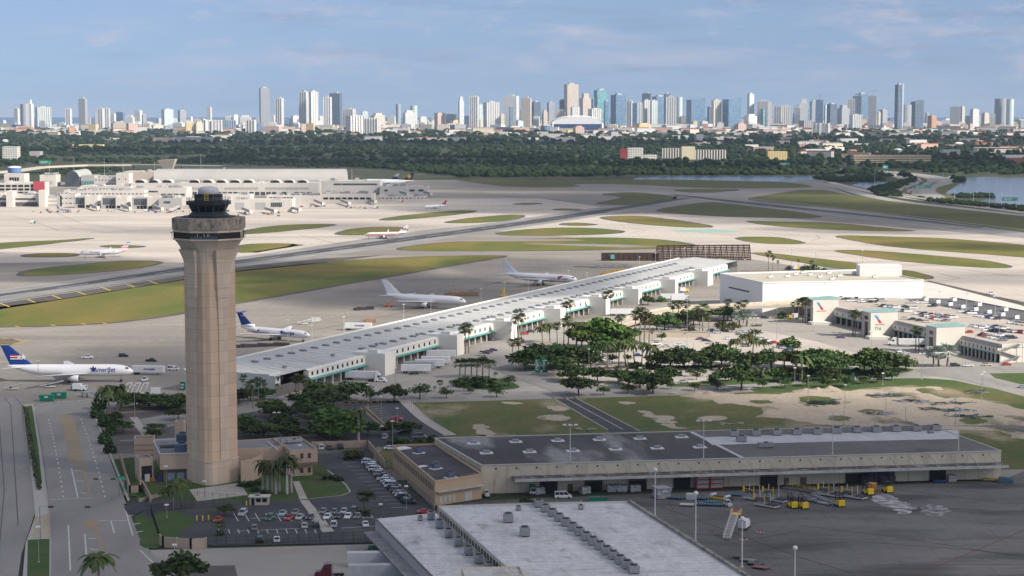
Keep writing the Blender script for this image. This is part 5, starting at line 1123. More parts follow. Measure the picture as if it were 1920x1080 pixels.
def make_tower(o,name='high_rise'):
    x0,x1,yt,mt,sh=o['x0'],o['x1'],o['yt'],o['mt'],o['shape'];rnd=random.Random(int(x0*31+yt))
    Y=depth(o['yb']) if o['yb'] else rnd.uniform(10200,11800)
    sc=Y/F;Wd=(x1-x0)*sc;cx=AtY((x0+x1)/2,yt,Y).x;hz=AtY(0,yt,Y).z
    rz=radians(rnd.choice((24,30,34,-12,20,27)) if mt not in ('white',) or rnd.random()<.5 else rnd.uniform(-25,5))
    k=rnd.uniform(.55,.9);a=abs(rz);w_=Wd/(cos(a)+k*sin(a));d=w_*k
    if sh=='round':w_=d=Wd;rz=0
    t=thing(name,None,None,(cx,Y+Wd*.5,0),rz);m=SKY_M[mt];mb=MB();hw,hd=w_/2,d/2
    ext_=Wd*.0
    if sh=='round':mb.smooth=True;mb.lathe([(hw,0),(hw,hz)],14,cap=False);mb.smooth=False;mb.lathe([(hw,hz),(hw*.5,hz+.1)],14)
    elif sh=='step':
        mb.box(-hw,hw,-hd,hd,0,hz*.86,sides='xXyYZ');mb.box(-hw*.62,hw*.62,-hd*.62,hd*.62,hz*.86,hz,sides='xXyYZ')
    elif sh=='slant':
        p=[(-hw,-hd),(hw,-hd),(hw,hd),(-hw,hd)];b0=[mb.vert((x,y,0)) for x,y in p];b1=[mb.vert((x,y,hz-(hz*.07 if x<0 else 0))) for x,y in p]
        for j in range(4):mb.face((b0[j],b0[(j+1) % 4],b1[(j+1) % 4],b1[j]))
        mb.face(b1)
    else:mb.box(-hw,hw,-hd,hd,0,hz,sides='xXyYZ')
    body=mb.build('body',m,t)
    if sh=='fins':
        mb=MB();n=max(2,int(w_/11));fd_=max(2.5,d*.08)
        for q in range(n+1):x=-hw+w_*q/n;mb.box(x-1.3,x+1.3,-hd-fd_,-hd-.05,0,hz+1,sides='xXyZ')
        n=max(2,int(d/11))
        for q in range(1,n+1):y=-hd+d*q/n;mb.box(hw+.05,hw+fd_,y-1.3,y+1.3,0,hz+1,sides='yYXZ')
        mb.build('balcony_fin',mat('fin_white',(.78,.77,.74),rough=.8) if mt in ('white','cream','pale') else ROOFP,t)
    if sh in ('cap','fins','slab','crane','mast') and hz>60:
        mb=MB();mb.box(-hw*.45,hw*.4,-hd*.5,hd*.5,hz+.02,hz+min(9,hz*.05),sides='xXyYZ');mb.build('roof_box',ROOFP,t)
    if sh=='crane':
        mb=MB();mb.bar((hw*.2,0,hz),(hw*.2,0,hz+34),1.6);mb.bar((-hw*.7,0,hz+26),(hw*1.5,0,hz+33),1.4);mb.build('crane',mat('crane_red',(.4,.2,.18)),t)
    if sh=='mast':
        mb=MB();mb.box(hw*.5,hw,-hd-1,-hd-.1,0,hz+6);mb.build('edge_fin',mat('fin_pale',(.5,.55,.6)),t)
    o['o']=t;o['h']=hz;o['Y']=Y
for o in TOW:make_tower(o)
# labels: nearest landmark tower, which side, how many away
LMK=[(1071,'the tallest beige tower'),(1688,'the tall slim glass tower'),(494,'the tall grey tower'),(577,'the twin white slabs'),(1127,'the teal glass tower'),(153,'the lone grey tower at the far left'),(1880,'the big rounded grey tower at the right edge'),(1306,'the wide blue slanted tower'),(1618,'the towers with cranes'),(868,'the stepped white tower'),(1462,'the twin white striped slabs')]
FIX={(1058,1085):'tallest beige skyline tower with flat top, right behind the domed stadium',(1680,1696):'tall slim dark glass tower with a bright edge, highest on the right skyline',(484,505):'tall grey high-rise with sunlit edge, tallest of the left half of the skyline',(560,577):'left one of the twin tall white slab towers',(578,595):'right one of the twin tall white slab towers',
       (1114,1141):'broad teal glass high-rise beside the beige towers',(146,161):'lone slender grey tower standing highest at the far left skyline',(1868,1891):'big rounded grey tower near the right edge of the skyline',(1289,1323):'wide blue glass tower with slanted top, left one of two alike',(1357,1392):'wide blue glass tower with slanted top, right one of two alike',(859,870):'slender stepped white tower, left of a similar white pair',(1452,1468):'left one of twin white striped slab towers',(1469,1485):'right one of twin white striped slab towers',(1606,1630):'tall blue tower under construction with a crane, left of its grey neighbour'}
SHW=dict(slab='high-rise',fins='high-rise with balcony stripes',cap='tower with roof box',step='stepped tower',round='rounded tower',slant='slanted tower',crane='tower with a crane',mast='tower')
for tier in (0,1):
    T_=sorted([o for o in TOW if (o['yb'] is None)==(tier==0)],key=lambda o:o['x0']+o['x1'])
    for lx,lname in LMK:
        pass
    cnt={}
    for o in T_:
        c=(o['x0']+o['x1'])/2;o['lm']=min(LMK,key=lambda l:abs(l[0]-c))
    for lm in LMK:
        for side,sgn in (('right',1),('left',-1)):
            S=[o for o in T_ if o['lm']==lm and ((o['x0']+o['x1'])/2-lm[0])*sgn>0 and not (tier==0 and (o['x0'],o['x1']) in FIX)]
            S.sort(key=lambda o:sgn*(o['x0']+o['x1']))
            seen={}
            for o in S:
                kind=(WORDS[o['mt']]+' '+(SHW[o['shape']] if tier==0 else {'slab':'block','fins':'striped block','step':'stepped block','round':'rounded block'}[o['shape']]))
                i=seen.get(kind,0);seen[kind]=i+1
                o['label']=((nth(i)+' ') if i else '')+(('lower ' if tier else '')+kind)+' '+side+' of '+lm[1]
    for o in T_:
        lab=FIX.get((o['x0'],o['x1'])) if tier==0 else None
        lab=lab or o.get('label') or (WORDS[o['mt']]+' block right below '+o['lm'][1])
        tag(o['o'],lab,'high-rise' if tier==0 else 'apartment block','skyline towers' if tier==0 else 'lower blocks before the skyline')
# ---------------------------------------------------------------- domed stadium
Ys=depth(247);sx0,sx1=AtY(1034,230,Ys).x,AtY(1131,230,Ys).x;rs=(sx1-sx0)/2
sm=thing('domed_stadium','white domed stadium with a dark blue glass front before the skyline','stadium',((sx0+sx1)/2,Ys+rs*.7,0));zr0,zr1=AtY(0,231,Ys).z,AtY(0,216.5,Ys).z
mb=MB();N=24;M_=8;prev=None;mb.smooth=True
for i in range(M_+1):
    y=-rs*.7+rs*1.4*i/M_;rg=[mb.vert((-rs*cos(pi*j/N),y,zr0-6+(zr1-zr0+6)*sin(pi*j/N) ** .8*(1-.12*(2*i/M_-1) ** 2))) for j in range(N+1)]
    if prev:
        for j in range(N):mb.face((prev[j],rg[j],rg[j+1],prev[j+1]))
    prev=rg
mb.build('domed_roof',mat('dome_white',(.85,.84,.82),rough=.6),sm)
mb=MB();pts=[(-rs*cos(pi*j/N)*.985,-rs*.7+1,zr0-7+(zr1-zr0+6)*sin(pi*j/N) ** .8*.86) for j in range(N+1)];mb.poly([(pts[0][0],pts[0][1],0)]+pts+[(pts[-1][0],pts[-1][1],0)][:1]);mb.build('white_gable',mat('dome_white',(.85,.84,.82)),sm)
mb=MB();k_=(zr0-4);mb.prism([(-rs*.9,-rs*.7-8),(-rs*.3,-rs*.7-14),(rs*.3,-rs*.7-14),(rs*.9,-rs*.7-8),(rs*.9,-rs*.6),(-rs*.9,-rs*.6)],0,k_);mb.build('glass_front',mat('stadium_glass',(.035,.06,.16),(.05,.085,.2),.02,rough=.3),sm)
mb=MB();mb.bar((-rs*.97,-rs*.7-5,0),(-rs*.95,-rs*.7-3,zr0),9);mb.build('pylon',mat('dome_white',(.85,.84,.82)),sm);mb=MB();mb.bar((rs*.97,-rs*.7-5,0),(rs*.95,-rs*.7-3,zr0),9);mb.build('pylon',mat('dome_white',(.85,.84,.82)),sm)
# ---------------------------------------------------------------- hotels and offices among the far trees
def hotel(name,label,x0,x1,yt,yb,m,dep=25,rz=0,cat='hotel',extra=None):
    fr=Fr((x0,yb),(x1,yb));t=thing(name,label,cat,fr.o,fr.ang+rz);h=hgt(x0,yb,yt);shell(t,0,fr.L,0,dep,0,h,m,ROOFP,1.,.6)
    if extra:extra(t,fr.L,h,dep)
    return t
FW=facade('hotel_white',(.72,.70,.64),(.16,.17,.18),5.5,4,(.15,.85),(.3,.75));FT=facade('office_tan',(.60,.48,.30),(.07,.07,.08),60,4.6,(.01,.99),(.4,.85));FC=facade('hotel_frame',(.74,.70,.62),(.06,.065,.07),6.2,60,(.28,.9),(.0,.93));FY=facade('office_yellow',(.70,.55,.27),(.2,.17,.12),6,4.5,(.3,.7),(.3,.7))
hotel('red_tower','deep red stair tower with mast beside the white hotel beyond the runway',1163,1176,280,298,mat('brick_red',(.34,.06,.06),rough=.8),20,extra=lambda t,L,h,d:(lambda mb:(mb.bar((L*.4,8,h),(L*.4,8,h+22),.8),mb.build('mast',GALV,t)))(MB()))
hotel('hotel','white gridded hotel attached to the deep red tower',1177,1206,277,298,FW,24)
hotel('hotel_annex','low white annex right of the gridded white hotel',1206.5,1232,290,299,FW,20)
hotel('hotel','wide white framed hotel wing with dark bays, west of the cream core',1242,1278,278,297,FC,24)
hotel('hotel_core','taller cream core between the two wide hotel wings',1278.5,1303,275,299,mat('core_cream',(.68,.60,.42),rough=.85),26)
hotel('hotel','wide hotel wing with dark bays, east of the cream core',1303.5,1361,281,299,FC,24)
hotel('office_building','long tan office building with dark window strips, west part by the highway',1601,1653,291,305,FT,40,cat='office building')
hotel('office_building','long tan office building with dark window strips, east part by the highway',1654,1746,291,305,FT,44,cat='office building')
hotel('office_building','yellow mid rise office beyond the lake',1440,1476,284,300,FY,30,cat='office building')
hotel('hotel','white hotel tower with curved front at the far left',5,32,275,302,FW,30)
hotel('plain_block','grey windowless block near the white hotel at the far left',55,75,284,296,mat('plain_grey',(.40,.37,.35),rough=.9),30,cat='building')
hotel('long_hall','long low yellow hall in the dark woods',135,192,271,276.5,mat('hall_yellow',(.70,.56,.32),rough=.9),30,cat='hall')
hotel('apartment_row','pinkish apartment row at the far edge of the woods',287,325,258,268,SKY_M['pink'],30,cat='apartment block')
hotel('apartment_row','long grey apartment row at the far edge of the woods',326,397,257,266,SKY_M['grey'],30,cat='apartment block')
hotel('blue_hall','long blue roofed hall at the far left below the towers',22,52,234,241,mat('hall_blue',(.06,.09,.22),rough=.8),60,cat='hall')
hotel('orange_hall','orange hall in front of the long blue hall',34,57,238,244,mat('hall_orange',(.60,.30,.16),rough=.8),60,cat='hall')
hotel('maroon_hall','long white hall with maroon roof edge at the right',1833,1915,277,286,mat('hall_white',(.62,.60,.57),rough=.9),50,cat='hall',extra=lambda t,L,h,d:(lambda mb:(mb.box(-.5,L+.5,-.6,-.02,h*.8,h),mb.build('roof_edge',mat('maroon',(.2,.04,.05)),t)))(MB()))
hotel('white_office','white cube office at the right edge with dark side',1886,1930,291,303,mat('office_white',(.75,.74,.72),rough=.8),30,cat='office building')
hotel('brick_building','brick red building at the right edge above the lake',1892,1935,296.5,308,mat('brick_wall',(.33,.12,.09),rough=.9),30,cat='building')
hotel('grey_office','pale grey office with terraces right of the highway',1766,1800,281,291,SKY_M['grey'],30,cat='office building')
hotel('apartment_row','white stepped apartment row right of the lake, among trees',1497,1540,266,274,SKY_M['white'],30,cat='apartment block')
hotel('pale_green_block','low pale green block among the trees under the blue towers',1250,1291,254,260,SKY_M['pale'],40,cat='building')
# ---------------------------------------------------------------- low houses between the trees
HM=[mat('house_white',(.72,.70,.67),rough=.9),mat('house_cream',(.66,.58,.44),rough=.9),mat('house_pink',(.62,.42,.36),rough=.9),mat('house_grey',(.42,.42,.42),rough=.9)]
HR=[mat('house_roof_red',(.42,.16,.09),rough=.9),mat('house_roof_grey',(.42,.41,.40),rough=.9),mat('house_roof_white',(.66,.65,.63),rough=.9)]
hmesh={}
def house_mesh(kind,wi,ri):
    k=(kind,wi,ri)
    if k not in hmesh:
        mb=MB()
        if kind==0:mb.box(-9,9,-6,6,0,4.2,sides='xXyY');mb.mat(1);a=[(-9.6,-6.6,4.2),(9.6,-6.6,4.2),(9.6,6.6,4.2),(-9.6,6.6,4.2)];r=[(-5,0,7),(5,0,7)];mb.poly([a[0],a[1],r[1],r[0]]);mb.poly([a[2],a[3],r[0],r[1]]);mb.poly([a[1],a[2],r[1]]);mb.poly([a[3],a[0],r[0]])
        elif kind==1:mb.box(-22,22,-8,8,0,9,sides='xXyY');mb.mat(1);mb.box(-22.4,22.4,-8.4,8.4,9.01,10)
        else:mb.box(-30,30,-14,14,0,6,sides='xXyY');mb.mat(1);mb.box(-30.3,30.3,-14.3,14.3,6.01,6.6);mb.box(-9,-2,-5,4,6.61,8.6)
        hmesh[k]=mb.mesh('house',[HM[wi],HR[ri]])
    return hmesh[k]
rnd=random.Random(5);Z3=[(0,640,'far away at the left',120),(640,1040,'left of the domed stadium',80),(1040,1300,'below the teal tower',90),(1300,1560,'far beyond the lake',100),(1560,1920,'far beyond the highway',115)]
WN=['white','cream','pinkish','grey'];RN=['red roof','grey roof','pale roof'];KN=['small house','flat apartment row','flat low hall']
for xa,xb,wh_,n in Z3:
    for i in range(n):
        px=rnd.uniform(xa,xb);py=(237+rnd.random()*18) if rnd.random()<.66 else 240+rnd.random() ** 1.3*(58 if xa>=1300 else 26)
        if xa>=1700 and py>290:py -= 20
        kd=rnd.choice((0,0,1,1,2));wi=rnd.choice((0,0,0,1,1,2,3));ri=rnd.choice((0,1,2,2) if xa<1300 else (0,0,0,1,2,2))
        p=G(px,py);o=bpy.data.objects.new(('house','apartment_row','low_hall')[kd],house_mesh(kd,wi,ri));COL.objects.link(o);s=rnd.uniform(.9,1.5)*(1.5 if py<250 else 1);o.location=p;o.scale=(s,s,s*rnd.uniform(.9,1.25));o.rotation_euler=(0,0,rnd.uniform(-.5,.5))
        tag(o,f'{WN[wi]} {KN[kd]} with {RN[ri]}, {wh_}','house' if kd==0 else 'low building','low buildings '+wh_)
# small pale blocks filling the foot of the skyline
rnd=random.Random(77)
for xa,xb,wh_ in ((0,480,'at the foot of the left skyline'),(480,860,'between the grey tower and stepped white tower'),(860,1300,'at the foot of the central skyline'),(1300,1700,'at the foot of the blue towers'),(1700,1920,'at the foot of the right skyline')):
    for i in range(int((xb-xa)/9)):
        px=rnd.uniform(xa,xb);yb_=rnd.uniform(233,243);wpx=rnd.uniform(5,20);yt=yb_-rnd.uniform(4,15)*(1 if wpx<14 else .6);k=rnd.choice(('white','white','white','cream','beige','grey','pale','pink'));p=G(px,yb_);sc=p.y/F;hz=H+ray(px,yt).z*p.y/ray(px,yt).y;w_=wpx*sc;d=w_*rnd.uniform(.5,1);mb=MB()
        mb.box(-w_/2,w_/2,-d/2,d/2,0,hz,sides='xXyYZ');mb.mat(1);mb.box(-w_*.3,w_*.1,-d*.3,d*.2,hz+.05,hz+4,sides='xXyYZ')
        o=mb.build('distant_block',[SKY_M[k],ROOFP],None,p);o.rotation_euler=(0,0,rnd.uniform(-.3,.6));tag(o,'small '+WORDS[k]+' block '+wh_,'apartment block','small blocks '+wh_)
# ---------------------------------------------------------------- far woods
LEAFF=newmat('far_foliage');T=NT(LEAFF);b=T.n['Principled BSDF'];b.inputs['Roughness'].default_value=.95;b.inputs['Specular IOR Level'].default_value=.1;tc=T.add('ShaderNodeTexCoord')
c=T.mixc(T.noise(tc.outputs['Object'],.03,4,lo=.3,hi=.7),(.010,.022,.010,1),(.024,.040,.014,1));c=T.mixc(T.noise(tc.outputs['Object'],.006,3,lo=.55,hi=.75),c,(.045,.06,.02,1));T.link(c,b.inputs['Base Color'])
bm=bmesh.new();bmesh.ops.create_icosphere(bm,subdivisions=2,radius=1);bm.verts.ensure_lookup_table()
TV=[]
for s_ in range(4):
    TV.append([tuple(v.co*(1+.42*mnoise.noise(v.co*2.3+Vector((s_*9,0,0))))) for v in bm.verts])
TF=[tuple(v.index for v in f.verts) for f in bm.faces if f.calc_center_median().z>-.55];bm.free()
def inpoly(x,y,P):
    c=False
    for (x0,y0),(x1,y1) in zip(P,P[1:]+P[:1]):
        if (y0>y) != (y1>y) and x<(x1-x0)*(y-y0)/(y1-y0)+x0:c=not c
    return c
NOGO=[[(-60,318),(120,306),(420,306),(650,312),(860,331),(860,400),(-60,400)],[(860,333),(1175,331.5),(1185,329),(1540,327),(1630,326.5),(1560,344),(1560,400),(860,400)],[(1490,311.5),(1600,313.5),(1700,321),(1790,330),(1790,345),(1740,362),(1920,390),(1960,420),(1520,400),(1600,352),(1690,353),(1735,336),(1700,331),(1620,322),(1490,317)],
        [(1760,327),(1960,329),(1960,420),(1740,372)],[(85,294),(370,292),(370,305),(85,305)],[(480,296),(960,298),(960,303),(480,303)],[(1590,338),(1690,338),(1680,360),(1600,358)],
        [(1040,237),(1128,237),(1128,250),(1040,250)]]
for x0,x1,yt,yb in ((1160,1235,290,301),(1240,1363,290,302),(1598,1750,298,308),(1438,1478,293,303),(3,35,290,305)):NOGO.append([(x0,yt),(x1,yt),(x1,yb+1.5),(x0,yb+1.5)])
def wood(name,n,xr,yr,hr,seed,wide=1.25):
    rnd=random.Random(seed);V=[];Fc=[]
    y0,y1=1/(yr[0]-200.),1/(yr[1]-200.)
    while n>0:
        n -= 1;px=rnd.uniform(*xr);py=200+1/(y0+(y1-y0)*rnd.random() ** .75)
        if any(inpoly(px,py,P) for P in NOGO):continue
        p=G(px,py);r=rnd.uniform(*hr);t=TV[rnd.randrange(4)];a=rnd.uniform(0,6.28);ca,sa=cos(a),sin(a);b0=len(V);sz=r*rnd.uniform(.75,1.2);sx=r*wide*rnd.uniform(.8,1.3);zc=sz*rnd.uniform(.75,1.0)
        V += [(p.x+(x*ca-y*sa)*sx,p.y+(x*sa+y*ca)*sx,max(-.2,zc+z*sz)) for x,y,z in t];Fc += [tuple(i+b0 for i in f) for f in TF]
    me=bpy.data.meshes.new(name);me.from_pydata(V,[],Fc);me.materials.append(LEAFF);o=bpy.data.objects.new(name,me);COL.objects.link(o);o['kind']='stuff';return o
wood('far_woods',7000,(-40,1960),(258,334),(3.2,6.5),1)
wood('far_woods',1300,(-40,1960),(243,262),(4,8),2,1.8)
wood('near_woods',900,(640,1200),(314,334),(3,6),3)
wood('lake_shrubs',260,(1520,1750),(331,372),(1.5,3.5),4) if False else None
NOGO2=NOGO;NOGO=[P for P in NOGO if P[0] not in ((1490,311.5),(1760,327),(1590,338),(860,333))]
def wood_poly(name,n,P,hr,seed):
    global NOGO
    rnd=random.Random(seed);xs=[p[0] for p in P];ys=[p[1] for p in P];V=[];Fc=[];k=0
    while k<n:
        px,py=rnd.uniform(min(xs),max(xs)),rnd.uniform(min(ys),max(ys))
        if not inpoly(px,py,P):continue
        k += 1;p=G(px,py);r=rnd.uniform(*hr);t=TV[rnd.randrange(4)];b0=len(V);sx=r*rnd.uniform(1.1,2.2)
        V += [(p.x+x*sx,p.y+y*sx,max(-.2,r*.8+z*r)) for x,y,z in t];Fc += [tuple(i+b0 for i in f) for f in TF]
    me=bpy.data.meshes.new(name);me.from_pydata(V,[],Fc);me.materials.append(LEAFF);o=bpy.data.objects.new(name,me);COL.objects.link(o);o['kind']='stuff'
wood_poly('lake_shrubs',160,[(1520,336),(1560,333),(1640,333),(1660,336),(1640,341),(1600,342),(1560,341)],(2,4),11)
wood_poly('lake_shrubs',190,[(1640,352),(1680,344),(1716,334),(1722,338),(1680,356),(1690,366),(1690,370),(1650,368),(1628,358)],(1.5,3.2),12)
wood_poly('lake_shrubs',90,[(1786,366),(1862,365),(1862,371),(1800,372)],(1.2,2.6),13)
wood_poly('lake_shrubs',60,[(1785,332),(1806,334),(1808,341),(1790,344)],(1.2,3),14)
wood_poly('roadside_hedge',260,[(1740,374),(1920,390.5),(1960,396),(1960,401),(1900,394),(1740,379)],(1.2,2.6),15)
wood_poly('terminal_trees',420,[(-40,300),(420,296),(640,304),(700,312),(640,317),(420,309),(120,304),(-40,316)],(1.6,4.2),16)
wood_poly('terminal_trees',160,[(60,326),(120,318),(230,313),(230,322),(120,330)],(1.2,2.6),17)
wood_poly('far_shore_trees',420,[(1180,322),(1540,321),(1620,324),(1540,328.5),(1180,329)],(2.2,4.5),18)
# ================================================================ trees and palms
def leafmat(name,a,b_,rnd=.35):
    m=newmat(name);T=NT(m);b=T.n['Principled BSDF'];b.inputs['Roughness'].default_value=.75;b.inputs['Specular IOR Level'].default_value=.2
    tc=T.add('ShaderNodeTexCoord');oi=T.add('ShaderNodeObjectInfo')
    c=T.mixc(T.noise(tc.outputs['Object'],.9,3,lo=.3,hi=.7),lin(a),lin(b_))
    hs=T.add('ShaderNodeHueSaturation');T.link(c,hs.inputs['Color']);T.link(T.math('MULTIPLY_ADD',oi.outputs['Random'],2*rnd,1-rnd),hs.inputs['Value']);T.link(T.math('MULTIPLY_ADD',oi.outputs['Random'],.04,.48),hs.inputs['Hue'])
    T.link(hs.outputs[0],b.inputs['Base Color']);MATS[name]=m;return m
LF=leafmat('leaf_dark',(.032,.064,.016),(.068,.10,.028));LFG=leafmat('leaf_bright',(.045,.095,.014),(.085,.13,.026));LFP=leafmat('palm_frond',(.045,.07,.02),(.09,.105,.035));LFS=leafmat('silver_frond',(.20,.25,.22),(.32,.36,.31));LFY=leafmat('leaf_olive',(.07,.085,.025),(.12,.12,.04))
BARK=mat('bark',(.09,.07,.055),(.14,.115,.09),3.,rough=.95);PBARK=mat('palm_bark',(.24,.205,.165),(.17,.145,.115),2.,stretch=(1,1,6),rough=.95);RBARK=mat('royal_bark',(.42,.39,.345),(.34,.31,.27),1.,rough=.9)
DEADF=mat('dead_frond',(.26,.19,.10),(.19,.14,.08),2.,rough=.95)
def leafquad(mb,p,r,rnd):
    a=Vector((rnd.gauss(0,1),rnd.gauss(0,1),rnd.gauss(0,.7))).normalized();b_=a.cross(Vector((rnd.gauss(0,1),rnd.gauss(0,1),rnd.gauss(0,1)))).normalized()
    w_,l=r*rnd.uniform(.5,.8),r*rnd.uniform(.8,1.2)
    mb.poly([p-a*l,p-b_*w_-a*l*.1,p+a*l,p+b_*w_+a*l*.15])
def broad_tree(seed,flat=.72,n=760,lf=None,hh=8.0,spread=.52,low=.32):
    """tree 8 m high: tapered trunk with limbs, leaves in uneven clumps with gaps between"""
    rnd=random.Random(seed);t=bpy.data.objects.new('broad_tree',None);COL.objects.link(t)
    mb=MB();mb.tube([(0,0,-.2),(.05,.03,hh*.2),(.1,-.05,hh*low)],[.26,.2,.17],7);cl=[]
    for k in range(9):
        a=6.283*k/9+rnd.uniform(-.3,.3);d=hh*spread*rnd.uniform(.45,.95);z=hh*rnd.uniform(low+.06,.88-.25*d/(hh*spread))
        e=Vector((d*cos(a),d*sin(a),z));cl.append((e,hh*rnd.uniform(.18,.27)));mb.tube([(.1,-.05,hh*low*.9),e*.55+Vector((0,0,hh*low*.35)),e],[.13,.08,.03],5,cap=False)
    cl += [(Vector((rnd.uniform(-1,1),rnd.uniform(-1,1),hh*.78)),hh*.24),(Vector((rnd.uniform(-1.5,1.5),rnd.uniform(-1.5,1.5),hh*.62)),hh*.26)]
    mb.build('trunk',BARK,t);mb=MB()
    for i in range(n):
        c,r=cl[rnd.randrange(len(cl))];d=Vector((rnd.gauss(0,1),rnd.gauss(0,1),rnd.gauss(0,1))).normalized();q=rnd.random() ** .45
        leafquad(mb,c+Vector((d.x*r*1.15,d.y*r*1.15,d.z*r*flat))*q,hh*rnd.uniform(.055,.09),rnd)
    mb.build('crown',lf or LF,t);return t
def frond(mb,o,a,L,droop,w_,up=.9,seg=5,vee=.35):
    d=Vector((cos(a),sin(a),0));s=Vector((-d.y,d.x,0));prev=None
    for k in range(seg+1):
        t=k/seg;p=o+d*(L*t*(1-.18*t*droop))+Vector((0,0,L*(up*t-(up*.45+droop)*t*t)));ww=w_*(sin(pi*min(1,t*.85+.12)) ** .7);z=Vector((0,0,-ww*vee))
        c=[mb.vert(p-s*ww+z),mb.vert(p),mb.vert(p+s*ww+z)]
        if prev:mb.face((prev[0],c[0],c[1],prev[1]));mb.face((prev[1],c[1],c[2],prev[2]))
        prev=c
def coconut(seed,hh=9.0,n=22,L=3.4,lean=.6,lf=None,bark=None,tr=.17,droop=.9,name='palm_tree'):
    rnd=random.Random(seed);t=bpy.data.objects.new(name,None);COL.objects.link(t);top=Vector((lean,lean*.4,hh-L*.45))
    mb=MB();mb.tube([(0,0,-.2),(lean*.3,lean*.1,top.z*.45),top],[tr*1.4,tr,tr*.75],7);mb.build('trunk',bark or PBARK,t);mb=MB()
    for k in range(n):
        frond(mb,top,6.283*k*.382+rnd.uniform(-.2,.2),L*rnd.uniform(.8,1.1),droop*rnd.uniform(.7,1.25),L*.13,up=rnd.uniform(-.15,1.15))
    mb.build('crown',lf or LFP,t);return t
def fan_palm(seed,hh=11.0,r=1.7,lf=None,skirt=True,tr=.15,n=34):
    rnd=random.Random(seed);t=bpy.data.objects.new('palm_tree',None);COL.objects.link(t);top=Vector((rnd.uniform(-.3,.3),rnd.uniform(-.3,.3),hh-r))
    mb=MB();mb.tube([(0,0,-.2),(top.x*.4,top.y*.4,top.z*.5),top],[tr*1.5,tr,tr*.9],7);mb.build('trunk',PBARK,t);mb=MB()
    for k in range(n):
        el=rnd.uniform(-.6,1.35);a=k*2.4;d=Vector((cos(a)*cos(el),sin(a)*cos(el),sin(el)));c=top+d*r*.35;e=top+d*r*rnd.uniform(.9,1.15);s=d.cross(Vector((0,0,1)));s=s.normalized() if s.length>.1 else Vector((1,0,0));u=s.cross(d)
        for j in range(5):
            f0,f1=-1+j*.42,-1+j*.42+.3;mb.poly([c,e+(s*f0-u*abs(f0)*.4)*r*.5,e+(s*f1-u*abs(f1)*.4)*r*.5])
    o=mb.build('crown',lf or LFP,t)
    if skirt:
        mb=MB()
        for k in range(12):a=k*.55;d=Vector((cos(a),sin(a),0));p=top-Vector((0,0,.3));mb.poly([p+d*.2,p+d*r*.55+Vector((-d.y,d.x,0))*.25-Vector((0,0,r*.8)),p+d*r*.5+Vector((d.y,-d.x,0))*.25-Vector((0,0,r*.9))])
        mb.build('dead_fronds',DEADF,o)
    return t
def shrub(seed,n=150,lf=None,name='shrub'):
    rnd=random.Random(seed);t=bpy.data.objects.new(name,None);COL.objects.link(t);mb=MB()
    for k in range(5):mb.tube([(0,0,-.1),(cos(k*1.3)*.5,sin(k*1.3)*.5,.9)],[.06,.03],5)
    mb.build('stem',BARK,t);mb=MB()
    for i in range(n):
        d=Vector((rnd.gauss(0,1),rnd.gauss(0,1),abs(rnd.gauss(0,1)))).normalized();leafquad(mb,Vector((d.x*1.1,d.y*1.1,.15+d.z*1.6))*rnd.random() ** .35,.26,rnd)
    mb.build('crown',lf or LF,t);return t
PROTO={'oak':[broad_tree(s) for s in (1,2,3,4)],'green':[broad_tree(s,lf=LFG,n=820) for s in (5,6,7)],'young':[broad_tree(s,n=260,lf=LF,spread=.34,flat=.8,low=.4) for s in (8,9)],'olive':[broad_tree(s,n=460,lf=LFY,spread=.46) for s in (10,11)],
         'umbrella':[broad_tree(s,n=440,flat=.5,spread=.55,low=.5) for s in (14,15)],'coco':[coconut(s,lean=random.Random(s).uniform(-1,1)) for s in (20,21,22)],'royal':[coconut(s,hh=10,L=3.2,lean=.1,bark=RBARK,tr=.27,n=18,droop=1.0) for s in (25,26)],
         'fan':[fan_palm(s) for s in (30,31,32)],'silver':[fan_palm(s,hh=7,r=2.5,lf=LFS,skirt=False,tr=.24,n=40) for s in (35,36)],'cabbage':[fan_palm(s,hh=7,r=1.9,skirt=False) for s in (38,39)],'shrub':[shrub(s) for s in (40,41)],'hedge':[shrub(45,200)],'gshrub':[shrub(46,180,LFG)]}
PH=dict(oak=8,green=8,young=8,olive=8,umbrella=8,coco=9,royal=10,fan=11,silver=7,cabbage=7,shrub=1.8,hedge=1.8,gshrub=1.8)
TWORD=dict(oak='dark broad tree',green='bright green tree',young='small slim tree',olive='olive green tree',umbrella='flat topped tree',coco='long fronded palm',royal='thick trunked palm',fan='tall fan palm',silver='silver palm',cabbage='stout fan palm',shrub='dark round shrub',hedge='dark clipped shrub',gshrub='bright green shrub')
TCAT=dict(royal='palm',fan='palm',silver='palm',cabbage='palm',coco='palm',shrub='shrub',hedge='shrub',gshrub='shrub');TNAME=dict(coco='palm_tree',royal='palm_tree',fan='palm_tree',silver='palm_tree',cabbage='palm_tree',shrub='shrub',gshrub='shrub',hedge='hedge_shrub',young='young_tree')
used=set();trnd=random.Random(3)
def plant_at(kind,loc,sc,rz=None):
    pr=trnd.choice(PROTO[kind]);rz=trnd.uniform(0,6.28) if rz is None else rz
    if not pr.get('u'):
        pr['u']=1;used.add(pr.name);pr.location=loc;pr.rotation_euler=(0,0,rz);pr.scale=sc if hasattr(sc,'__len__') else (sc,)*3;t=pr
    else:t=dup(pr,loc,rz,scale=sc)
    t.name=TNAME.get(kind,'broad_tree');return t
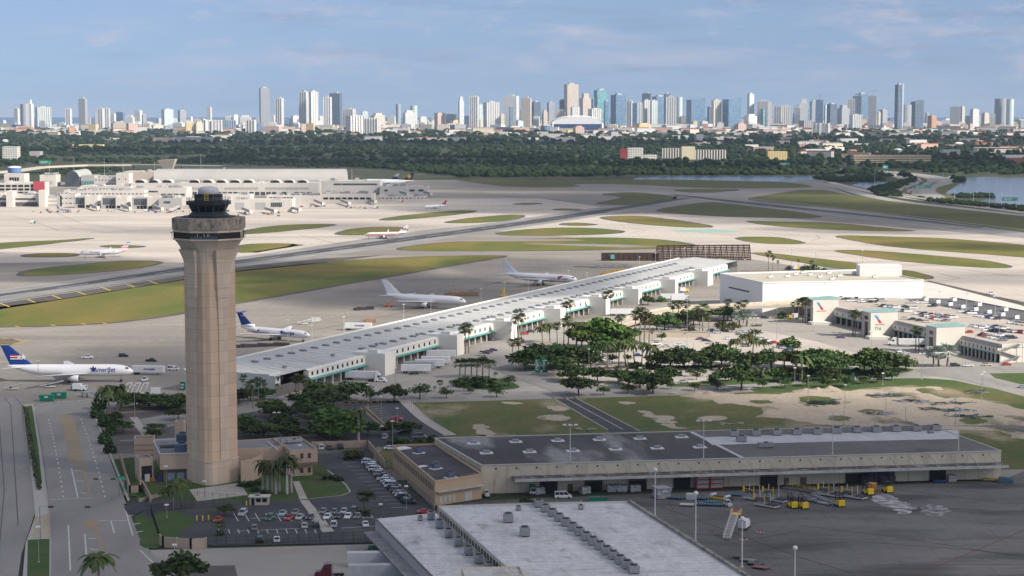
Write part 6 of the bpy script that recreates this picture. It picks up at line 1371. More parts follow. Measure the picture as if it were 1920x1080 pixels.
def grove(place,items,group=None):
    """items: (kind, x, base y, top y[, widening]); labels count along the picture from the left within each kind"""
    seen={}
    tot={}
    for it in items:tot[it[0]]=tot.get(it[0],0)+1
    for it in sorted(items,key=lambda i:i[1]):
        k,x,yb,yt=it[:4];wd=it[4] if len(it)>4 else 1.;h=hgt(x,yb,yt);s=h/PH[k];wd *= (1.38 if 'tower' in place or 'base' in place or 'old' in place else 1.18) if k in ('oak','green','olive','young','umbrella') else 1.08;t=plant_at(k,G(x,yb),(s*wd,s*wd,s))
        i=seen.get(k,0);seen[k]=i+1
        tag(t,(nth(i)+' ' if tot[k]>1 else '')+TWORD[k]+(' from the left ' if tot[k]>1 else ' ')+place,TCAT.get(k,'tree'),group or ('trees '+place))
grove('along the street west of the tower',[('hedge',187,768,740,.8),('hedge',183,784,760,.9),('hedge',196,800,775,.8),('hedge',208,816,792,.7),('hedge',197,832,806,.8),('hedge',206,850,826,.8),('coco',208,782,718),('coco',219,779,716),('fan',203,781,722)])
grove('around the old car park',[('oak',228,766,734,1.2),('oak',254,764,734,1.2),('oak',281,767,736,1.2),('oak',301,765,737,1.2),('oak',320,770,738,1.1),('oak',336,768,737,1.2),('umbrella',231,812,788,1.2),('umbrella',291,810,792,1.5),('umbrella',334,788,764,1.2),('oak',216,792,770),('oak',212,806,780,.8),('young',287,828,798)])
grove('between the tower and block 716',[('fan',455,748,702),('fan',474,766,712),('fan',485,764,707),('fan',465,757,715),('fan',497,752,712),('oak',448,758,726),('oak',470,752,724),('oak',495,750,724),('fan',555,752,703,1.3),('fan',561,753,701,1.3),('fan',569,752,703,1.3),('coco',522,741,716,1.3),('coco',577,748,708)])
grove('behind the base building',[('green',509,782,747,1.1),('oak',524,792,758),('oak',534,810,774,1.1),('oak',470,822,788,1.3),('green',494,820,790,1.2),('oak',545,822,795,1.2),('oak',560,822,800,1.1),('oak',455,812,776),('oak',586,770,728,1.3),('oak',602,754,714,1.2),('green',614,752,716,1.1),('oak',655,753,713,1.2),('oak',625,764,728,1.1),('oak',600,796,757,1.2),('green',622,808,762,1.3),('green',640,822,772,1.3),('oak',603,818,786,1.1),('oak',655,806,772),('green',618,826,790),('oak',572,782,748),('royal',672,830,762)])
grove('beside the small black car park',[('oak',690,816,789,1.2),('oak',733,816,788,1.1),('oak',768,816,788,1.2),('young',695,754,727),('oak',739,752,718,1.1),('shrub',742,834,817,1.5),('shrub',758,835,818,1.4),('shrub',812,831,815,1.5),('shrub',785,833,820,1.5)])
grove('along the road beside the fields',[('young',787,748,717,1.3),('cabbage',803,735,722),('cabbage',815,735,724),('cabbage',825,734,712),('young',837,747,724,1.2),('young',870,734,712),('young',882,739,726,1.2),('young',931,745,723,1.4),('young',953,724,702,1.4),('oak',1085,742,698,1.1),('young',1131,741,721,1.3),('young',1177,738,717,1.3),('oak',1224,738,692,1.1),('young',1258,730,711),('young',1302,733,715,1.3),('young',1345,731,712,1.3),('oak',1390,732,672,1.0),('young',1430,728,711,1.2),('young',1472,728,708,1.3),('young',1512,725,705,1.3),('young',1552,727,705,1.4),('young',1584,726,703,1.4),('young',1619,720,702,1.4),('young',1646,718,697,1.4),('young',1672,713,693,1.4)])
grove('on the traffic island',[('cabbage',862,709,672,1.2),('cabbage',872,708,671,1.2),('cabbage',884,707,671,1.2),('cabbage',894,707,672,1.2),('cabbage',905,706,669,1.2),('cabbage',917,708,674,1.2),('coco',928,712,696),('shrub',875,724,706,2.2),('shrub',892,725,704,2.2),('shrub',910,725,706,2.0),('gshrub',862,718,708,1.8)])
grove('against the cargo terminal facade',[('fan',868,662,612),('fan',873,663,606),('fan',879,661,607),('fan',965,642,592),('fan',972,642,579),('fan',978,641,588),('fan',1057,606,567),('fan',1062,606,565),('fan',1069,607,562),('fan',1135,592,546),('fan',1145,592,544),('oak',1215,572,553,1.2),('gshrub',1240,566,555,1.4)])
grove('at the west end of the long car park',[('fan',960,684,634,1.2),('fan',972,683,633,1.2),('oak',985,694,655,1.3),('oak',1008,692,642,1.2),('oak',1030,692,640,1.3),('oak',1058,690,644,1.2),('oak',1085,692,648,1.2),('oak',1048,704,665,1.1),('oak',1070,716,680,1.2),('oak',1108,693,658,1.1),('oak',1094,714,684,1.1),('coco',1032,642,602,1.3),('coco',1018,645,608,1.2),('fan',1057,650,596),('fan',1066,652,592),('coco',1080,652,598,1.2),('coco',1090,652,600,1.2),('fan',1045,650,604)])
grove('in the bright green clump',[('green',1104,660,604,1.1),('green',1118,655,594,1.15),('green',1138,656,592,1.15),('green',1156,658,604,1.1),('green',1168,660,622),('green',1130,668,625,1.1)])
grove('in the middle row of the long car park',[('coco',1139,690,637,1.1),('coco',1160,686,634,1.1),('coco',1173,686,632,1.1),('coco',1190,682,634,1.1),('coco',1203,684,636,1.1),('coco',1214,690,640,1.2),('oak',1238,692,655,1.2),('oak',1257,691,650,1.3),('oak',1283,691,648,1.3),('oak',1310,692,650,1.3),('oak',1334,692,650,1.3),('oak',1353,690,648,1.1),('shrub',1190,690,677,2.2),('shrub',1225,692,677,2.0),('young',1148,683,661),('young',1177,680,662),('oak',1120,716,686,1.2),('oak',1160,718,690,1.2),('oak',1178,722,692,1.1),('oak',1200,728,690,1.2),('oak',1252,718,686,1.2),('fan',1158,720,686),('coco',1205,716,684),('young',1294,706,688),('young',1306,712,694),('young',1318,706,688),('oak',1345,718,696,1.4),('oak',1365,714,690,1.1)])
grove('around the elevated ramp',[('fan',1190,640,582,1.2),('fan',1200,642,576,1.3),('fan',1208,645,582,1.3),('fan',1217,645,588,1.2),('oak',1232,622,588,1.2),('oak',1246,620,584,1.2),('fan',1262,612,565,1.2),('fan',1271,612,563,1.2),('fan',1285,610,563,1.2),('fan',1253,618,584,1.2),('fan',1166,630,588,1.2),('fan',1160,628,592,1.2),('oak',1290,615,580,1.2),('oak',1300,610,576,1.2),('fan',1302,632,588,1.3),('fan',1318,633,568,1.3),('fan',1330,632,586,1.3),('fan',1311,632,590,1.3),('olive',1292,632,612,1.2),('fan',1223,642,618),('young',1241,640,622),('fan',1364,600,560,1.2),('fan',1383,605,566,1.2),('fan',1394,606,562,1.3),('oak',1357,602,571,1.3),('oak',1372,602,574,1.2),('silver',1386,612,580,1.1),('silver',1400,612,580,1.2),('olive',1372,622,602,1.3),('olive',1352,622,600,1.1),('oak',1324,600,578,1.2)])
grove('in the east half of the long car park',[('young',1416,634,614,1.3),('gshrub',1482,652,631,1.5),('gshrub',1472,651,635,1.4),('olive',1400,645,622,1.2),('coco',1382,672,630,1.2),('coco',1411,668,630,1.2),('coco',1435,664,634,1.2),('oak',1345,668,640,1.1),('oak',1368,684,650,1.2),('oak',1398,700,656,1.2),('oak',1422,696,658,1.3),('oak',1446,690,650,1.2),('oak',1470,688,652,1.3),('oak',1494,690,656,1.2),('fan',1453,698,664,1.2),('fan',1468,696,664,1.2),('coco',1503,716,660,1.2),('oak',1515,694,652,1.3),('oak',1535,698,651,1.4),('green',1556,694,652,1.3),('umbrella',1543,712,664,1.0),('umbrella',1575,706,662,1.0),('oak',1452,716,688,1.3),('oak',1469,716,686,1.2),('oak',1520,708,688,1.3),('oak',1490,712,686,1.1),('oak',1560,716,690,1.1)])
grove('in the clump before block 714',[('oak',1620,698,658,1.2),('green',1636,700,648,1.2),('oak',1655,702,652,1.3),('oak',1676,698,664,1.2),('olive',1698,694,667,1.3),('umbrella',1642,706,668),('olive',1614,688,660),('shrub',1650,704,690,3.0),('silver',1751,688,649,1.1),('silver',1760,687,649,1.1),('silver',1776,687,646,1.1)])
grove('in front of the parking deck building',[('fan',1599,630,580,1.2),('fan',1603,632,584,1.2),('fan',1617,626,584,1.1),('fan',1717,658,612,1.2),('fan',1723,659,614,1.2),('fan',1487,596,566),('fan',1497,599,560,1.1),('fan',1505,606,558,1.1),('fan',1510,606,557,1.1),('shrub',1466,597,584,1.4)])
grove('beyond the hangar roof',[('fan',1441,510,470),('fan',1449,508,478),('fan',1459,508,488),('fan',1497,503,486),('shrub',1510,506,496,1.6),('shrub',1525,506,495,1.6),('cabbage',1521,503,488),('shrub',1545,510,502,1.5),('shrub',1480,506,497,1.4)])
grove('beside the tower gate',[('coco',306,952,911,1.2),('coco',325,955,905,1.2),('coco',342,938,892,1.2),('coco',355,932,898),('young',423,968,944,1.4),('cabbage',415,1004,976,1.3),('shrub',412,1004,992,1.2)])
grove('in the lawn beside the flagpole',[('royal',493,922,858,1.1),('royal',502,924,860,1.1),('royal',510,922,862,1.1),('royal',517,926,862,1.1),('royal',524,922,856,1.1),('royal',538,926,846,1.1),('royal',546,924,852,1.1),('hedge',458,912,902,2.2),('hedge',472,911,901,2.2),('hedge',485,909,900,2.0),('shrub',478,921,912,1.6),('shrub',496,926,917,1.8),('coco',604,902,882,1.3),('coco',614,902,884,1.3),('shrub',625,899,889,1.6),('shrub',636,902,893,1.6),('shrub',612,899,890,1.6)])
grove('by the parking rows of the tower',[('cabbage',683,962,920,1.15),('cabbage',689,963,921,1.15),('shrub',684,966,953,1.6),('olive',662,860,838,1.2),('shrub',655,862,850,1.6),('shrub',674,860,848,1.4),('shrub',985,945,931,1.3),('shrub',994,945,936,1.2)])
grove('at the bottom edge of the picture',[('oak',333,1105,1032,1.0),('coco',185,1125,1034,1.3)])
def hedge_line(label,pts,h,w_,m=None):
    P=[G(*p) for p in pts];t=thing('hedge',label,'hedge',P[0]);rnd=random.Random(len(label));mb=MB();mb2=MB()
    for a,c in zip(P,P[1:]):
        L=(c-a).length;n=int(L/.16)
        mb2.bar(a-P[0],c-P[0]+Vector((0,0,.01)),w_*.5,h)
        for i in range(n):
            q=a.lerp(c,rnd.random())-P[0]+Vector((rnd.uniform(-w_,w_)/2,rnd.uniform(-w_,w_)/2,rnd.uniform(.1,h)));leafquad(mb,q,.4,rnd)
    mb2.build('stem',BARK,t);mb.build('crown',m or LF,t)
hedge_line('long dark hedge in front of the old car park trees',[(212,772),(345,763)],2.0,2.)
hedge_line('long dark hedge below the middle row of car park trees',[(1110,692),(1240,690),(1370,688)],1.6,2.)
hedge_line('green hedge strip along the fence of the black car park',[(700,845),(722,868)],1.2,1.2,LFG)
hedge_line('short clipped hedge box beside the silver palms',[(1409,612),(1428,612)],1.4,2.)
hedge_line('ragged hedge on the median between the two streets',[(47,765),(62,860),(74,920)],1.3,1.6)
for L_ in PROTO.values():
    for o in L_:
        if not o.get('u'):
            for c in list(o.children_recursive)+[o]:bpy.data.objects.remove(o if c is o else c)
# ================================================================ cars
CARC=dict(white=(.72,.73,.73),silver=(.42,.43,.44),grey=(.17,.175,.18),dark=(.03,.032,.036),black=(.012,.012,.013),red=(.42,.02,.02),blue=(.03,.06,.22),green=(.05,.13,.10),beige=(.5,.44,.34),lightblue=(.3,.42,.48),yellow=(.75,.5,.03),purple=(.1,.07,.18))
CARG=mat('car_glass',(.02,.024,.03),rough=.1,spec=.6);TYRE=mat('tyre',(.02,.02,.02),rough=.9);LAMPW=mat('head_lamp',(.7,.7,.66),rough=.2);LAMPR=mat('tail_lamp',(.3,.02,.02),rough=.3)
def paint(c):return mat('paint_'+c,CARC[c],rough=.28,spec=.5,coat=.5)
PROF={  # side profile: length stations (x, z of shoulder line, half width) and cabin (x0 base, x1 roof front, x2 roof back, x3 base, roof z)
 'sedan':dict(L=4.7,W=.9,st=[(-2.35,.62),(-2.25,.86),(-1.5,.95),(.9,.92),(2.1,.78),(2.35,.55)],cab=(-1.75,-1.05,.25,1.0,1.42)),
 'suv':dict(L=4.8,W=.96,st=[(-2.4,.6),(-2.38,1.08),(-1.5,1.1),(1.0,1.08),(2.2,.96),(2.4,.6)],cab=(-2.36,-2.05,.3,1.1,1.78)),
 'pickup':dict(L=5.5,W=.98,st=[(-2.75,.6),(-2.75,1.05),(-1.0,1.06),(1.2,1.08),(2.6,1.0),(2.75,.6)],cab=(-.75,-.6,.75,1.45,1.82)),
 'van':dict(L=5.3,W=1.0,st=[(-2.65,.5),(-2.65,1.15),(-1.5,1.15),(1.2,1.15),(2.4,1.0),(2.65,.6)],cab=(-2.6,-2.5,1.0,1.9,2.1))}
carmesh={}
def car_meshes(kind):
    if kind in carmesh:return carmesh[kind]
    P=PROF[kind];W=P['W'];st=P['st'];x0,x1,x2,x3,zr=P['cab'];mb=MB()
    def zsh(x):
        for (a,za),(b_,zb) in zip(st,st[1:]):
            if a<=x<=b_:return za+(zb-za)*(x-a)/(b_-a+1e-6)
        return st[0][1]
    rings=[]
    for i,(x,z) in enumerate(st):
        e=.9 if i in (0,len(st)-1) else 1
        rings.append([mb.vert(p) for p in ((x,-W*e,.32),(x,-W*e,z-.12),(x,-W*.9*e,z),(x,W*.9*e,z),(x,W*e,z-.12),(x,W*e,.32))])
    for a,b_ in zip(rings,rings[1:]):
        for j in range(5):mb.face((a[j],b_[j],b_[j+1],a[j+1]))
        mb.face((a[5],b_[5],b_[0],a[0]))
    mb.face(rings[0]);mb.face(rings[-1][::-1])
    Wc,Wr=W*.88,W*.72;gl=MB()
    zb0,zb3=zsh(x0)-.01,zsh(x3)-.01
    lo=[(x0,-Wc,zb0),(x3,-Wc,zb3),(x3,Wc,zb3),(x0,Wc,zb0)];hi=[(x1,-Wr,zr),(x2,-Wr,zr),(x2,Wr,zr),(x1,Wr,zr)]
    a=[gl.vert(p) for p in lo];b_=[gl.vert(p) for p in hi]
    for j in range(4):gl.face((a[j],a[(j+1) % 4],b_[(j+1) % 4],b_[j]))
    # roof and pillars in body colour, a little proud of the glass
    mb.prism([(x1-.04,-Wr-.02),(x2+.06,-Wr-.02),(x2+.06,Wr+.02),(x1-.04,Wr+.02)],zr-.04,zr+.03,bottom=True)
    def lerp(p,q,t):return Vector(p).lerp(Vector(q),t)
    for j in range(4):d=Vector(((-1,1,1,-1)[j]*.02,(-1,-1,1,1)[j]*.02,0));mb.bar(Vector(lo[j])+d,Vector(hi[j])+d,.09)
    nmid={'sedan':1,'suv':2,'pickup':1,'van':2}[kind]
    for k in range(nmid):
        t=(k+1)/(nmid+1)
        for s in (0,1):
            i0,i1=(0,1) if s==0 else (3,2);d=Vector((0,-.02 if s==0 else .02,0));mb.bar(lerp(lo[i0],lo[i1],t)+d,lerp(hi[i0],hi[i1],t)+d,.08)
    if kind=='pickup':pass
    body=mb.mesh('body',[paint('white')]);glass=gl.mesh('window',[CARG])
    wb=MB();wb.tube([(0,-.12,0),(0,.12,0)],.34,12);wheel=wb.mesh('wheel',[TYRE])
    lb=MB();lb.box(P['L']/2-.12,P['L']/2-.0,-.16,.16,-.08,.08);lamp=lb.mesh('headlight',[LAMPW])
    bed=None
    if kind=='pickup':bb_=MB();bb_.box(-2.6,-.85,-.8,.8,1.065,1.08,sides='Z');bed=bb_.mesh('cargo_bed',[BLACKM])
    carmesh[kind]=dict(body=body,glass=glass,wheel=wheel,lamp=lamp,bed=bed,P=P,col={});return carmesh[kind]
def add_car(kind,color,loc,rz,label,group,detail=True,name=None,cat=None):
    M=car_meshes(kind)
    if color not in M['col']:b_=M['body'].copy();b_.materials[0]=paint(color);M['col'][color]=b_
    t=thing(name or {'sedan':'parked_car','suv':'parked_car','pickup':'pickup_truck','van':'van'}[kind],label,cat or {'sedan':'car','suv':'car','pickup':'pickup truck','van':'van'}[kind],loc,rz,group)
    s=1.0
    child('body',M['col'][color],t);child('window',M['glass'],t)
    if detail:
        P=M['P']
        for sx in (-1,1):
            for sy in (-1,1):child('wheel',M['wheel'],t,(sx*P['L']*.31,sy*(P['W']-.1),.34))
        for sy in (-1,1):child('headlight',M['lamp'],t,(-.0,sy*P['W']*.66,P['st'][-1][1]+.12 if kind != 'van' else .75))
        if M['bed']:child('cargo_bed',M['bed'],t)
    return t
KW=dict(sedan='sedan',suv='high car',pickup='pickup truck',van='van');CWD=dict(lightblue='pale blue',dark='dark grey')
def row(place,cars,rz=None,p2=None,group=None,z=0.,order='from the left',detail=True,jit=.04):
    """cars: (kind, colour, x, y[, rz]); labelled by colour, kind and count within the place"""
    tot,seen={},{};rnd=random.Random(len(place))
    for c in cars:k=(c[0],c[1]);tot[k]=tot.get(k,0)+1
    for c in cars:
        k=(c[0],c[1]);i=seen.get(k,0);seen[k]=i+1;a=(c[4] if len(c)>4 else rz)+rnd.uniform(-jit,jit)
        w_=CWD.get(c[1],c[1])+' '+KW[c[0]]
        lab=(nth(i)+' '+w_+' '+order+' '+place) if tot[k]>1 else w_+' '+place
        add_car(c[0],c[1],G(c[2],c[3],z),a,lab,group or ('cars '+place),detail)
# long row beside the annex: noses towards the lawn strip on the right
ra=radians(-12)
cols=[('sedan','blue'),('suv','white'),('sedan','blue'),('suv','white'),('suv','white'),('sedan','black'),('suv','silver'),('pickup','dark'),('pickup','white'),('suv','white'),('suv','white'),('van','white'),('suv','dark'),('suv','grey'),('sedan','silver'),('sedan','white'),('suv','dark'),('sedan','black'),('suv','black')]
n=len(cols);row('in the long row beside the annex',[(k,c,687+(768-687)*i/(n-1),866+(945-866)*i/(n-1)) for i,(k,c) in enumerate(cols)],ra,order='from the far end')
up=radians(97)
row('in the upper bay of the tower car park',[('suv','silver',455,966),('suv','green',506,975),('sedan','lightblue',530,966),('sedan','red',542,974),('sedan','grey',554,964),('sedan','silver',562,973),('sedan','dark',581,973),('sedan','grey',606,962),('sedan','white',614,972),('sedan','green',627,963),('sedan','dark',635,971),('sedan','silver',645,962),('sedan','white',653,971),('suv','dark',663,962),('sedan','grey',671,971),('sedan','red',409,978)],-up)
row('in the lower bay of the tower car park',[('sedan','grey',477,993),('sedan','silver',571,989),('suv','dark',593,988),('suv','silver',626,987),('sedan','white',685,986),('suv','black',488,1016),('sedan','white',519,1015)],up)
row('in the bay behind the base building',[('suv','white',602,842),('sedan','dark',618,842),('suv','dark',638,841)],radians(100))
row('between the annex and the white shed',[('sedan','red',797,963),('sedan','blue',850,938)],radians(5))
row('before the cream warehouse',[('van','white',1056,934)],radians(3))
row('in the small black car park',[('pickup','red',742,789,radians(5)),('sedan','white',716,806,radians(80)),('sedan','blue',757,812,radians(20)),('suv','silver',722,822,radians(90)),('sedan','white',732,843,radians(10)),('van','grey',786,822,radians(8))])
row('on the apron near the jets',[('pickup','white',164,672,radians(5)),('suv','black',232,669,radians(8)),('pickup','black',284,678,radians(-8)),('pickup','white',272,714,radians(-95)),('van','white',772,552,radians(10)),('van','white',325,694,0)])
row('by the docks of the cargo terminal',[('sedan','dark',776,702,.3),('sedan','black',770,694,.3),('suv','dark',784,697,.3),('suv','white',797,694,.3),('sedan','red',783,690,.3),('pickup','white',815,690,.2),('suv','dark',909,664,.2),('sedan','purple',916,661,.2),('sedan','dark',924,658,.2),('sedan','silver',903,667,.2),('pickup','white',714,716,-.2),('sedan','black',549,735,0),('sedan','red',984,627,.6),('sedan','dark',995,623,.6)])
rnd=random.Random(21);midc=[]
CC=['white','white','silver','silver','grey','dark','black','blue','red','white','beige','dark']
for (x,y,k,c) in ((1230,647,'pickup','white'),(1248,651,'sedan','silver'),(1272,649,'sedan','white'),(1283,653,'sedan','lightblue'),(1312,637,'sedan','purple'),(1324,640,'sedan','dark'),(1331,645,'sedan','silver'),(1336,622,'suv','blue'),(1345,625,'suv','silver'),(1352,616,'sedan','purple'),(1358,620,'sedan','white'),(1365,636,'sedan','white'),(1375,623,'suv','silver'),(1392,625,'suv','white'),(1399,628,'suv','white'),(1388,628,'sedan','grey'),(1418,637,'suv','white'),(1430,638,'suv','white'),(1438,641,'suv','white'),(1452,644,'sedan','red'),(1440,646,'sedan','dark'),(1470,654,'sedan','silver'),(1480,656,'sedan','blue'),(1460,652,'sedan','white'),(1128,668,'sedan','white'),(1136,672,'sedan','silver'),(1120,662,'sedan','white'),(1197,668,'sedan','blue'),(1208,655,'suv','white'),(1127,684,'sedan','silver'),(1118,700,'sedan','purple'),(1134,700,'sedan','dark'),(1146,700,'suv','dark'),(1252,682,'sedan','dark'),(1270,682,'sedan','silver'),(1310,682,'suv','dark'),(1282,718,'sedan','silver'),(1240,720,'sedan','dark'),(1338,717,'suv','black'),(1370,680,'sedan','white'),(1505,698,'van','white'),(1492,713,'sedan','blue'),(1440,694,'sedan','silver'),(1452,696,'sedan','white'),(1590,688,'sedan','black'),(1600,690,'sedan','silver'),(1604,695,'sedan','dark'),(1560,707,'sedan','dark'),(1180,702,'sedan','grey'),(1300,676,'sedan','white'),(1230,660,'sedan','grey'),(1380,642,'sedan','white'),(1398,650,'sedan','grey')):
    midc.append((k,c,x,y,rnd.choice((.1,.15,-.1,pi+.1,.2))))
row('in the tree shaded long car park',sorted(midc,key=lambda c:c[2]))
row('before the parking deck building',[('suv','dark',1791,687,.1),('sedan','white',1815,687,.1),('sedan','beige',1850,686,.1),('sedan','red',1887,685,.1),('sedan','purple',1576,634,0),('sedan','white',1690,661,.3),('suv','dark',1434,597,0),('sedan','white',1918,728,-.6),('pickup','white',1858,552,.05),('sedan','silver',1697,664,.3)])
# rooftop parking
deck=[];dr=random.Random(9)
def drow(x0,y0,x1,y1,n,kinds=('sedan','suv','suv','pickup','sedan')):
    for i in range(n):
        t=(i+.5)/n;deck.append((dr.choice(kinds),dr.choice(CC+['white','white']),x0+(x1-x0)*t+dr.uniform(-1,1),y0+(y1-y0)*t+dr.uniform(-.4,.4)))
drow(1574,561,1660,565,12);drow(1592,565,1640,568,7);drow(1640,574,1685,578,5);drow(1684,574,1716,580,4);drow(1690,585,1706,586,2);drow(1718,589,1792,597,9);drow(1730,593,1780,600,8);drow(1742,597,1776,603,5);drow(1690,597,1745,606,4);drow(1702,568,1740,569,3);drow(1738,575,1758,576,1);drow(1798,585,1826,590,3);drow(1830,593,1876,600,6);drow(1820,612,1848,617,3);drow(1850,613,1888,618,4);drow(1848,620,1880,624,6);drow(1893,606,1930,611,4);drow(1888,622,1930,626,6);drow(1806,623,1826,625,1);drow(1838,629,1885,640,6);drow(1870,630,1905,636,3)
row('on the rooftop car park',[(k,c,x,y,.12 if (i // 3) % 2 else .05+pi) for i,(k,c,x,y) in enumerate(sorted(deck,key=lambda c:c[2]))],z=hd_+.01,detail=False)
# highway traffic, small
hw=[(1560,317),(1590,318),(1620,320),(1650,322),(1680,325),(1710,329),(1726,334),(1735,339),(1726,345),(1716,349),(1704,353),(1698,358),(1702,363),(1720,368),(1740,372),(1770,378),(1800,382),(1840,387),(1880,392),(1915,396)]
hc_=[]
for i in range(54):
    t=dr.random()*(len(hw)-1);j=int(t);f_=t-j;(xa,ya),(xb,yb_)=hw[j],hw[j+1]
    hc_.append((dr.choice(('sedan','suv','van','pickup')),dr.choice(CC),xa+(xb-xa)*f_+dr.uniform(-9,9)*(1 if 6<t<12 else .3),ya+(yb_-ya)*f_+dr.uniform(-1.5,1.5),dr.uniform(-.3,.3)+(1.2 if 7<t<12 else -.3)))
row('in the traffic on the far highway',sorted(hc_,key=lambda c:c[2]),detail=False)
# ================================================================ trucks and trailers
TRW=mat('trailer_white',(.70,.71,.72),(.62,.63,.64),.5,rough=.6);TRG=mat('trailer_grey',(.42,.44,.46),(.36,.38,.4),.5,rough=.6)
def trailer(label,loc,rz,L=14.,m=None,group=None,txt=None,hgt_=4.0,w_=2.6):
    t=thing('semi_trailer',label,'trailer',loc,rz,group);mb=MB();mb.box(0,L,-w_/2,w_/2,1.15,hgt_);b_=mb.build('cargo_box',m or TRW,t)
    mb=MB()
    for k in range(int(L/1.2)):mb.box(.1+k*1.2,.16+k*1.2,-w_/2-.03,w_/2+.03,1.2,hgt_-.1,sides='xXyY')
    mb.build('side_rib',m or TRW,b_)
    for x in (1.3,2.5):
        for s in (-1,1):mb=MB();mb.tube([(x,s*(w_/2-.35),.5),(x,s*(w_/2-.05),.5)],.5,12);mb.build('wheel',TYRE,t)
    mb=MB();mb.box(.2,L-.3,-.5,.5,.9,1.148);mb.build('chassis',BLACKM,t)
    for s in (-1,1):mb=MB();mb.bar((L-2.8,s*.8,0),(L-2.8,s*.8,1.1),.15);mb.build('landing_leg',BLACKM,t)
    if txt:text(t,txt,1.5,(L*.55,-w_/2-.06,2.7),(pi/2,0,0),mat('logo_blue',(.03,.04,.22)),shear=.25,bold=.02)
    return t
def tractor(label,loc,rz,col=(.6,.6,.6),nm='paint_truck',group=None):
    t=thing('semi_tractor',label,'truck',loc,rz,group);m=mat(nm,col,rough=.3,coat=.4);mb=MB()
    pr=[(0,1.0),(0,3.7),(.4,3.9),(1.7,3.7),(2.2,3.0),(2.7,2.0),(4.1,1.75),(4.35,1.3),(4.35,.6),(0,.6)]
    a=[mb.vert((x,-1.2,z)) for x,z in pr];c=[mb.vert((x,1.2,z)) for x,z in pr];n=len(pr)
    for k in range(n):mb.face((a[k],a[(k+1) % n],c[(k+1) % n],c[k]))
    mb.face(a[::-1]);mb.face(c);mb.build('cab',m,t)
    mb=MB();mb.poly([(2.28,-1.0,2.95),(2.75,-1.05,2.08),(2.75,1.05,2.08),(2.28,1.0,2.95)]);mb.box(1.1,2.2,-1.22,-1.21,2.0,2.9);mb.box(1.1,2.2,1.21,1.22,2.0,2.9);mb.build('window',CARG,t)
    mb=MB();mb.box(-3.2,0,-.5,.5,.7,1.1);mb.build('chassis',BLACKM,t)
    for x in (3.4,-1.2,-2.5):
        for s in (-1,1):mb=MB();mb.tube([(x,s*.85,.5),(x,s*1.22,.5)],.5,12);mb.build('wheel',TYRE,t)
    for s in (-1,1):mb=MB();mb.box(4.3,4.4,s*.85-.18,s*.85+.18,1.0,1.3);mb.build('headlight',LAMPW,t)
    for s in (-1,1):mb=MB();mb.tube([(-.25,s*1.0,.8),(-.25,s*1.0,4.2)],.1,8);mb.build('exhaust_pipe',GALV,t)
    return t
def face(p,q,z=0):a,b_=G(*p,z),G(*q,z);return atan2(b_.y-a.y,b_.x-a.x)
tractor('maroon long nosed truck tractor at the bottom edge',G(622,1083),pi+.06,(.10,.008,.016),'paint_maroon')
trailer('silver box trailer coupled behind the maroon truck tractor',G(760,1086),pi+.06,14.5,TRG)
trailer('grey box trailer parked at the white shed, behind the silver one',G(752,1062),pi+.06,14.0,mat('trailer_pale',(.5,.52,.54),rough=.5))
trailer('white trailer backed against the terminal docks, hooked to a truck',G(648,712),-.12,14.5,group='trailers at the terminal docks');tractor('white truck tractor at the terminal docks',G(704,715.5),-.12,(.72,.73,.72),'paint_white_truck')
for i,(x,y,lab) in enumerate(((790,684,'white trailer farthest along the docks beside the second stair block'),(778,690,'white trailer second along the docks beside the second stair block'),(760,694,'grey trailer third along the docks beside the second stair block'),(752,700,'white trailer at the near end of the docks, by dark cars'))):
    trailer(lab,G(x,y),-.05+i*.02,13.5,TRG if i==2 else TRW,'trailers at the terminal docks')
trailer('white trailer by the docks in front of the third stair block',G(800,672),-.05,14,TRW,'trailers at the terminal docks')
trailer('long white trailer under the facade between the palms and the ramp',G(1144,592),.05,13.5,TRW);trailer('white trailer parked beyond the elevated ramp beside the terminal',G(1238,563),.1,15,TRW);trailer('white trailer beside the teal container beyond the ramp',G(1258,566),.1,11,TRW)
tractor('white semi tractor in front of block 714',G(1680,647),pi-.05,(.75,.75,.75),'paint_white_truck');trailer('white trailer behind the semi tractor at block 714',G(1737,650),pi-.05,14,TRW);trailer('white trailer backed to the docks right of block 714',G(1820,662),pi-.2,11,TRW)
trailer('blue lettered white trailer in front of the nose of the tail painted jet',G(249,702),-.1,14.5,TRW,txt='AmeriJet');trailer('blue lettered white trailer beyond the terminal roof',G(647,619),-.05,14.5,TRW,txt='AmeriJet')
def small_truck(label,loc,rz,col,nm):
    t=thing('service_truck',label,'truck',loc,rz);mb=MB();mb.box(-3,.6,-1.15,1.15,.9,3.1);mb.build('cargo_box',TRW,t);mb=MB();mb.prism([(.65,-1.1),(2.6,-1.0),(2.6,1.0),(.65,1.1)],.5,2.3);mb.build('cab',mat(nm,col,rough=.4),t);mb=MB();mb.box(2.2,2.63,-.9,.9,1.5,2.2);mb.build('window',CARG,t)
    for x in (-2,1.8):
        for s in (-1,1):mb=MB();mb.tube([(x,s*.8,.45),(x,s*1.15,.45)],.45,10);mb.build('wheel',TYRE,t)
    return t
small_truck('yellow truck parked beneath block 716 palms',G(1487,598),pi+.1,(.75,.45,.02),'paint_orange_yellow');small_truck('yellow truck behind the hangar roof',G(1492,506),.1,(.75,.45,.02),'paint_orange_yellow');small_truck('yellow loader truck under the terminal facade, near the ramp',G(1283,548),.2,(.75,.45,.02),'paint_orange_yellow')
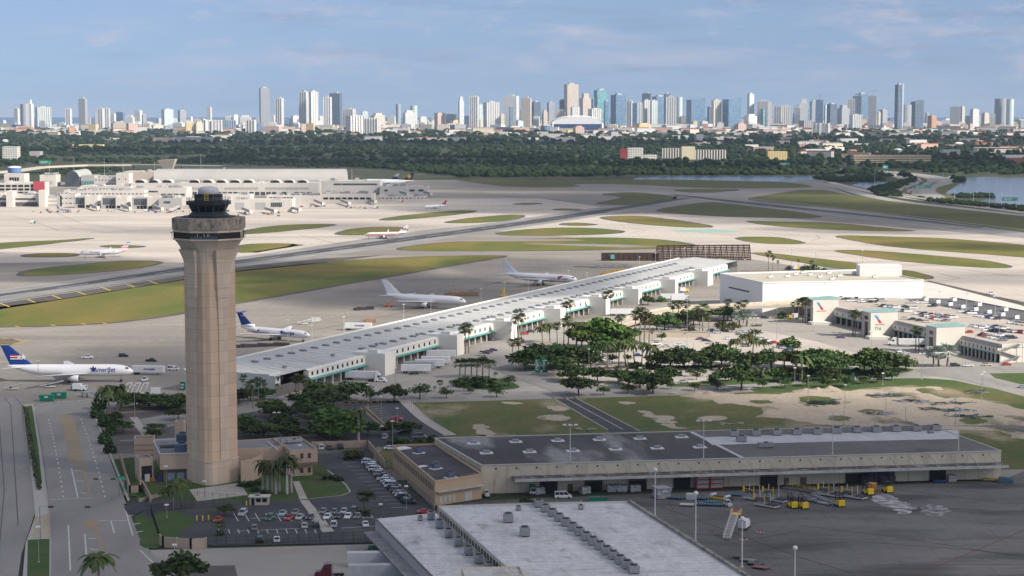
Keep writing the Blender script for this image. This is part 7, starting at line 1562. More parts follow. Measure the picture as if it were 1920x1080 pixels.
small_truck('white service truck beside the green waste bins on the apron',G(150,733),0,(.7,.7,.7),'paint_white_truck');small_truck('white truck with green cab on the far left apron',G(62,419),0,(.05,.2,.12),'paint_green_truck');small_truck('dark service truck on the terminal apron',G(705,391),0,(.1,.1,.08),'paint_dark_truck');small_truck('blue catering truck at the gate pavilions',G(276,397),0,(.05,.12,.35),'paint_blue_truck')
small_truck('red fire truck at the grey pier',G(752,379),0,(.5,.04,.03),'paint_red_truck')
# ================================================================ aircraft
JW=mat('jet_white',(.80,.80,.80),rough=.35,coat=.3);JG=mat('jet_grey',(.42,.43,.45),rough=.45);JS=mat('jet_silver',(.62,.62,.63),(.55,.55,.56),.3,rough=.35,metal=.2);JB=mat('jet_blue',(.012,.05,.24),rough=.4);JR=mat('jet_red',(.5,.03,.04),rough=.4);JN=mat('jet_navy',(.012,.016,.06),rough=.4);JY=mat('jet_yellow',(.8,.45,.03),rough=.4)
def wing(name,par,root,tip,cr,ct,th,m,vertical=False,strips=None):
    """swept slab: root/tip = leading edge points (x,y,z), cr/ct chords; strips = list of materials from root to tip"""
    mb=MB();R,T_=Vector(root),Vector(tip);n=len(strips) if strips else 1;mats=[]
    for i in range(n):
        mi=strips[i] if strips else m
        if mi not in mats:mats.append(mi)
        mb.mat(mats.index(mi));rr=[]
        for t in (i/n,(i+1)/n):
            le=R.lerp(T_,t);c=cr+(ct-cr)*t;h=th*(1-.72*t);off=Vector((0,h,0)) if vertical else Vector((0,0,h))
            rr.append([mb.vert(p) for p in (le,le+Vector((-c*.3,0,0))+off,le+Vector((-c,0,0)),le+Vector((-c*.3,0,0))-off)])
        for j in range(4):k=(j+1) % 4;mb.face((rr[0][j],rr[0][k],rr[1][k],rr[1][j]))
        if i==0:mb.face(rr[0][::-1])
        if i==n-1:mb.face(rr[1])
    return mb.build(name,mats,par)
def jet(label,nose,tail,L,r,zc,fin=None,body=None,belly=None,winglets=False,rear=False,eng=None,gear=True,band=None,span=.44,engs=1,kind='airliner',name='jet_airliner',world=None,fm=None):
    if world:a,ang=Vector(world[:3]),world[3]
    else:a,b_=G(*tail),G(*nose);ang=atan2(b_.y-a.y,b_.x-a.x);c=(a+b_)/2;a=c-Vector((cos(ang),sin(ang),0))*L/2
    t=thing(name,label,kind,a,ang,'parked and taxiing jets');mats=[body or JW,belly or body or JW]
    if band:mats.append(band)
    mb=MB();mb.smooth=True;N=20;prev=None
    for fx_,fr_,fz_ in ((0,.10,.78),(.05,.32,.62),(.12,.58,.38),(.2,.82,.16),(.29,.98,.02),(.36,1,0),(.6,1,0),(.84,1,0),(.90,.93,-.03),(.945,.76,-.1),(.975,.52,-.18),(.992,.27,-.25),(1,.05,-.29)):
        rg=[mb.vert((fx_*L,r*fr_*cos(2*pi*j/N),zc+r*fz_+r*fr_*1.04*sin(2*pi*j/N))) for j in range(N)]
        if prev:
            for j in range(N):
                s_=sin(2*pi*(j+.5)/N);mb.mat(1 if s_<-.62 else (2 if band and -.2<s_<.16 and .06<fx_<.95 else 0));mb.face((prev[j],rg[j],rg[(j+1) % N],prev[(j+1) % N]))
        prev=rg
    mb.mat(0);mb.face(prev);fus=mb.build('fuselage',mats,t)
    wm=mat('wing_grey',(.58,.59,.60),rough=.4);zw=zc-r*.55
    for s in (1,-1):
        w_=wing('wing',t,(L*.66,s*r*.6,zw),(L*.385,s*L*span,zw+L*span*.09),L*.21,L*.045,L*.011,wm)
        if winglets:wing('winglet',w_,(L*.36,s*L*span,zw+L*span*.09),(L*.33,s*L*(span+.012),zw+L*span*.09+L*.062),L*.04,L*.018,.12,body or JW)
        if not rear:wing('stabilizer',t,(L*.13,s*r*.25,zc+r*.5),(L*.02,s*L*.165,zc+r*.5+L*.012),L*.1,L*.035,L*.005,body or JW)
    F_=fin or [body or JW];ft=L*.16
    wing('tail_fin',t,(L*.205,0,zc+r*.82),(L*.015,0,zc+r*.82+ft),L*.185,L*.07,L*.006,None,True,F_)
    if rear:
        for s in (1,-1):wing('stabilizer',t,(L*.07,0,zc+r*.82+ft),(L*-.01,s*L*.12,zc+r*.8+ft),L*.09,L*.04,L*.005,F_[-1])
    ep=[(L*.30,r*1.25,zc+r*.3)] if rear else [(L*.60,L*.155,zc-r*.95)]+([(L*.50,L*.28,zc-r*.7)] if engs==2 else [])
    for ex,ey,ez in ep:
        er=r*(.42 if rear else .56)
        for s in (1,-1):
            mb=MB();mb.smooth=True;mb.tube([(ex-L*.085,s*ey,ez),(ex-L*.05,s*ey,ez),(ex-L*.01,s*ey,ez),(ex,s*ey,ez)],[er*.55,er*.95,er,er*.88],14);e=mb.build('engine',eng or JW,t)
            mb=MB();mb.tube([(ex+.003,s*ey,ez),(ex+.02,s*ey,ez)],er*.78,14);mb.build('intake',BLACKM,e);mb=MB();mb.tube([(ex-.12,s*ey,ez),(ex+.05,s*ey,ez)],er*.9,14,cap=False);mb.build('lip',GALV,e)
            if rear:mb=MB();mb.bar((ex-L*.06,s*r*.7,ez),(ex-L*.06,s*ey,ez),.3,.9);mb.build('pylon',body or JW,e)
            else:mb=MB();mb.bar((ex-L*.05,s*ey,ez),(ex-L*.07,s*ey,zw+.6),.5,.4);mb.build('pylon',wm,e)
    if rear and kind=='cargo jet':
        mb=MB();mb.smooth=True;mb.tube([(L*.2,0,zc+r*1.25),(L*.12,0,zc+r*1.2),(L*.02,0,zc+r*.9)],[r*.42,r*.42,r*.25],12);mb.build('engine',body or JW,t)
    for gx,gy in ((L*.9,0),(L*.5,L*.07),(L*.5,-L*.07)):
        mb=MB();mb.bar((gx,gy,.4),(gx,gy,zc-r*.5),.28);g_=mb.build('landing_gear',GREYM,t)
        mb=MB();wr=L*.0105;mb.tube([(gx,gy-.7,wr),(gx,gy+.7,wr)],wr,10);mb.build('wheel',TYRE,g_)
    mb=MB();z0=zc+r*.28
    for s in (1,-1):mb.poly([(L*.945,s*r*.66,z0),(L*.968,s*r*.46,z0),(L*.96,s*r*.36,z0+r*.26),(L*.938,s*r*.58,z0+r*.3)])
    mb.build('cockpit_window',GLASSD,t);t['L']=L;return t
def cabin_windows(t,L,r,zc,x0=.3,x1=.88):
    for s in (1,-1):
        mb=MB();mb.box(x0*L,x1*L,s*r*1.004-.01,s*r*1.004+.01,zc+r*.22,zc+r*.3);mb.build('window_line',JG,t)
LOGO=mat('logo_blue',(.03,.04,.22))
def star(par,x,y,z,s,m,rot):
    mb=MB();pts=[(s*(1 if k % 2==0 else .42)*sin(pi*k/5),0,s*(1 if k % 2==0 else .42)*cos(pi*k/5)) for k in range(10)];mb.poly(pts);o=mb.build('star_emblem',m,par);o.location=(x,y,z);return o
# near freighter with the blue tail
L=55;t=jet('white cargo jet with blue tail and dark lettering parked at the left edge',(249,716),(17,716),55,2.55,5.2,fin=[JB],kind='cargo jet',name='cargo_jet')
text(t,'AmeriJet',2.7,(L*.775,-2.5,5.7),(radians(84),0,0),LOGO,shear=.15,bold=.05);star(t,L*.69,-2.62,6.0,1.7,LOGO,0)
for k,(m,dz) in enumerate(((JR,.9),(JW,0.35),(JR,-.2),(JW,-.75))):mb=MB();zb=5.2+2.55+3.0+dz;mb.box(L*.045-1.2,L*.045+3.6,-.50,-.47,zb,zb+.4);mb.build('tail_stripe',m,t)
star(t,L*.045+4.6,-.52,11.0,1.6,JW,0);text(t,'A',2.4,(L*.045+2.6,-.53,10.9),(pi/2,0,0),JW,shear=.2,bold=.06)
# plain white freighter
jet('plain white cargo jet without any lettering, parked mid apron',(881,581),(717,573),54,2.55,5.2,kind='cargo jet',name='cargo_jet')
t=jet('white cargo jet with red slash near its nose, by the terminal roof',(1086,538),(943,531),55,2.55,5.2,belly=JG,kind='cargo jet',name='cargo_jet')
mb=MB();mb.poly([(L*.74,-2.62,4.6),(L*.77,-2.62,4.6),(L*.83,-2.45,7.2),(L*.80,-2.45,7.2)]);mb.poly([(L*.755,-2.63,6.8),(L*.79,-2.63,6.8),(L*.80,-2.63,5.0),(L*.78,-2.63,5.0)]);mb.build('red_emblem',JR,t);text(t,'CARGO',1.3,(L*.85,-2.58,5.0),(pi/2,0,0),DOORK)
mb=MB();mb.box(L*.25,L*.73,-2.58,-2.54,5.15,5.4);mb.build('red_line',JR,t)
t=jet('white three engined cargo jet with blue high tail, half behind the tower',(586,643),(447,631),46.7,1.95,4.0,fin=[JB],rear=True,kind='cargo jet',name='cargo_jet',belly=JW)
text(t,'AmeriJet',2.3,(46.7*.72,-1.98,4.3),(radians(86),0,0),LOGO,shear=.15,bold=.05);star(t,46.7*.63,-2.03,4.5,1.4,LOGO,0);mb=MB();mb.box(6,28,-1.99,-1.93,3.4,3.62);mb.build('red_line',JR,t);text(t,'AMERIJET',.8,(46.7*.05,-.36,4.0+1.6+5.6),(pi/2,0,0),JW)
JBm=mat('tail_blue_mid',(.04,.12,.38),rough=.4)
t=jet('white airliner with red and blue striped tail taxiing at the left',(149,483.5),(241,481.5),37.5,1.95,4.2,fin=[JR,JW,JR,JW,JR,JW,JBm,JW,JBm],winglets=True,belly=JG,body=mat('jet_pearl',(.68,.68,.69),rough=.35))
cabin_windows(t,37.5,1.95,4.2);text(t,'American',2.0,(37.5*.7,1.98,4.5),(pi/2,0,pi),mat('logo_grey',(.2,.21,.23)),bold=.04)
t=jet('silver airliner with reddish side stripe taxiing beside the main runway',(676,448.5),(770,446.5),39.5,1.95,4.2,body=JS,band=mat('stripe_red',(.45,.12,.10),rough=.4),winglets=True,fin=[JS]);cabin_windows(t,39.5,1.95,4.2)
text(t,'AA',3.2,(39.5*.055,.3,4.2+1.6+2.7),(pi/2,0,pi),mat('tail_letters',(.12,.05,.16)),bold=.08,shear=-.1)
a=G(818,391.5);t=jet('small white jet with red tail taxiing before the long terminal',None,None,31,1.45,3.2,fin=[mat('jet_navy',(.012,.016,.06)),JR,JR],rear=True,world=(a.x+11,a.y+9,0,radians(216)))
a=G(119,398);jet('small silver regional jet standing before the gate pavilions',None,None,27,1.3,2.9,body=JS,fin=[JG],rear=True,world=(a.x-9,a.y+7,0,radians(-38)))
a=G(742,352);t=jet('huge white double deck airliner with navy tail and yellow disc',None,None,72,3.7,7.5,fin=[JN],engs=2,world=(a.x+24,a.y+8,0,radians(165)))
mb=MB();mb.tube([(4.2,.50,16.5),(4.2,.56,16.5)],2.9,18);mb.build('yellow_disc',JY,t);mb=MB();mb.tube([(4.2,.57,16.5),(4.2,.60,16.5)],2.1,18);mb.build('disc_ring',JN,t);mb=MB();mb.tube([(4.2,.61,16.5),(4.2,.63,16.5)],1.6,18);mb.build('disc_core',JY,t)
a=G(720,347);jet('distant white airliner with dark narrow tail behind the double decker',None,None,58,2.8,5.6,fin=[JN,JG],world=(a.x+20,a.y+15,0,radians(170)))
# ================================================================ ground equipment
def wheels(t,xs,y,r=.28):
    for x in xs:
        for s in (-1,1):mb=MB();mb.tube([(x,s*y-.12,r),(x,s*y+.12,r)],r,10);mb.build('wheel',TYRE,t)
def forklift(label,loc,rz,s=1.35):
    t=thing('forklift',label,'forklift',loc,rz,'yellow forklifts in the yard');t.scale=(s,)*3;mb=MB();mb.prism([(-1.7,-.75),(.6,-.75),(.6,.75),(-1.7,.75)],.35,1.15,bottom=True);mb.box(-1.75,-.9,-.7,.7,1.153,1.6);mb.build('body',YEL,t)
    mb=MB()
    for x in (-.9,.5):
        for y in (-.65,.65):mb.bar((x,y,1.15),(x*.8,y,2.5),.1)
    mb.box(-.85,.55,-.72,.72,2.5,2.6);mb.build('overhead_guard',BLACKM,t)
    mb=MB()
    for y in (-.5,.5):mb.bar((.85,y,.1),(.85,y,3.2),.16)
    for z in (.6,1.8,3.1):mb.bar((.85,-.5,z),(.85,.5,z),.14)
    mb.build('mast',BLACKM,t);mb=MB()
    for y in (-.4,.4):mb.box(.9,2.1,y-.08,y+.08,.1,.17)
    mb.build('fork',BLACKM,t);mb=MB();mb.box(-.5,.1,-.3,.3,1.16,1.75);mb.build('seat',BLACKM,t);wheels(t,(-1.2,.35),.72,.38);return t
for (x,y,rz,lab) in ((1625,927,2.0,'yellow forklift beside an orange box at the spill mark'),(1662,923,1.9,'yellow forklift standing alone at the dark tarps'),(1573,949,1.8,'yellow forklift parked beside the belt loaders'),(1484,952,1.9,'yellow backed forklift under the dark platform, left of its twin'),(1504,953,1.9,'yellow backed forklift under the dark platform, right of its twin')):forklift(lab,G(x,y),rz)
WPAINT=mat('equipment_white',(.55,.55,.54),rough=.6);DKD=mat('deck_dark',(.05,.05,.055),rough=.8);BLD=mat('dolly_blue',(.03,.10,.16),(.05,.13,.18),.8,rough=.8)
def loader(label,loc,rz,hi=2.4):
    t=thing('container_loader',label,'cargo loader',loc,rz,'cargo loaders in the yard');mb=MB();mb.box(-4.2,3.4,-1.5,1.5,.45,.95);mb.build('chassis',WPAINT,t);mb=MB();mb.box(-4.2,-.4,-1.55,1.55,hi,hi+.25);mb.build('rear_platform',DKD,t);mb=MB();mb.box(-.1,3.6,-1.5,1.5,.953,1.2);mb.build('front_platform',DKD,t)
    for s in (-1,1):mb=MB();mb.bar((-3.8,s*1.2,.9),(-.8,s*1.2,hi),.18);mb.bar((-.8,s*1.2,.9),(-3.8,s*1.2,hi),.18);mb.build('scissor_arm',GALV,t)
    for x,y in ((-4,1.5),(-.3,1.5),(-.3,-1.5)):mb=MB();mb.bar((x,y,.9),(x,y,hi+2.2),.16);p_=mb.build('guide_post',YEL if y<0 else WPAINT,t)
    mb=MB();mb.bar((-4.1,-1.5,hi+1.2),(-.4,-1.5,hi+1.2),.1);mb.bar((-4.1,-1.5,hi+.2),(-4.1,-1.5,hi+1.9),.4);mb.build('operator_rail',YEL,t);wheels(t,(-3,2.4),1.3,.4);return t
loader('white cargo loader with yellow posts, nearest the red rack',G(1420,939),-.75);loader('white cargo loader with yellow rail, in front of its neighbours',G(1440,951),-.75,2.0);loader('white cargo loader between two others and the dark platform',G(1456,941),-.75,2.6);loader('white cargo loader beyond the belt loader, with a yellow post',G(1560,931),-.7,1.8);loader('low white cargo loader with dark deck at the forklift pair',G(1604,935),-.75,1.6)
def platform(label,loc,rz):
    t=thing('high_platform',label,'cargo platform',loc,rz);mb=MB();mb.box(-5,5,-1.7,1.7,3.2,3.5);mb.build('deck',DKD,t);
    for x in (-4,0,4):
        for s in (-1,1):mb=MB();mb.bar((x,s*1.5,0),(x,s*1.5,3.2),.22);mb.build('leg',GALV,t)
    mb=MB();rail(mb,[(-5,1.7,3.5),(5,1.7,3.5)],1.0,.07);mb.build('railing',YEL,t)
platform('tall dark cargo platform behind the twin forklifts',G(1496,938),-.7)
def belt(label,loc,rz,L=9,group='belt loaders in the yard'):
    t=thing('belt_loader',label,'belt loader',loc,rz,group);mb=MB();mb.box(-2,2,-1,1,.4,.9);mb.build('chassis',WPAINT,t);mb=MB();mb.bar((-L*.45,0,.75),(L*.55,0,2.9),.9,.3);b_=mb.build('conveyor',DKD,t);mb=MB();mb.bar((-L*.45,-.5,.85),(L*.55,-.5,3.0),.1,.3);mb.bar((-L*.45,.5,.85),(L*.55,.5,3.0),.1,.3);mb.build('side_rail',WPAINT,b_);mb=MB();mb.box(-1.4,-.5,-1.05,-.55,.903,1.5);mb.build('seat',BLACKM,t);wheels(t,(-1.4,1.4),.85,.33);return t
belt('dark belt loader lying between the platform and the single forklift',G(1528,941),2.35,12);belt('white edged belt loader right beside the other belt loader',G(1546,946),2.35,12);belt('white belt loader stretched out beside the blue tailed jet',G(95,727),.1,10,'belt loaders by the jets');belt('white belt loader lying at the left picture edge near the jet',G(25,731),.05,8,'belt loaders by the jets');belt('white belt loader near containers left of the lettered trailer',G(570,608),.3,9,'belt loaders by the jets')
def dolly(label,loc,rz,m,L=4.2,W=2.6,group='flat cargo dollies'):
    t=thing('cargo_dolly',label,'dolly',loc,rz,group);mb=MB();mb.box(-L/2,L/2,-W/2,W/2,.5,.68);mb.build('bed',m,t);mb=MB()
    for k in range(5):x=-L*.4+k*L*.2;mb.box(x-.05,x+.05,-W*.48,W*.48,.683,.74)
    mb.build('roller',GALV,t);mb=MB();mb.bar((L/2,0,.45),(L/2+1.2,0,.3),.1);mb.build('drawbar',BLACKM,t);wheels(t,(-L*.35,L*.35),W*.42,.25)
for (x,y,lab) in ((1268,936,'blue flat dolly right of the wrapped pallet'),(1317,948,'blue flat dolly, front one of the group behind the lamp mast'),(1317,937,'blue flat dolly, rear one behind the lamp mast'),(1334,944,'blue flat dolly right of the lamp mast group'),(1343,949,'blue flat dolly closest to the small white cart'),(1377,930,'blue flat dolly right of the roller loader')):dolly(lab,G(x,y),-.2,BLD)
for (x,y,m,lab) in ((1391,1048,DKD,'black flat dolly, hindmost of the row of four'),(1402,1053,mat('dolly_grey',(.2,.2,.21),rough=.8),'grey flat dolly, second of the row of four'),(1416,1060,DKD,'black flat dolly, third of the row of four'),(1426,1067,mat('dolly_maroon',(.22,.08,.08),rough=.8),'pale dolly with maroon edge at the near end of the row')):dolly(lab,G(x,y),-.55,m,group='dark dollies in the front yard')
t=thing('roller_loader','low roller loader with two white drums behind the blue dollies','roller loader',G(1352,936),-.7);mb=MB();mb.box(-4,4,-1.5,1.5,.4,.7);mb.build('bed',DKD,t)
for x in (-3,2.2):mb=MB();mb.tube([(x,-1.4,1.1),(x,1.4,1.1)],.45,12);mb.build('drum',WPAINT,t)
mb=MB();mb.box(-4.1,4.1,-1.62,-1.51,.3,.8);mb.build('side_bumper',YEL,t);wheels(t,(-3,3),1.3,.35)
dolly('white railed dolly in front of the white crate',G(1288,949),-.2,WPAINT)
def crate(label,loc,rz,sx,sy,sz,m,name='cargo_crate',cat='crate',group=None):
    t=thing(name,label,cat,loc,rz,group);mb=MB();mb.box(-sx/2,sx/2,-sy/2,sy/2,.18,sz);mb.build('box',m,t);mb=MB();mb.box(-sx/2-.1,sx/2+.1,-sy/2-.1,sy/2+.1,0,.177);mb.build('pallet',DKD,t);mb=MB()
    for z in (.25,.6,.9):mb.box(-sx/2-.04,sx/2+.04,-sy/2-.04,sy/2+.04,sz*z,sz*z+.08,sides='xXyYzZ')
    mb.build('strap',GREYM,t)
crate('white crate standing between the blue dollies and warehouse',G(1295,937),-.2,2.6,2.2,1.9,WPAINT)
WRAP=mat('plastic_wrap',(.36,.37,.38),(.22,.23,.24),2.2,rough=.4)
def wrapped(label,loc,s=1.,group='wrapped pallets at the warehouse',m=None,seed=0):
    t=thing('wrapped_pallet',label,'pallet load',loc,.1*seed,group);bm=bmesh.new();bmesh.ops.create_cube(bm,size=2);bmesh.ops.subdivide_edges(bm,edges=bm.edges[:],cuts=4,use_grid_fill=True)
    for v in bm.verts:v.co *= 1+.22*mnoise.noise(v.co*1.3+Vector((seed*5,0,0)));v.co=Vector((v.co.x*1.4,v.co.y*1.2,max(.15,v.co.z*.95+1.1)))
    me=bpy.data.meshes.new('load');bm.to_mesh(me);bm.free();me.materials.append(m or WRAP);child('load',me,t);mb=MB();mb.box(-1.7,1.7,-1.4,1.4,0,.147);mb.build('pallet',DKD,t);t.scale=(s,)*3
for i,(x,y,lab) in enumerate(((1148,922,'grey wrapped pallet in front of the second open door'),(1166,922,'grey wrapped pallet between the second and third doors'),(1190,922,'grey wrapped pallet in front of the third open door'),(1241,934,'big grey wrapped pallet beside the lamp mast in the yard'),(1097,925,'small grey wrapped pallet by the green skip'),(1010,926,'grey wrapped load by the green warehouse door'))):wrapped(lab,G(x,y),1.1 if i != 3 else 1.7,seed=i)
for i,(x,y) in enumerate(((1634,905),(1660,905))):wrapped(('left','right')[i]+' one of two dark tarpaulin heaps behind the forklifts',G(x,y),2.0,'dark tarpaulin heaps',mat('tarp_dark',(.035,.038,.05),rough=.7),10+i)
for i,(x,y) in enumerate(((160,744),(168,744),(177,743),(184,743))):wrapped(nth(i)+' grey net pallet in the line beside the green bins',G(x,y),1.0,'net pallets on the apron',WRAP,20+i)
t=thing('skip','green waste skip in front of the cargo warehouse','skip',G(1121,941),.05);mb=MB();a=[mb.vert(p) for p in ((-2.4,-1.1,.15),(2.4,-1.1,.15),(2.4,1.1,.15),(-2.4,1.1,.15))];c=[mb.vert(p) for p in ((-3,-1.25,1.7),(3,-1.25,1.7),(3,1.25,1.7),(-3,1.25,1.7))]
for k in range(4):mb.face((a[k],a[(k+1) % 4],c[(k+1) % 4],c[k]))
mb.face(a[::-1]);mb.build('tub',GREENM,t);mb=MB();mb.box(-2.8,2.8,-1.1,1.1,1.2,1.5);mb.build('rubbish',mat('rubbish_dark',(.08,.07,.06),(.2,.18,.16),3.),t)
for i,(x,y,lab) in enumerate(((72,753,'green waste container at the head of the median'),(96,748,'green waste container behind the first one'))):
    t=thing('waste_container',lab,'waste container',G(x,y)+Vector((0,0,0)),.05);mb=MB();mb.box(0,6,0,2.4,.15,2.6);mb.build('box',GREENM,t);mb=MB()
    for k in range(6):mb.box(.3+k,.42+k,-.08,-.01,.2,2.5)
    mb.build('rib',GREENM,t);mb=MB();mb.box(2.4,3.9,-.1,-.085,1.5,2.2);mb.build('white_label',WHITEP,t)
t=thing('dumpster','dark green compactor bin beside the white shed docks','dumpster',G(690,1046),.05);mb=MB();mb.box(0,5,0,2.6,.2,2.8);mb.build('box',mat('compactor_green',(.05,.13,.09),rough=.7),t);mb=MB();mb.bar((-5,1.2,.3),(0,1.2,1.6),2.0,.5);mb.build('ramp',mat('rust_red',(.25,.1,.06),rough=.8),t)
# boarding stairs
t=thing('boarding_stairs','white and yellow mobile boarding stairs in the open yard','boarding stairs',G(1362,1012),radians(68));mb=MB();n=16
for k in range(n):mb.box(k*.55,k*.55+.6,-.9,.9,.35+k*.33,.5+k*.33)
mb.build('step',WPAINT,t)
for s in (-1,1):mb=MB();mb.bar((0,s*.98,.3),(8.8,s*.98,5.5),.12,.5);mb.bar((0,s*.98,1.4),(8.8,s*.98,6.6),.09);[mb.bar((x,s*.98,.3+x*.59),(x,s*.98,1.4+x*.59),.07) for x in (0,2.2,4.4,6.6,8.8)];mb.build('side_rail',WPAINT,t)
mb=MB();mb.box(8.6,11,-1.3,1.3,5.3,5.5);mb.build('top_platform',YEL,t);mb=MB();rail(mb,[(11,-1.3,5.5),(8.6,-1.3,5.5)],1.2,.12);rail(mb,[(11,1.3,5.5),(8.6,1.3,5.5)],1.2,.12);mb.build('top_rail',YEL,t)
for x,s in ((8.2,-1),(8.2,1),(10.6,-1),(10.6,1)):mb=MB();mb.bar((x,s*.9,.2),(x,s*1.1,5.3),.14);mb.build('leg',GALV,t)
wheels(t,(1.2,8.5),.9,.3)
small_truck('white box truck standing right behind the boarding stairs',G(1396,992),1.2,(.6,.6,.6),'paint_grey_truck')
def cart(label,loc,rz,m,name='tow_tractor',cat='tow tractor',group=None):
    t=thing(name,label,cat,loc,rz,group);mb=MB();mb.prism([(-1.5,-.75),(1.5,-.7),(1.5,.7),(-1.5,.75)],.35,1.0,bottom=True);mb.box(.2,1.45,-.68,.68,1.003,1.25);mb.build('body',m,t);mb=MB();mb.box(-.7,-.1,-.5,.5,1.003,1.6);mb.build('seat',BLACKM,t);mb=MB()
    for x in (-1.2,.3):
        for y in (-.6,.6):mb.bar((x,y,1),(x,y,2.0),.08)
    mb.box(-1.3,.4,-.68,.68,2.0,2.08);mb.build('canopy',m,t);wheels(t,(-1.,1.),.7,.3)
cart('small white tow tractor beside the blue dollies in the yard',G(1365,950),-1.2,WPAINT);cart('small white tow tractor beside the warehouse annex',G(912,931),-1.3,WPAINT);cart('white tow tractor left of the green warehouse door',G(1002,927),.1,WPAINT);cart('red tow tractor behind the boarding stairs',G(1380,971),.4,RED);cart('white tow tractor at the shaded warehouse wall by the mast',G(1228,915),1.2,WPAINT)
crate('orange yellow box behind the forklift pair',G(1635,921),-.4,2.4,2.2,2.6,mat('orange_box',(.7,.3,.02),rough=.6));crate('grey box against the warehouse wall near its east end',G(1785,903),0,2.6,2,2.2,mat('grey_box',(.35,.35,.35),rough=.7))
dolly('yellow edged blue rack lying at the warehouse east corner',G(1860,902),-.1,mat('rack_yellow',(.45,.38,.06),rough=.7),6,3);crate('blue steel rack stack at the warehouse east corner',G(1886,905),-.3,4.5,3.2,1.6,BLD);dolly('blue ramp plate at the easternmost warehouse door',G(1762,905),0,BLUE,4.2,2.4)
for i,(x,y) in enumerate(((1419,1000),(1425,1001),(1431,1001),(1388,1014),(1394,1015),(1400,1014),(1340,1002))):
    t=thing('traffic_cone',nth(i)+' red and white traffic cone in the yard by the stairs','traffic cone',G(x,y),0,'traffic cones in the yard');mb=MB();mb.lathe([(.32,.06),(.22,.35)],8);mb.lathe([(.13,.62),(.04,.95)],8);mb.build('cone',RED,t);mb=MB();mb.lathe([(.22,.352),(.13,.618)],8);mb.build('white_band',WHITEP,t);mb=MB();mb.box(-.4,.4,-.4,.4,0,.058);mb.build('base',BLACKM,t)
# apron freight
def uld_row(lab,pts,n,m,sx,sy,sz,group,name='cargo_container',cat='container'):
    for i in range(n):
        t=i/max(1,n-1);x,y=pts[0]+(pts[2]-pts[0])*t,pts[1]+(pts[3]-pts[1])*t;crate((nth(i)+' ')+lab,G(x,y),.05*((i*7) % 5-2),sx,sy,sz*(1+.12*((i*5) % 3-1)),m,name,cat,group)
OR=mat('container_orange',(.42,.23,.10),(.33,.2,.11),.8,rough=.7);GRC=mat('container_grey',(.36,.36,.35),(.28,.28,.27),.8,rough=.7);BKC=mat('container_black',(.03,.03,.035),rough=.7)
uld_row('brown container in the row beyond the plain white jet',(838,555,892,554),9,OR,3.,2.4,2.3,'brown containers beyond the white jet');uld_row('black container near the plain white jet',(667,582,697,580),6,BKC,2.6,2.2,1.8,'black containers near the white jet');uld_row('grey netted pallet in front of the blast fence',(1118,502,1180,501),13,GRC,3.,2.6,2.2,'grey pallets before the blast fence');uld_row('orange flat pallet in front of the blast fence',(1080,500,1112,501),6,mat('flat_orange',(.36,.2,.09),rough=.8),3.2,2.6,.6,'orange pallets before the blast fence');uld_row('yellow machine frame at the terminal roof edge',(1130,515,1168,508),8,mat('frame_yellow',(.55,.36,.05),rough=.7),3.,2.,1.9,'yellow frames near the terminal');uld_row('dark cart in the line below the three engined jet',(446,652,538,648),10,BKC,2.8,2.,1.7,'dark carts below the three engined jet');uld_row('orange box behind the lettered trailer',(685,605,701,604),4,OR,2.4,2.2,2.2,'orange boxes behind the trailer');uld_row('white box container on the mid apron',(582,605,596,603),3,WPAINT,3,2.2,2.2,'white boxes on the mid apron');uld_row('white and blue container behind the tail of the lettered jet',(140,731,158,730),3,mat('container_blue',(.2,.25,.42),(.6,.6,.6),.6),2.8,2.2,2.2,'containers near the blue tailed jet')
t=thing('lift_truck','orange tail stand under the plain white jet','lift',G(729,575),.2);mb=MB();mb.bar((-3,0,.4),(2.5,0,3.6),1.4,.4);mb.build('boom',mat('lift_orange',(.6,.14,.05),rough=.6),t);mb=MB();mb.box(-2.5,2.5,-1,1,.4,1.1);mb.build('chassis',mat('lift_orange',(.6,.14,.05)),t);wheels(t,(-1.8,1.8),.9,.4)
t=thing('lift_truck','tall yellow lift near the red slashed jet','lift',G(944,557),.2);mb=MB();mb.bar((0,0,1),(0,0,6),1.6);mb.build('tower',mat('lift_yellow',(.65,.42,.03),rough=.6),t);mb=MB();mb.box(-2,2,-1.2,1.2,.4,1.5);mb.build('chassis',mat('lift_yellow',(.65,.42,.03)),t);wheels(t,(-1.4,1.4),1.0,.4)
# gate side clutter at the terminal
rnd=random.Random(17);gc={}
for i in range(46):
    x=rnd.choice((rnd.uniform(60,345),rnd.uniform(440,700)));y=394.5+rnd.random()*5 if x<345 else 399+rnd.random()*7-(12 if x>560 else 0)
    m,w_=rnd.choice(((WPAINT,'white'),(WPAINT,'white'),(RED,'red'),(mat('equipment_dark',(.08,.08,.09),rough=.7),'dark'),(BLUE,'blue')));k=w_+(' tow tractor before the gate pavilions' if x<345 else ' tow tractor before the gates right of the tower');gc[k]=gc.get(k,0)+1
    cart((nth(gc[k]-1)+' ')+k+' from the left' if False else (nth(gc[k]-1)+' '+k),G(x,y),rnd.uniform(0,6),m,group='tow tractors at the gates')
def jetbridge(label,p,q,z=4.6):
    a,c=G(*p),G(*q);t=thing('jet_bridge',label,'jet bridge',a,0,'jet bridges at the gates');d=c-a;mb=MB();mb.bar((0,0,z),(d.x,d.y,z-.6),2.6,2.8);mb.build('tunnel',TG,t);mb=MB();mb.bar((d.x*.8,d.y*.8,0),(d.x*.8,d.y*.8,z-1.8),.9);mb.build('leg',GREYM,t);mb=MB();e=Vector((d.x,d.y,z-.6));n=d.normalized();mb.bar(e+n*.01,e+n*3,3.6,3.4);mb.build('cab',TW,t)
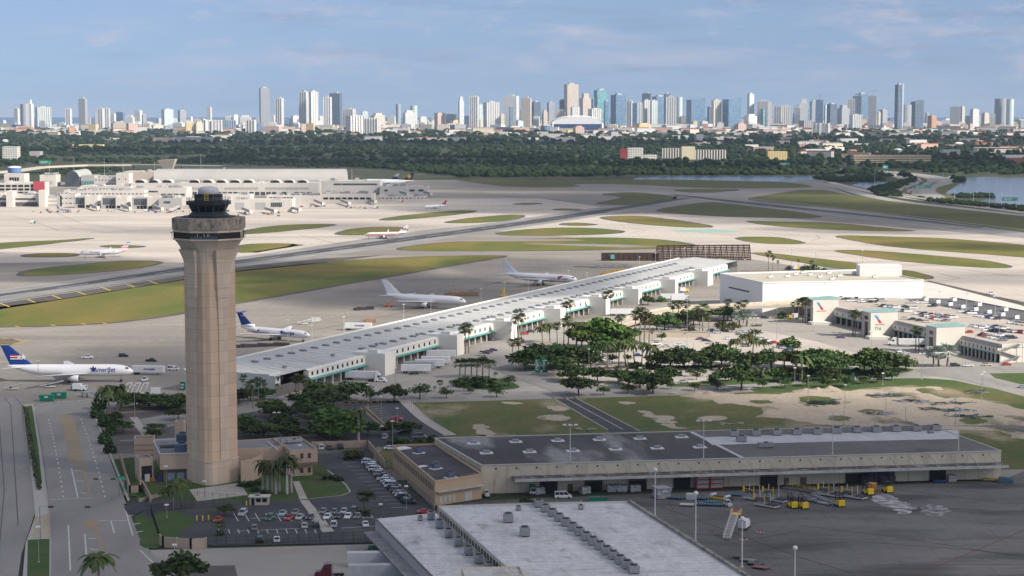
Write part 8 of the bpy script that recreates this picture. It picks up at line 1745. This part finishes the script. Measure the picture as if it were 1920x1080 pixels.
for i,(p,q) in enumerate((((170,391),(184,396)),((228,392),(244,397)),((288,393),(304,398)),((335,394),(322,399)),((455,398),(470,403)),((498,398),(516,402)),((545,396),(562,400)),((590,382),(606,388)),((640,382),(655,387)),((690,379),(704,384)),((750,366),(764,369)),((795,366),(808,369)))):jetbridge(nth(i)+' grey jet bridge along the terminal gates from the left',p,q)
# ================================================================ masts and lamps
WM=mat('mast_white',(.62,.63,.63),rough=.5);GM=mat('mast_grey',(.30,.31,.31),rough=.6)
def mast(label,x,yb,yt,heads=1,m=None,zb=0.,r=.16,big=False,name='light_mast',cat='light mast',group=None):
    p=G(x,yb,zb);h=H+ray(x,yt).z*p.y/ray(x,yt).y-zb;t=thing(name,label,cat,p,0,group);mb=MB();mb.tube([(0,0,0),(0,0,h)],[r,r*.6],8);mb.build('pole',m or WM,t);n=heads
    if n>1:mb=MB();mb.bar((-.9*(n-1),0,h-.1),(.9*(n-1),0,h-.1),.14);mb.build('cross_arm',m or WM,t)
    for k in range(n):
        xx=(k-(n-1)/2)*1.8;mb=MB()
        if big:mb.lathe([(.2,h+.05),(.6,h+.35),(.65,h+.9),(.3,h+1.2)],10,(xx,0))
        else:mb.box(xx-.55,xx+.55,-.75,.25,h-.05 if n==1 else h+.0,h+.3)
        mb.build('lamp_head',WHITEM,t)
    mb=MB();mb.box(-r*2.2,r*2.2,-r*2.2,r*2.2,0,.5);mb.build('footing',CONC,t);return t
for x,yb,yt,lab in ((1228,969,885,'white lamp mast at the back corner of the white shed'),(1304,1018,929,'white lamp mast halfway along the white shed, beside blue dollies'),(1391,1066,977,'white lamp mast in front of the boarding stairs'),(1490,1088,1032,'white lamp mast standing alone at the bottom of the yard')):mast(lab,x,yb,yt,1,big=True,r=.22,group='big lamp masts in the yard')
for x,yb,yt,lab,n in ((1069,868,797,'triple headed lamp mast on the roof edge over the dark roof',3),(1319,862,789,'triple headed lamp mast on the roof edge beside the white stripe',3),(1561,853,778,'thin lamp mast on the roof edge over the white coating',2),(1797,845,768,'double lamp mast on the roof edge near the east end',2)):mast(lab,x,yb,yt,n,zb=hh+.26,r=.15,group='lamp masts on the warehouse roof')
lamps=[('on the apron and car park west of the tower',[(73,757,677,1),(253,785,723,1),(327,742,688,1),(212,776,725,1)]),('around the small black car park',[(690,765,722,1),(715,786,744,1),(745,794,766,1),(736,842,790,1),(742,752,690,1),(519,796,774,2)]),
         ('along the car park and road',[(1104,711,655,1),(1288,652,560,1),(1413,664,597,3),(1456,637,570,2),(1524,622,575,1),(1728,712,663,2),(1634,650,622,2),(1300,690,640,1),(1200,720,690,1),(1490,720,690,1)]),('across the dirt lot',[(1515,752,705,1),(1584,765,722,1),(1661,781,738,1),(1698,792,763,1),(1582,800,770,1),(1791,800,748,1),(1840,748,702,1),(1844,722,698,1),(1655,722,700,1)]),
         ('on the apron side of the cargo terminal',[(902,568,541,1),(946,562,531,1),(808,588,563,1),(757,600,571,1),(645,624,594,1),(540,645,600,1),(585,640,610,1),(991,548,522,1),(1029,540,520,1),(1066,530,508,1),(1101,524,512,1),(1199,496,482,1),(1229,496,475,1),(1257,494,470,1),(1284,490,465,1),(1322,490,454,1)]),('near the hangar and runway end',[(1396,512,487,1),(1484,512,466,1),(1529,508,470,1),(1617,500,470,1),(1545,592,530,2),(1505,580,525,1),(1589,592,541,2),(1668,560,522,1)])]
for place,L_ in lamps:
    for i,(x,yb,yt,n) in enumerate(sorted(L_)):mast(nth(i)+' lamp post from the left '+place,x,yb,yt,n,GM if 'terminal' not in place else WM,r=.12,name='lamp_post',cat='lamp post',group='lamp posts '+place)
for i,(x,yb,yt) in enumerate(sorted(((1638,578,550),(1686,594,561),(1739,602,572),(1777,604,579),(1833,628,592),(1873,636,601),(1761,574,546),(1812,583,550),(1866,594,556)))):mast(nth(i)+' lamp post from the left on the rooftop car park',x,yb,yt,2,WM,zb=hd_+.01,r=.1,name='lamp_post',cat='lamp post',group='lamp posts on the rooftop car park')
far=[(139,330,297),(196,330,297),(231,330,300),(93,330,305),(377,330,290),(290,335,305),(660,340,318),(440,345,330),(505,345,328),(543,350,333),(600,352,335),(640,366,345),(695,370,350),(700,375,352),(763,372,348),(1640,352,318),(1720,358,330),(1752,340,322),(1768,342,325),(1790,372,358),(1825,382,360),(1855,388,362),(1878,390,364),(1905,394,368)]
for i,(x,yb,yt) in enumerate(sorted(far)):mast(nth(i)+' distant thin light mast from the left behind terminals and lakes',x,yb,yt,1,WM,r=.25,group='distant light masts')
# ================================================================ walls, fences, signs, booth
def wall_line(label,pts,h,m,th=.3,post=4.0,name='compound_wall'):
    P=[G(*p) for p in pts];t=thing(name,label,'wall',P[0]);mb=MB();mp2=MB();Z=Vector((0,0,h/2))
    for a,c in zip(P,P[1:]):
        mb.bar(a-P[0]+Z,c-P[0]+Z,th,h);n=max(1,int((c-a).length/post))
        for k in range(n+1):q=a.lerp(c,k/n)-P[0];mp2.bar(q,q+Vector((0,0,h+.18)),th+.22)
    mb.build('panel',m,t);o=mp2.build('post',m,t);o['kind']='stuff' if False else 'thing'
TANW=mat('compound_wall',(.44,.35,.265),(.40,.315,.24),.4,rough=.9)
wall_line('tan panel wall with a small plaque at the tower car park corner',[(300,1022),(306,1026),(358,1030),(386,1028)],2.9,TANW);wall_line('tan panel wall along the street beside the garage',[(226,863),(244,925),(262,924),(266,912),(282,942)],2.3,TANW);wall_line('long tan wall behind the base building bay',[(586,842),(690,839),(722,878)],2.6,TANW);wall_line('low tan wall behind the white shed, before the annex',[(765,905),(818,957),(1000,950),(1090,948)],1.3,TANW,.25,6);wall_line('low beige garden wall at the office wing',[(262,942),(300,932)],1.2,TANW)
def fence(label,pts,h,m,every=2.6,name='fence',mesh=True,rails=(.08,.55,.96)):
    P=[G(*p) for p in pts];t=thing(name,label,'fence',P[0]);mb=MB();mr_=MB()
    for a,c in zip(P,P[1:]):
        n=max(1,int((c-a).length/every))
        for k in range(n+1):q=a.lerp(c,k/n)-P[0];mb.bar(q,q+Vector((0,0,h)),.1)
        for f_ in rails:z=Vector((0,0,h*f_));mr_.bar(a-P[0]+z,c-P[0]+z,.045)
        if mesh:
            n=int((c-a).length/.28)
            for k in range(n):q=a.lerp(c,(k+.5)/n)-P[0];mr_.bar(q+Vector((0,0,h*.05)),q+Vector((0,0,h*.97)),.02)
    mb.build('post',m,t);mr_.build('picket_panel',m,t)
DFE=mat('fence_dark',(.02,.022,.022),rough=.6);GFE=mat('fence_grey',(.22,.225,.22),rough=.6)
fence('black picket fence along the south side of the tower car park',[(387,1024),(480,1021),(600,1015),(705,1011)],2.4,DFE);fence('black picket fence beside the tower gate drive',[(283,962),(300,1015)],2.3,DFE);fence('black picket fence above the gate lawn',[(284,960),(340,955),(420,950)],2.3,DFE);fence('dark railing in front of the tower foot',[(370,930),(470,938)],1.4,DFE,2.5,mesh=False);fence('grey chain link fence between tower car park and annex',[(722,880),(760,915),(820,958)],2.2,GFE,mesh=False);fence('grey chain link fence along the black car park and the fields',[(648,752),(755,748),(800,782),(842,815)],2.2,GFE,3.5,mesh=False)
fence('guard rail along the street median',[(62,775),(70,800),(80,860),(90,940),(96,1010)],.8,GALV,2.2,'guard_rail',False,(.75,.95));fence('low picket fence of pale posts on the median',[(44,772),(52,850),(60,905)],1.0,mat('post_pale',(.45,.45,.42),rough=.8),.9,'guard_rail',False,(.9,));fence('low white kerb fence curving round the street head',[(64,768),(72,762),(100,757),(140,754),(184,751)],.7,WHITEM,1.8,'guard_rail',False,(.9,))
fence('grey fence line behind the warehouse across the fields',[(1180,812),(1400,806),(1700,796)],1.8,GFE,6,mesh=False);fence('dark fence along the far yard edge',[(1790,797),(1860,801),(1930,800)],1.3,GFE,3,mesh=False)
# guard booth
fbk=Fr((468,948),(503,948));gb2=fbk.thing('guard_booth','small cream guard booth with flat roof at the tower gate','guard booth');L=fbk.L;BC=mat('booth_cream',(.46,.43,.34),rough=.85)
mb=MB();mb.box(0,L,0,3,0,2.5,sides='xXyY');mb.build('wall',BC,gb2);mb=MB();mb.box(-.4,L+.4,-.4,3.4,2.503,2.8);mb.build('roof',mat('booth_roof',(.52,.5,.44),rough=.8),gb2)
for a in (.35,.68):mb=MB();mb.box(L*a,L*(a+.25),-.05,.1,1.1,2.2);mb.build('window',GLASSD,gb2)
mb=MB();mb.box(L*.1,L*.26,-.05,.1,.05,2.2);mb.build('door',GLASSD,gb2);ac_unit(gb2,L*.4,1.5,2.8,1.4,1.0,.8)
for i,(x,y) in enumerate(((462,949),(369,977),(380,977),(391,976))):
    t=thing('bollard',('yellow bollard left of the guard booth' if i==0 else ('left','middle','right')[i-1]+' one of three yellow bollards on the gate lawn'),'bollard',G(x,y),0,'yellow bollards');mb=MB();mb.lathe([(.2,0),(.2,1.5),(.1,1.65)],10);mb.build('post',YEL,t);mb=MB();mb.lathe([(.3,0),(.3,.12)],10);mb.build('base',CONC,t)
# flag pole with flag
p=G(538,927);t=thing('flagpole','white flagpole with a limp striped flag beside the palms','flagpole',p);h=hgt(538,927,864);mb=MB();mb.tube([(0,0,0),(0,0,h)],[.11,.06],8);mb.build('pole',WHITEM,t);mb=MB();mb.smooth=False;prev=None;mats=[RED,WHITEM,BLUE]
for i in range(9):
    x=.1+.16*i;y=.12*sin(i*1.3);c=[mb.vert((x,y,h-1.4-.30*i*.5-k*.35)) for k in range(8)]
    if prev:
        for k in range(7):mb.mat(2 if k<3 and i<5 else k % 2);mb.face((prev[k],c[k],c[k+1],prev[k+1]))
    prev=c
mb.build('flag',mats,t)
# big green direction sign at the car park entry
t=thing('direction_sign','pair of tall green direction sign panels at the car park entrance','road sign',G(1015,705),0);GS=mat('sign_green',(.008,.12,.09),rough=.5);z0,z1=1.6,hgt(1015,705,673)
for i,xo in enumerate((-2.9,.35)):
    mb=MB();mb.box(xo,xo+2.5,-.12,.12,z0,z1);o=mb.build('sign_panel',GS,t);mb=MB()
    for s in (.2,2.3):mb.bar((xo+s,0,0),(xo+s,0,z0),.18)
    mb.build('post',GALV,t)
    mb=MB()
    for k in range(6):zz=z1-.8-k*.82;mb.box(xo+.3,xo+1.1+((k*5+i*3) % 4)*.3,-.15,-.125,zz,zz+.3)
    mb.build('white_legend',WHITEP,o)
mb=MB();mb.box(-3.2,3.2,-.5,.5,0,.5);mb.build('base',CONC,t)
def panel_sign(label,x,yb,yt0,yt1,w_,name='road_sign',m=None,cat='road sign',rows_=2,z=0):
    p=G(x,yb,z);t=thing(name,label,cat,p);sc=lambda y:H+ray(x,y).z*p.y/ray(x,y).y-z
    za,zb=sc(yt1),sc(yt0);mb=MB();mb.box(-w_/2,w_/2,-.1,.1,za,zb);o=mb.build('sign_panel',m or GS,t);mb=MB();mb.bar((-w_*.35,0,0),(-w_*.35,0,za),.25);mb.bar((w_*.35,0,0),(w_*.35,0,za),.25);mb.build('post',GALV,t);mb=MB()
    for k in range(rows_):zz=za+(zb-za)*(.22+.36*k);mb.box(-w_*.38,w_*(.1+.12*k),-.14,-.105,zz,zz+(zb-za)*.16)
    mb.build('white_legend',WHITEP,o)
HG=mat('highway_green',(.03,.30,.22),rough=.5)
panel_sign('dark green sign stack beside the tower on the apron edge',343,740,716,731,2.2);panel_sign('green gantry sign over the bend of the far highway',1729,358,347.5,353,26,'gantry_sign',HG);panel_sign('green gantry sign over the lake causeway at right',1893,392,370,376.5,19,'gantry_sign',HG);panel_sign('small green gantry sign among trees left of the long tan offices',1471,318,305,310,20,'gantry_sign',HG);panel_sign('small square green highway sign below the tan offices',1660,322,310,316,10,'gantry_sign',HG);panel_sign('small teal green sign on the road behind the terminals',85,318,301,307,24,'gantry_sign',HG);panel_sign('slim dark green sign pylon at the edge of the dirt lot',1599,724,699,722,1.4,'sign_pylon',mat('pylon_green',(.02,.06,.05)),rows_=0)
panel_sign('white blank billboard among the frames near the lettered trailer',292,745,726,738,4.0,'notice_board',WHITEM,'notice board',0);panel_sign('stop sign board on the road by block 716',543,742,737,741,.8,'stop_sign',RED,'road sign',0)
for i,(x,w_) in enumerate(((236,4),(252,4),(267,4))):
    t=thing('apron_frame',('left','middle','right')[i]+' one of three leaning white frames by the blue tailed jet','frame',G(x,738),.2,'leaning white frames');mb=MB();mb.bar((-1.5,0,0),(.8,0,4.5),.25);mb.bar((.5,1,0),(2.8,1,4.5),.25);mb.bar((.8,0,4.4),(2.8,1,4.4),.2);mb.bar((-1.5,0,.2),(.5,1,.2),.2);mb.build('frame',WHITEM,t)
# traffic signals over the street
def signal(label,base,yt,arm,heads):
    p=G(*base);t=thing('traffic_signal',label,'traffic signal',p);h=hgt(base[0],base[1],yt);mb=MB();mb.tube([(0,0,0),(0,0,h)],[.18,.13],8);mb.bar((0,0,h-.2),(arm,0,h),.14);mb.build('mast_arm',GALV,t)
    for f_ in heads:
        mb=MB();mb.box(arm*f_-.7,arm*f_+.7,-.15,.15,h-.45,h+.05);o=mb.build('signal_head',BLACKM,t);mb=MB()
        for k,m in enumerate((0,1,2)):mb.mat(k);mb.tube([(arm*f_-.45+k*.45,-.19,h-.2),(arm*f_-.45+k*.45,-.16,h-.2)],.14,8)
        mb.build('lens',[mat('lens_red',(.2,.02,.02)),mat('lens_amber',(.25,.15,.02)),mat('lens_green',(.02,.15,.06))],o)
signal('traffic signal on a long arm reaching right from the median',(76,1012),949,14,(.22,.95));signal('traffic signal on an arm reaching left over the street',(240,932),897,-10,(.45,.98))
panel_sign('small bright green street name sign beside the street',228,930,894,899,2.2,'street_sign',mat('street_green',(.02,.4,.22)),rows_=0);mast('grey street light on the median strip at the bottom',73,1056,988,1,GALV,r=.11,name='street_lamp',cat='street lamp');mast('white street light by the dark tree at the bottom',328,1058,1022,1,WM,r=.1,name='street_lamp',cat='street lamp');mast('white street light at the bottom edge right of the dark tree',347,1098,1068,1,WM,r=.1,name='street_lamp',cat='street lamp');mast('grey lamp beside the palms at the tower gate',313,972,947,1,GM,r=.09,name='street_lamp',cat='street lamp');mast('thin dark lamp in the tower car park by the stout palm',714,972,946,1,DFE,r=.08,name='street_lamp',cat='street lamp');mast('thin dark lamp in front of the tower foot',384,935,903,1,DFE,r=.08,name='street_lamp',cat='street lamp');mast('thin lamp behind the long car row near the annex',762,955,912,1,GM,r=.08,name='street_lamp',cat='street lamp');mast('grey lamp beside the bin corner west of the office wing',312,918,875,1,GM,r=.09,name='street_lamp',cat='street lamp')
# sculpture and small things at the tower foot
t=thing('cabinet','white generator cabinet behind the garden wall','cabinet',G(271,903),.1);mb=MB();mb.box(-1.8,1.8,-1.2,1.2,.2,2.6);mb.build('housing',WPAINT,t);mb=MB();mb.box(-1.4,1.4,-.9,.9,2.603,2.9);mb.build('vent_hood',GREYM,t)
for i,(x,c,lab) in enumerate(((297,BLUE,'blue waste bin beside the office wing'),(289,mat('bin_orange',(.5,.2,.03)),'orange waste bin beside the office wing'))):
    t=thing('waste_bin',lab,'waste bin',G(x,903));mb=MB();a=[mb.vert(p) for p in ((-.9,-.5,.2),(.9,-.5,.2),(.9,.5,.2),(-.9,.5,.2))];b_=[mb.vert(p) for p in ((-1.1,-.7,1.2),(1.1,-.7,1.2),(1.1,.7,1.2),(-1.1,.7,1.2))]
    for k in range(4):mb.face((a[k],a[(k+1) % 4],b_[(k+1) % 4],b_[k]))
    mb.face(a[::-1]);mb.build('tub',c,t);mb=MB();mb.box(-1.15,1.15,-.75,.75,1.203,1.32);mb.build('lid',c,t)
# ================================================================ heaps on the dirt lot
def heap(label,x,y,rx,ry,h,m,seed,name='sand_heap',cat='heap',group=None):
    t=thing(name,label,cat,G(x,y),0,group);mb=MB();mb.smooth=True;N,R=22,7;c=mb.vert((0,0,h));prev=None
    for i in range(1,R+1):
        f_=i/R;rg=[]
        for j in range(N):
            a=2*pi*j/N;q=1+.35*mnoise.noise(Vector((cos(a)*1.3,sin(a)*1.3,seed)));rg.append(mb.vert((rx*f_*q*cos(a),ry*f_*q*sin(a),max(-.05,h*(1-f_) ** 1.1*(1+.5*mnoise.noise(Vector((cos(a)*f_*2,sin(a)*f_*2,seed+3))))) if i<R else -.05)))
        for j in range(N):
            k=(j+1) % N
            mb.face((c,rg[j],rg[k]) if prev is None else (prev[j],rg[j],rg[k],prev[k]))
        prev=rg
    mb.build('mound',m,t)
SAND=mat('sand',(.40,.33,.25),(.33,.27,.2),.6,rough=.95)
heap('pale sand heap, wide one beside the field road',1306,742,7,5,1.9,SAND,1,group='sand heaps');heap('pale sand heap with a sharp top, right of the wide one',1330,741,4.5,4.5,1.9,SAND,2,group='sand heaps');heap('low sand heap at the east of the lot, left one',1512,734,7,5,1.4,SAND,3,group='sand heaps');heap('low sand heap at the east of the lot, middle one',1535,733,5,4,1.6,SAND,4,group='sand heaps');heap('low sand heap at the east of the lot, right one',1557,731,5,4,1.9,SAND,5,group='sand heaps')
def scrap(label,x,y,w_,d,n,mats,seed,L=(1.5,5)):
    rnd=random.Random(seed);t=thing('scrap_pile',label,'scrap pile',G(x,y),rnd.uniform(-.3,.3),'scrap piles on the dirt lot');mb=MB()
    for i in range(n):
        mb.mat(rnd.randrange(len(mats)));p=Vector((rnd.gauss(0,w_*.5),rnd.gauss(0,d*.6),rnd.uniform(.1,.7)));a=rnd.gauss(0,.6);q=p+Vector((cos(a),sin(a),rnd.uniform(-.12,.15)))*rnd.uniform(*L);mb.bar(p,q,rnd.uniform(.1,.4),rnd.uniform(.1,.3))
    o=mb.build('beams',mats,t);o['kind']='stuff'
    mb=MB();mb.prism([(w_*.9*cos(k*.7)*rnd.uniform(.6,1),d*.8*sin(k*.7)*rnd.uniform(.6,1)) for k in range(9)],0,.15);mb.build('base_layer',mat('scrap_soil',(.12,.105,.08),rough=.95),t)
SC=[mat('scrap_dark',(.06,.06,.055),rough=.9),mat('scrap_blue',(.11,.14,.19),rough=.7),mat('scrap_pale',(.4,.4,.38),rough=.8),mat('scrap_green',(.04,.09,.06),rough=.9)]
scrap('dark green scrap pile beside the sand heaps',1538,757,7,4,70,[SC[3],SC[0]],1);scrap('small bluish scrap heap left of the blue tarp',1662,742,6,3,34,SC[:3],2);scrap('scrap pile with a vivid blue tarp',1700,753,6,2.5,40,[SC[0],BLUE,SC[2]],3);scrap('pale boards lying near the lamp post of the lot',1643,777,5,3,26,[SC[2],SC[1]],4);scrap('bluish beam pile, nearest the warehouse roof',1785,770,7,3,46,SC,5);scrap('long thin scrap line in the middle of the lot',1772,757,8,2,30,SC,6);scrap('dark mesh pile at the east side of the lot',1822,736,3,3,24,[SC[0],SC[2]],7);scrap('green tinted scrap strip near the yard fence',1815,782,9,2,40,[SC[3],SC[1]],8);scrap('thin bluish scrap between the tarp and beam pile',1742,768,5,2,22,SC[:3],9);scrap('dark scattered scrap at the top of the lot',1640,743,5,3,24,SC,10);scrap('white concrete blocks by the field road',1262,739,4,1.5,16,[SC[2]],11,(.8,1.6));scrap('pale slab stack in the field behind the warehouse',1362,796,5,1.5,12,[SC[2]],12,(1,3));scrap('pale slab stack in the field behind the triple lamp',1092,806,6,.8,12,[SC[2]],13,(1,3))
# ================================================================ haze
HAZE=newmat('haze');T=NT(HAZE);T.n.remove(T.n['Principled BSDF'])
pv=T.add('ShaderNodeVolumePrincipled');pv.inputs['Color'].default_value=(.62,.80,1,1);pv.inputs['Density'].default_value=2.9e-5;pv.inputs['Anisotropy'].default_value=.2
T.link(pv.outputs[0],T.n['Material Output'].inputs['Volume'])
mb=MB();mb.box(-9200,9200,-800,21700,-1.5,330);mb.build('haze',HAZE)['kind']='stuff'
for l,n in sorted(LABELS.items()):
    if len(n)>1 and not bpy.data.objects[n[0]].get('group'):print('DUPLABEL',len(n),l)
print('OBJECTS',len(bpy.data.objects))
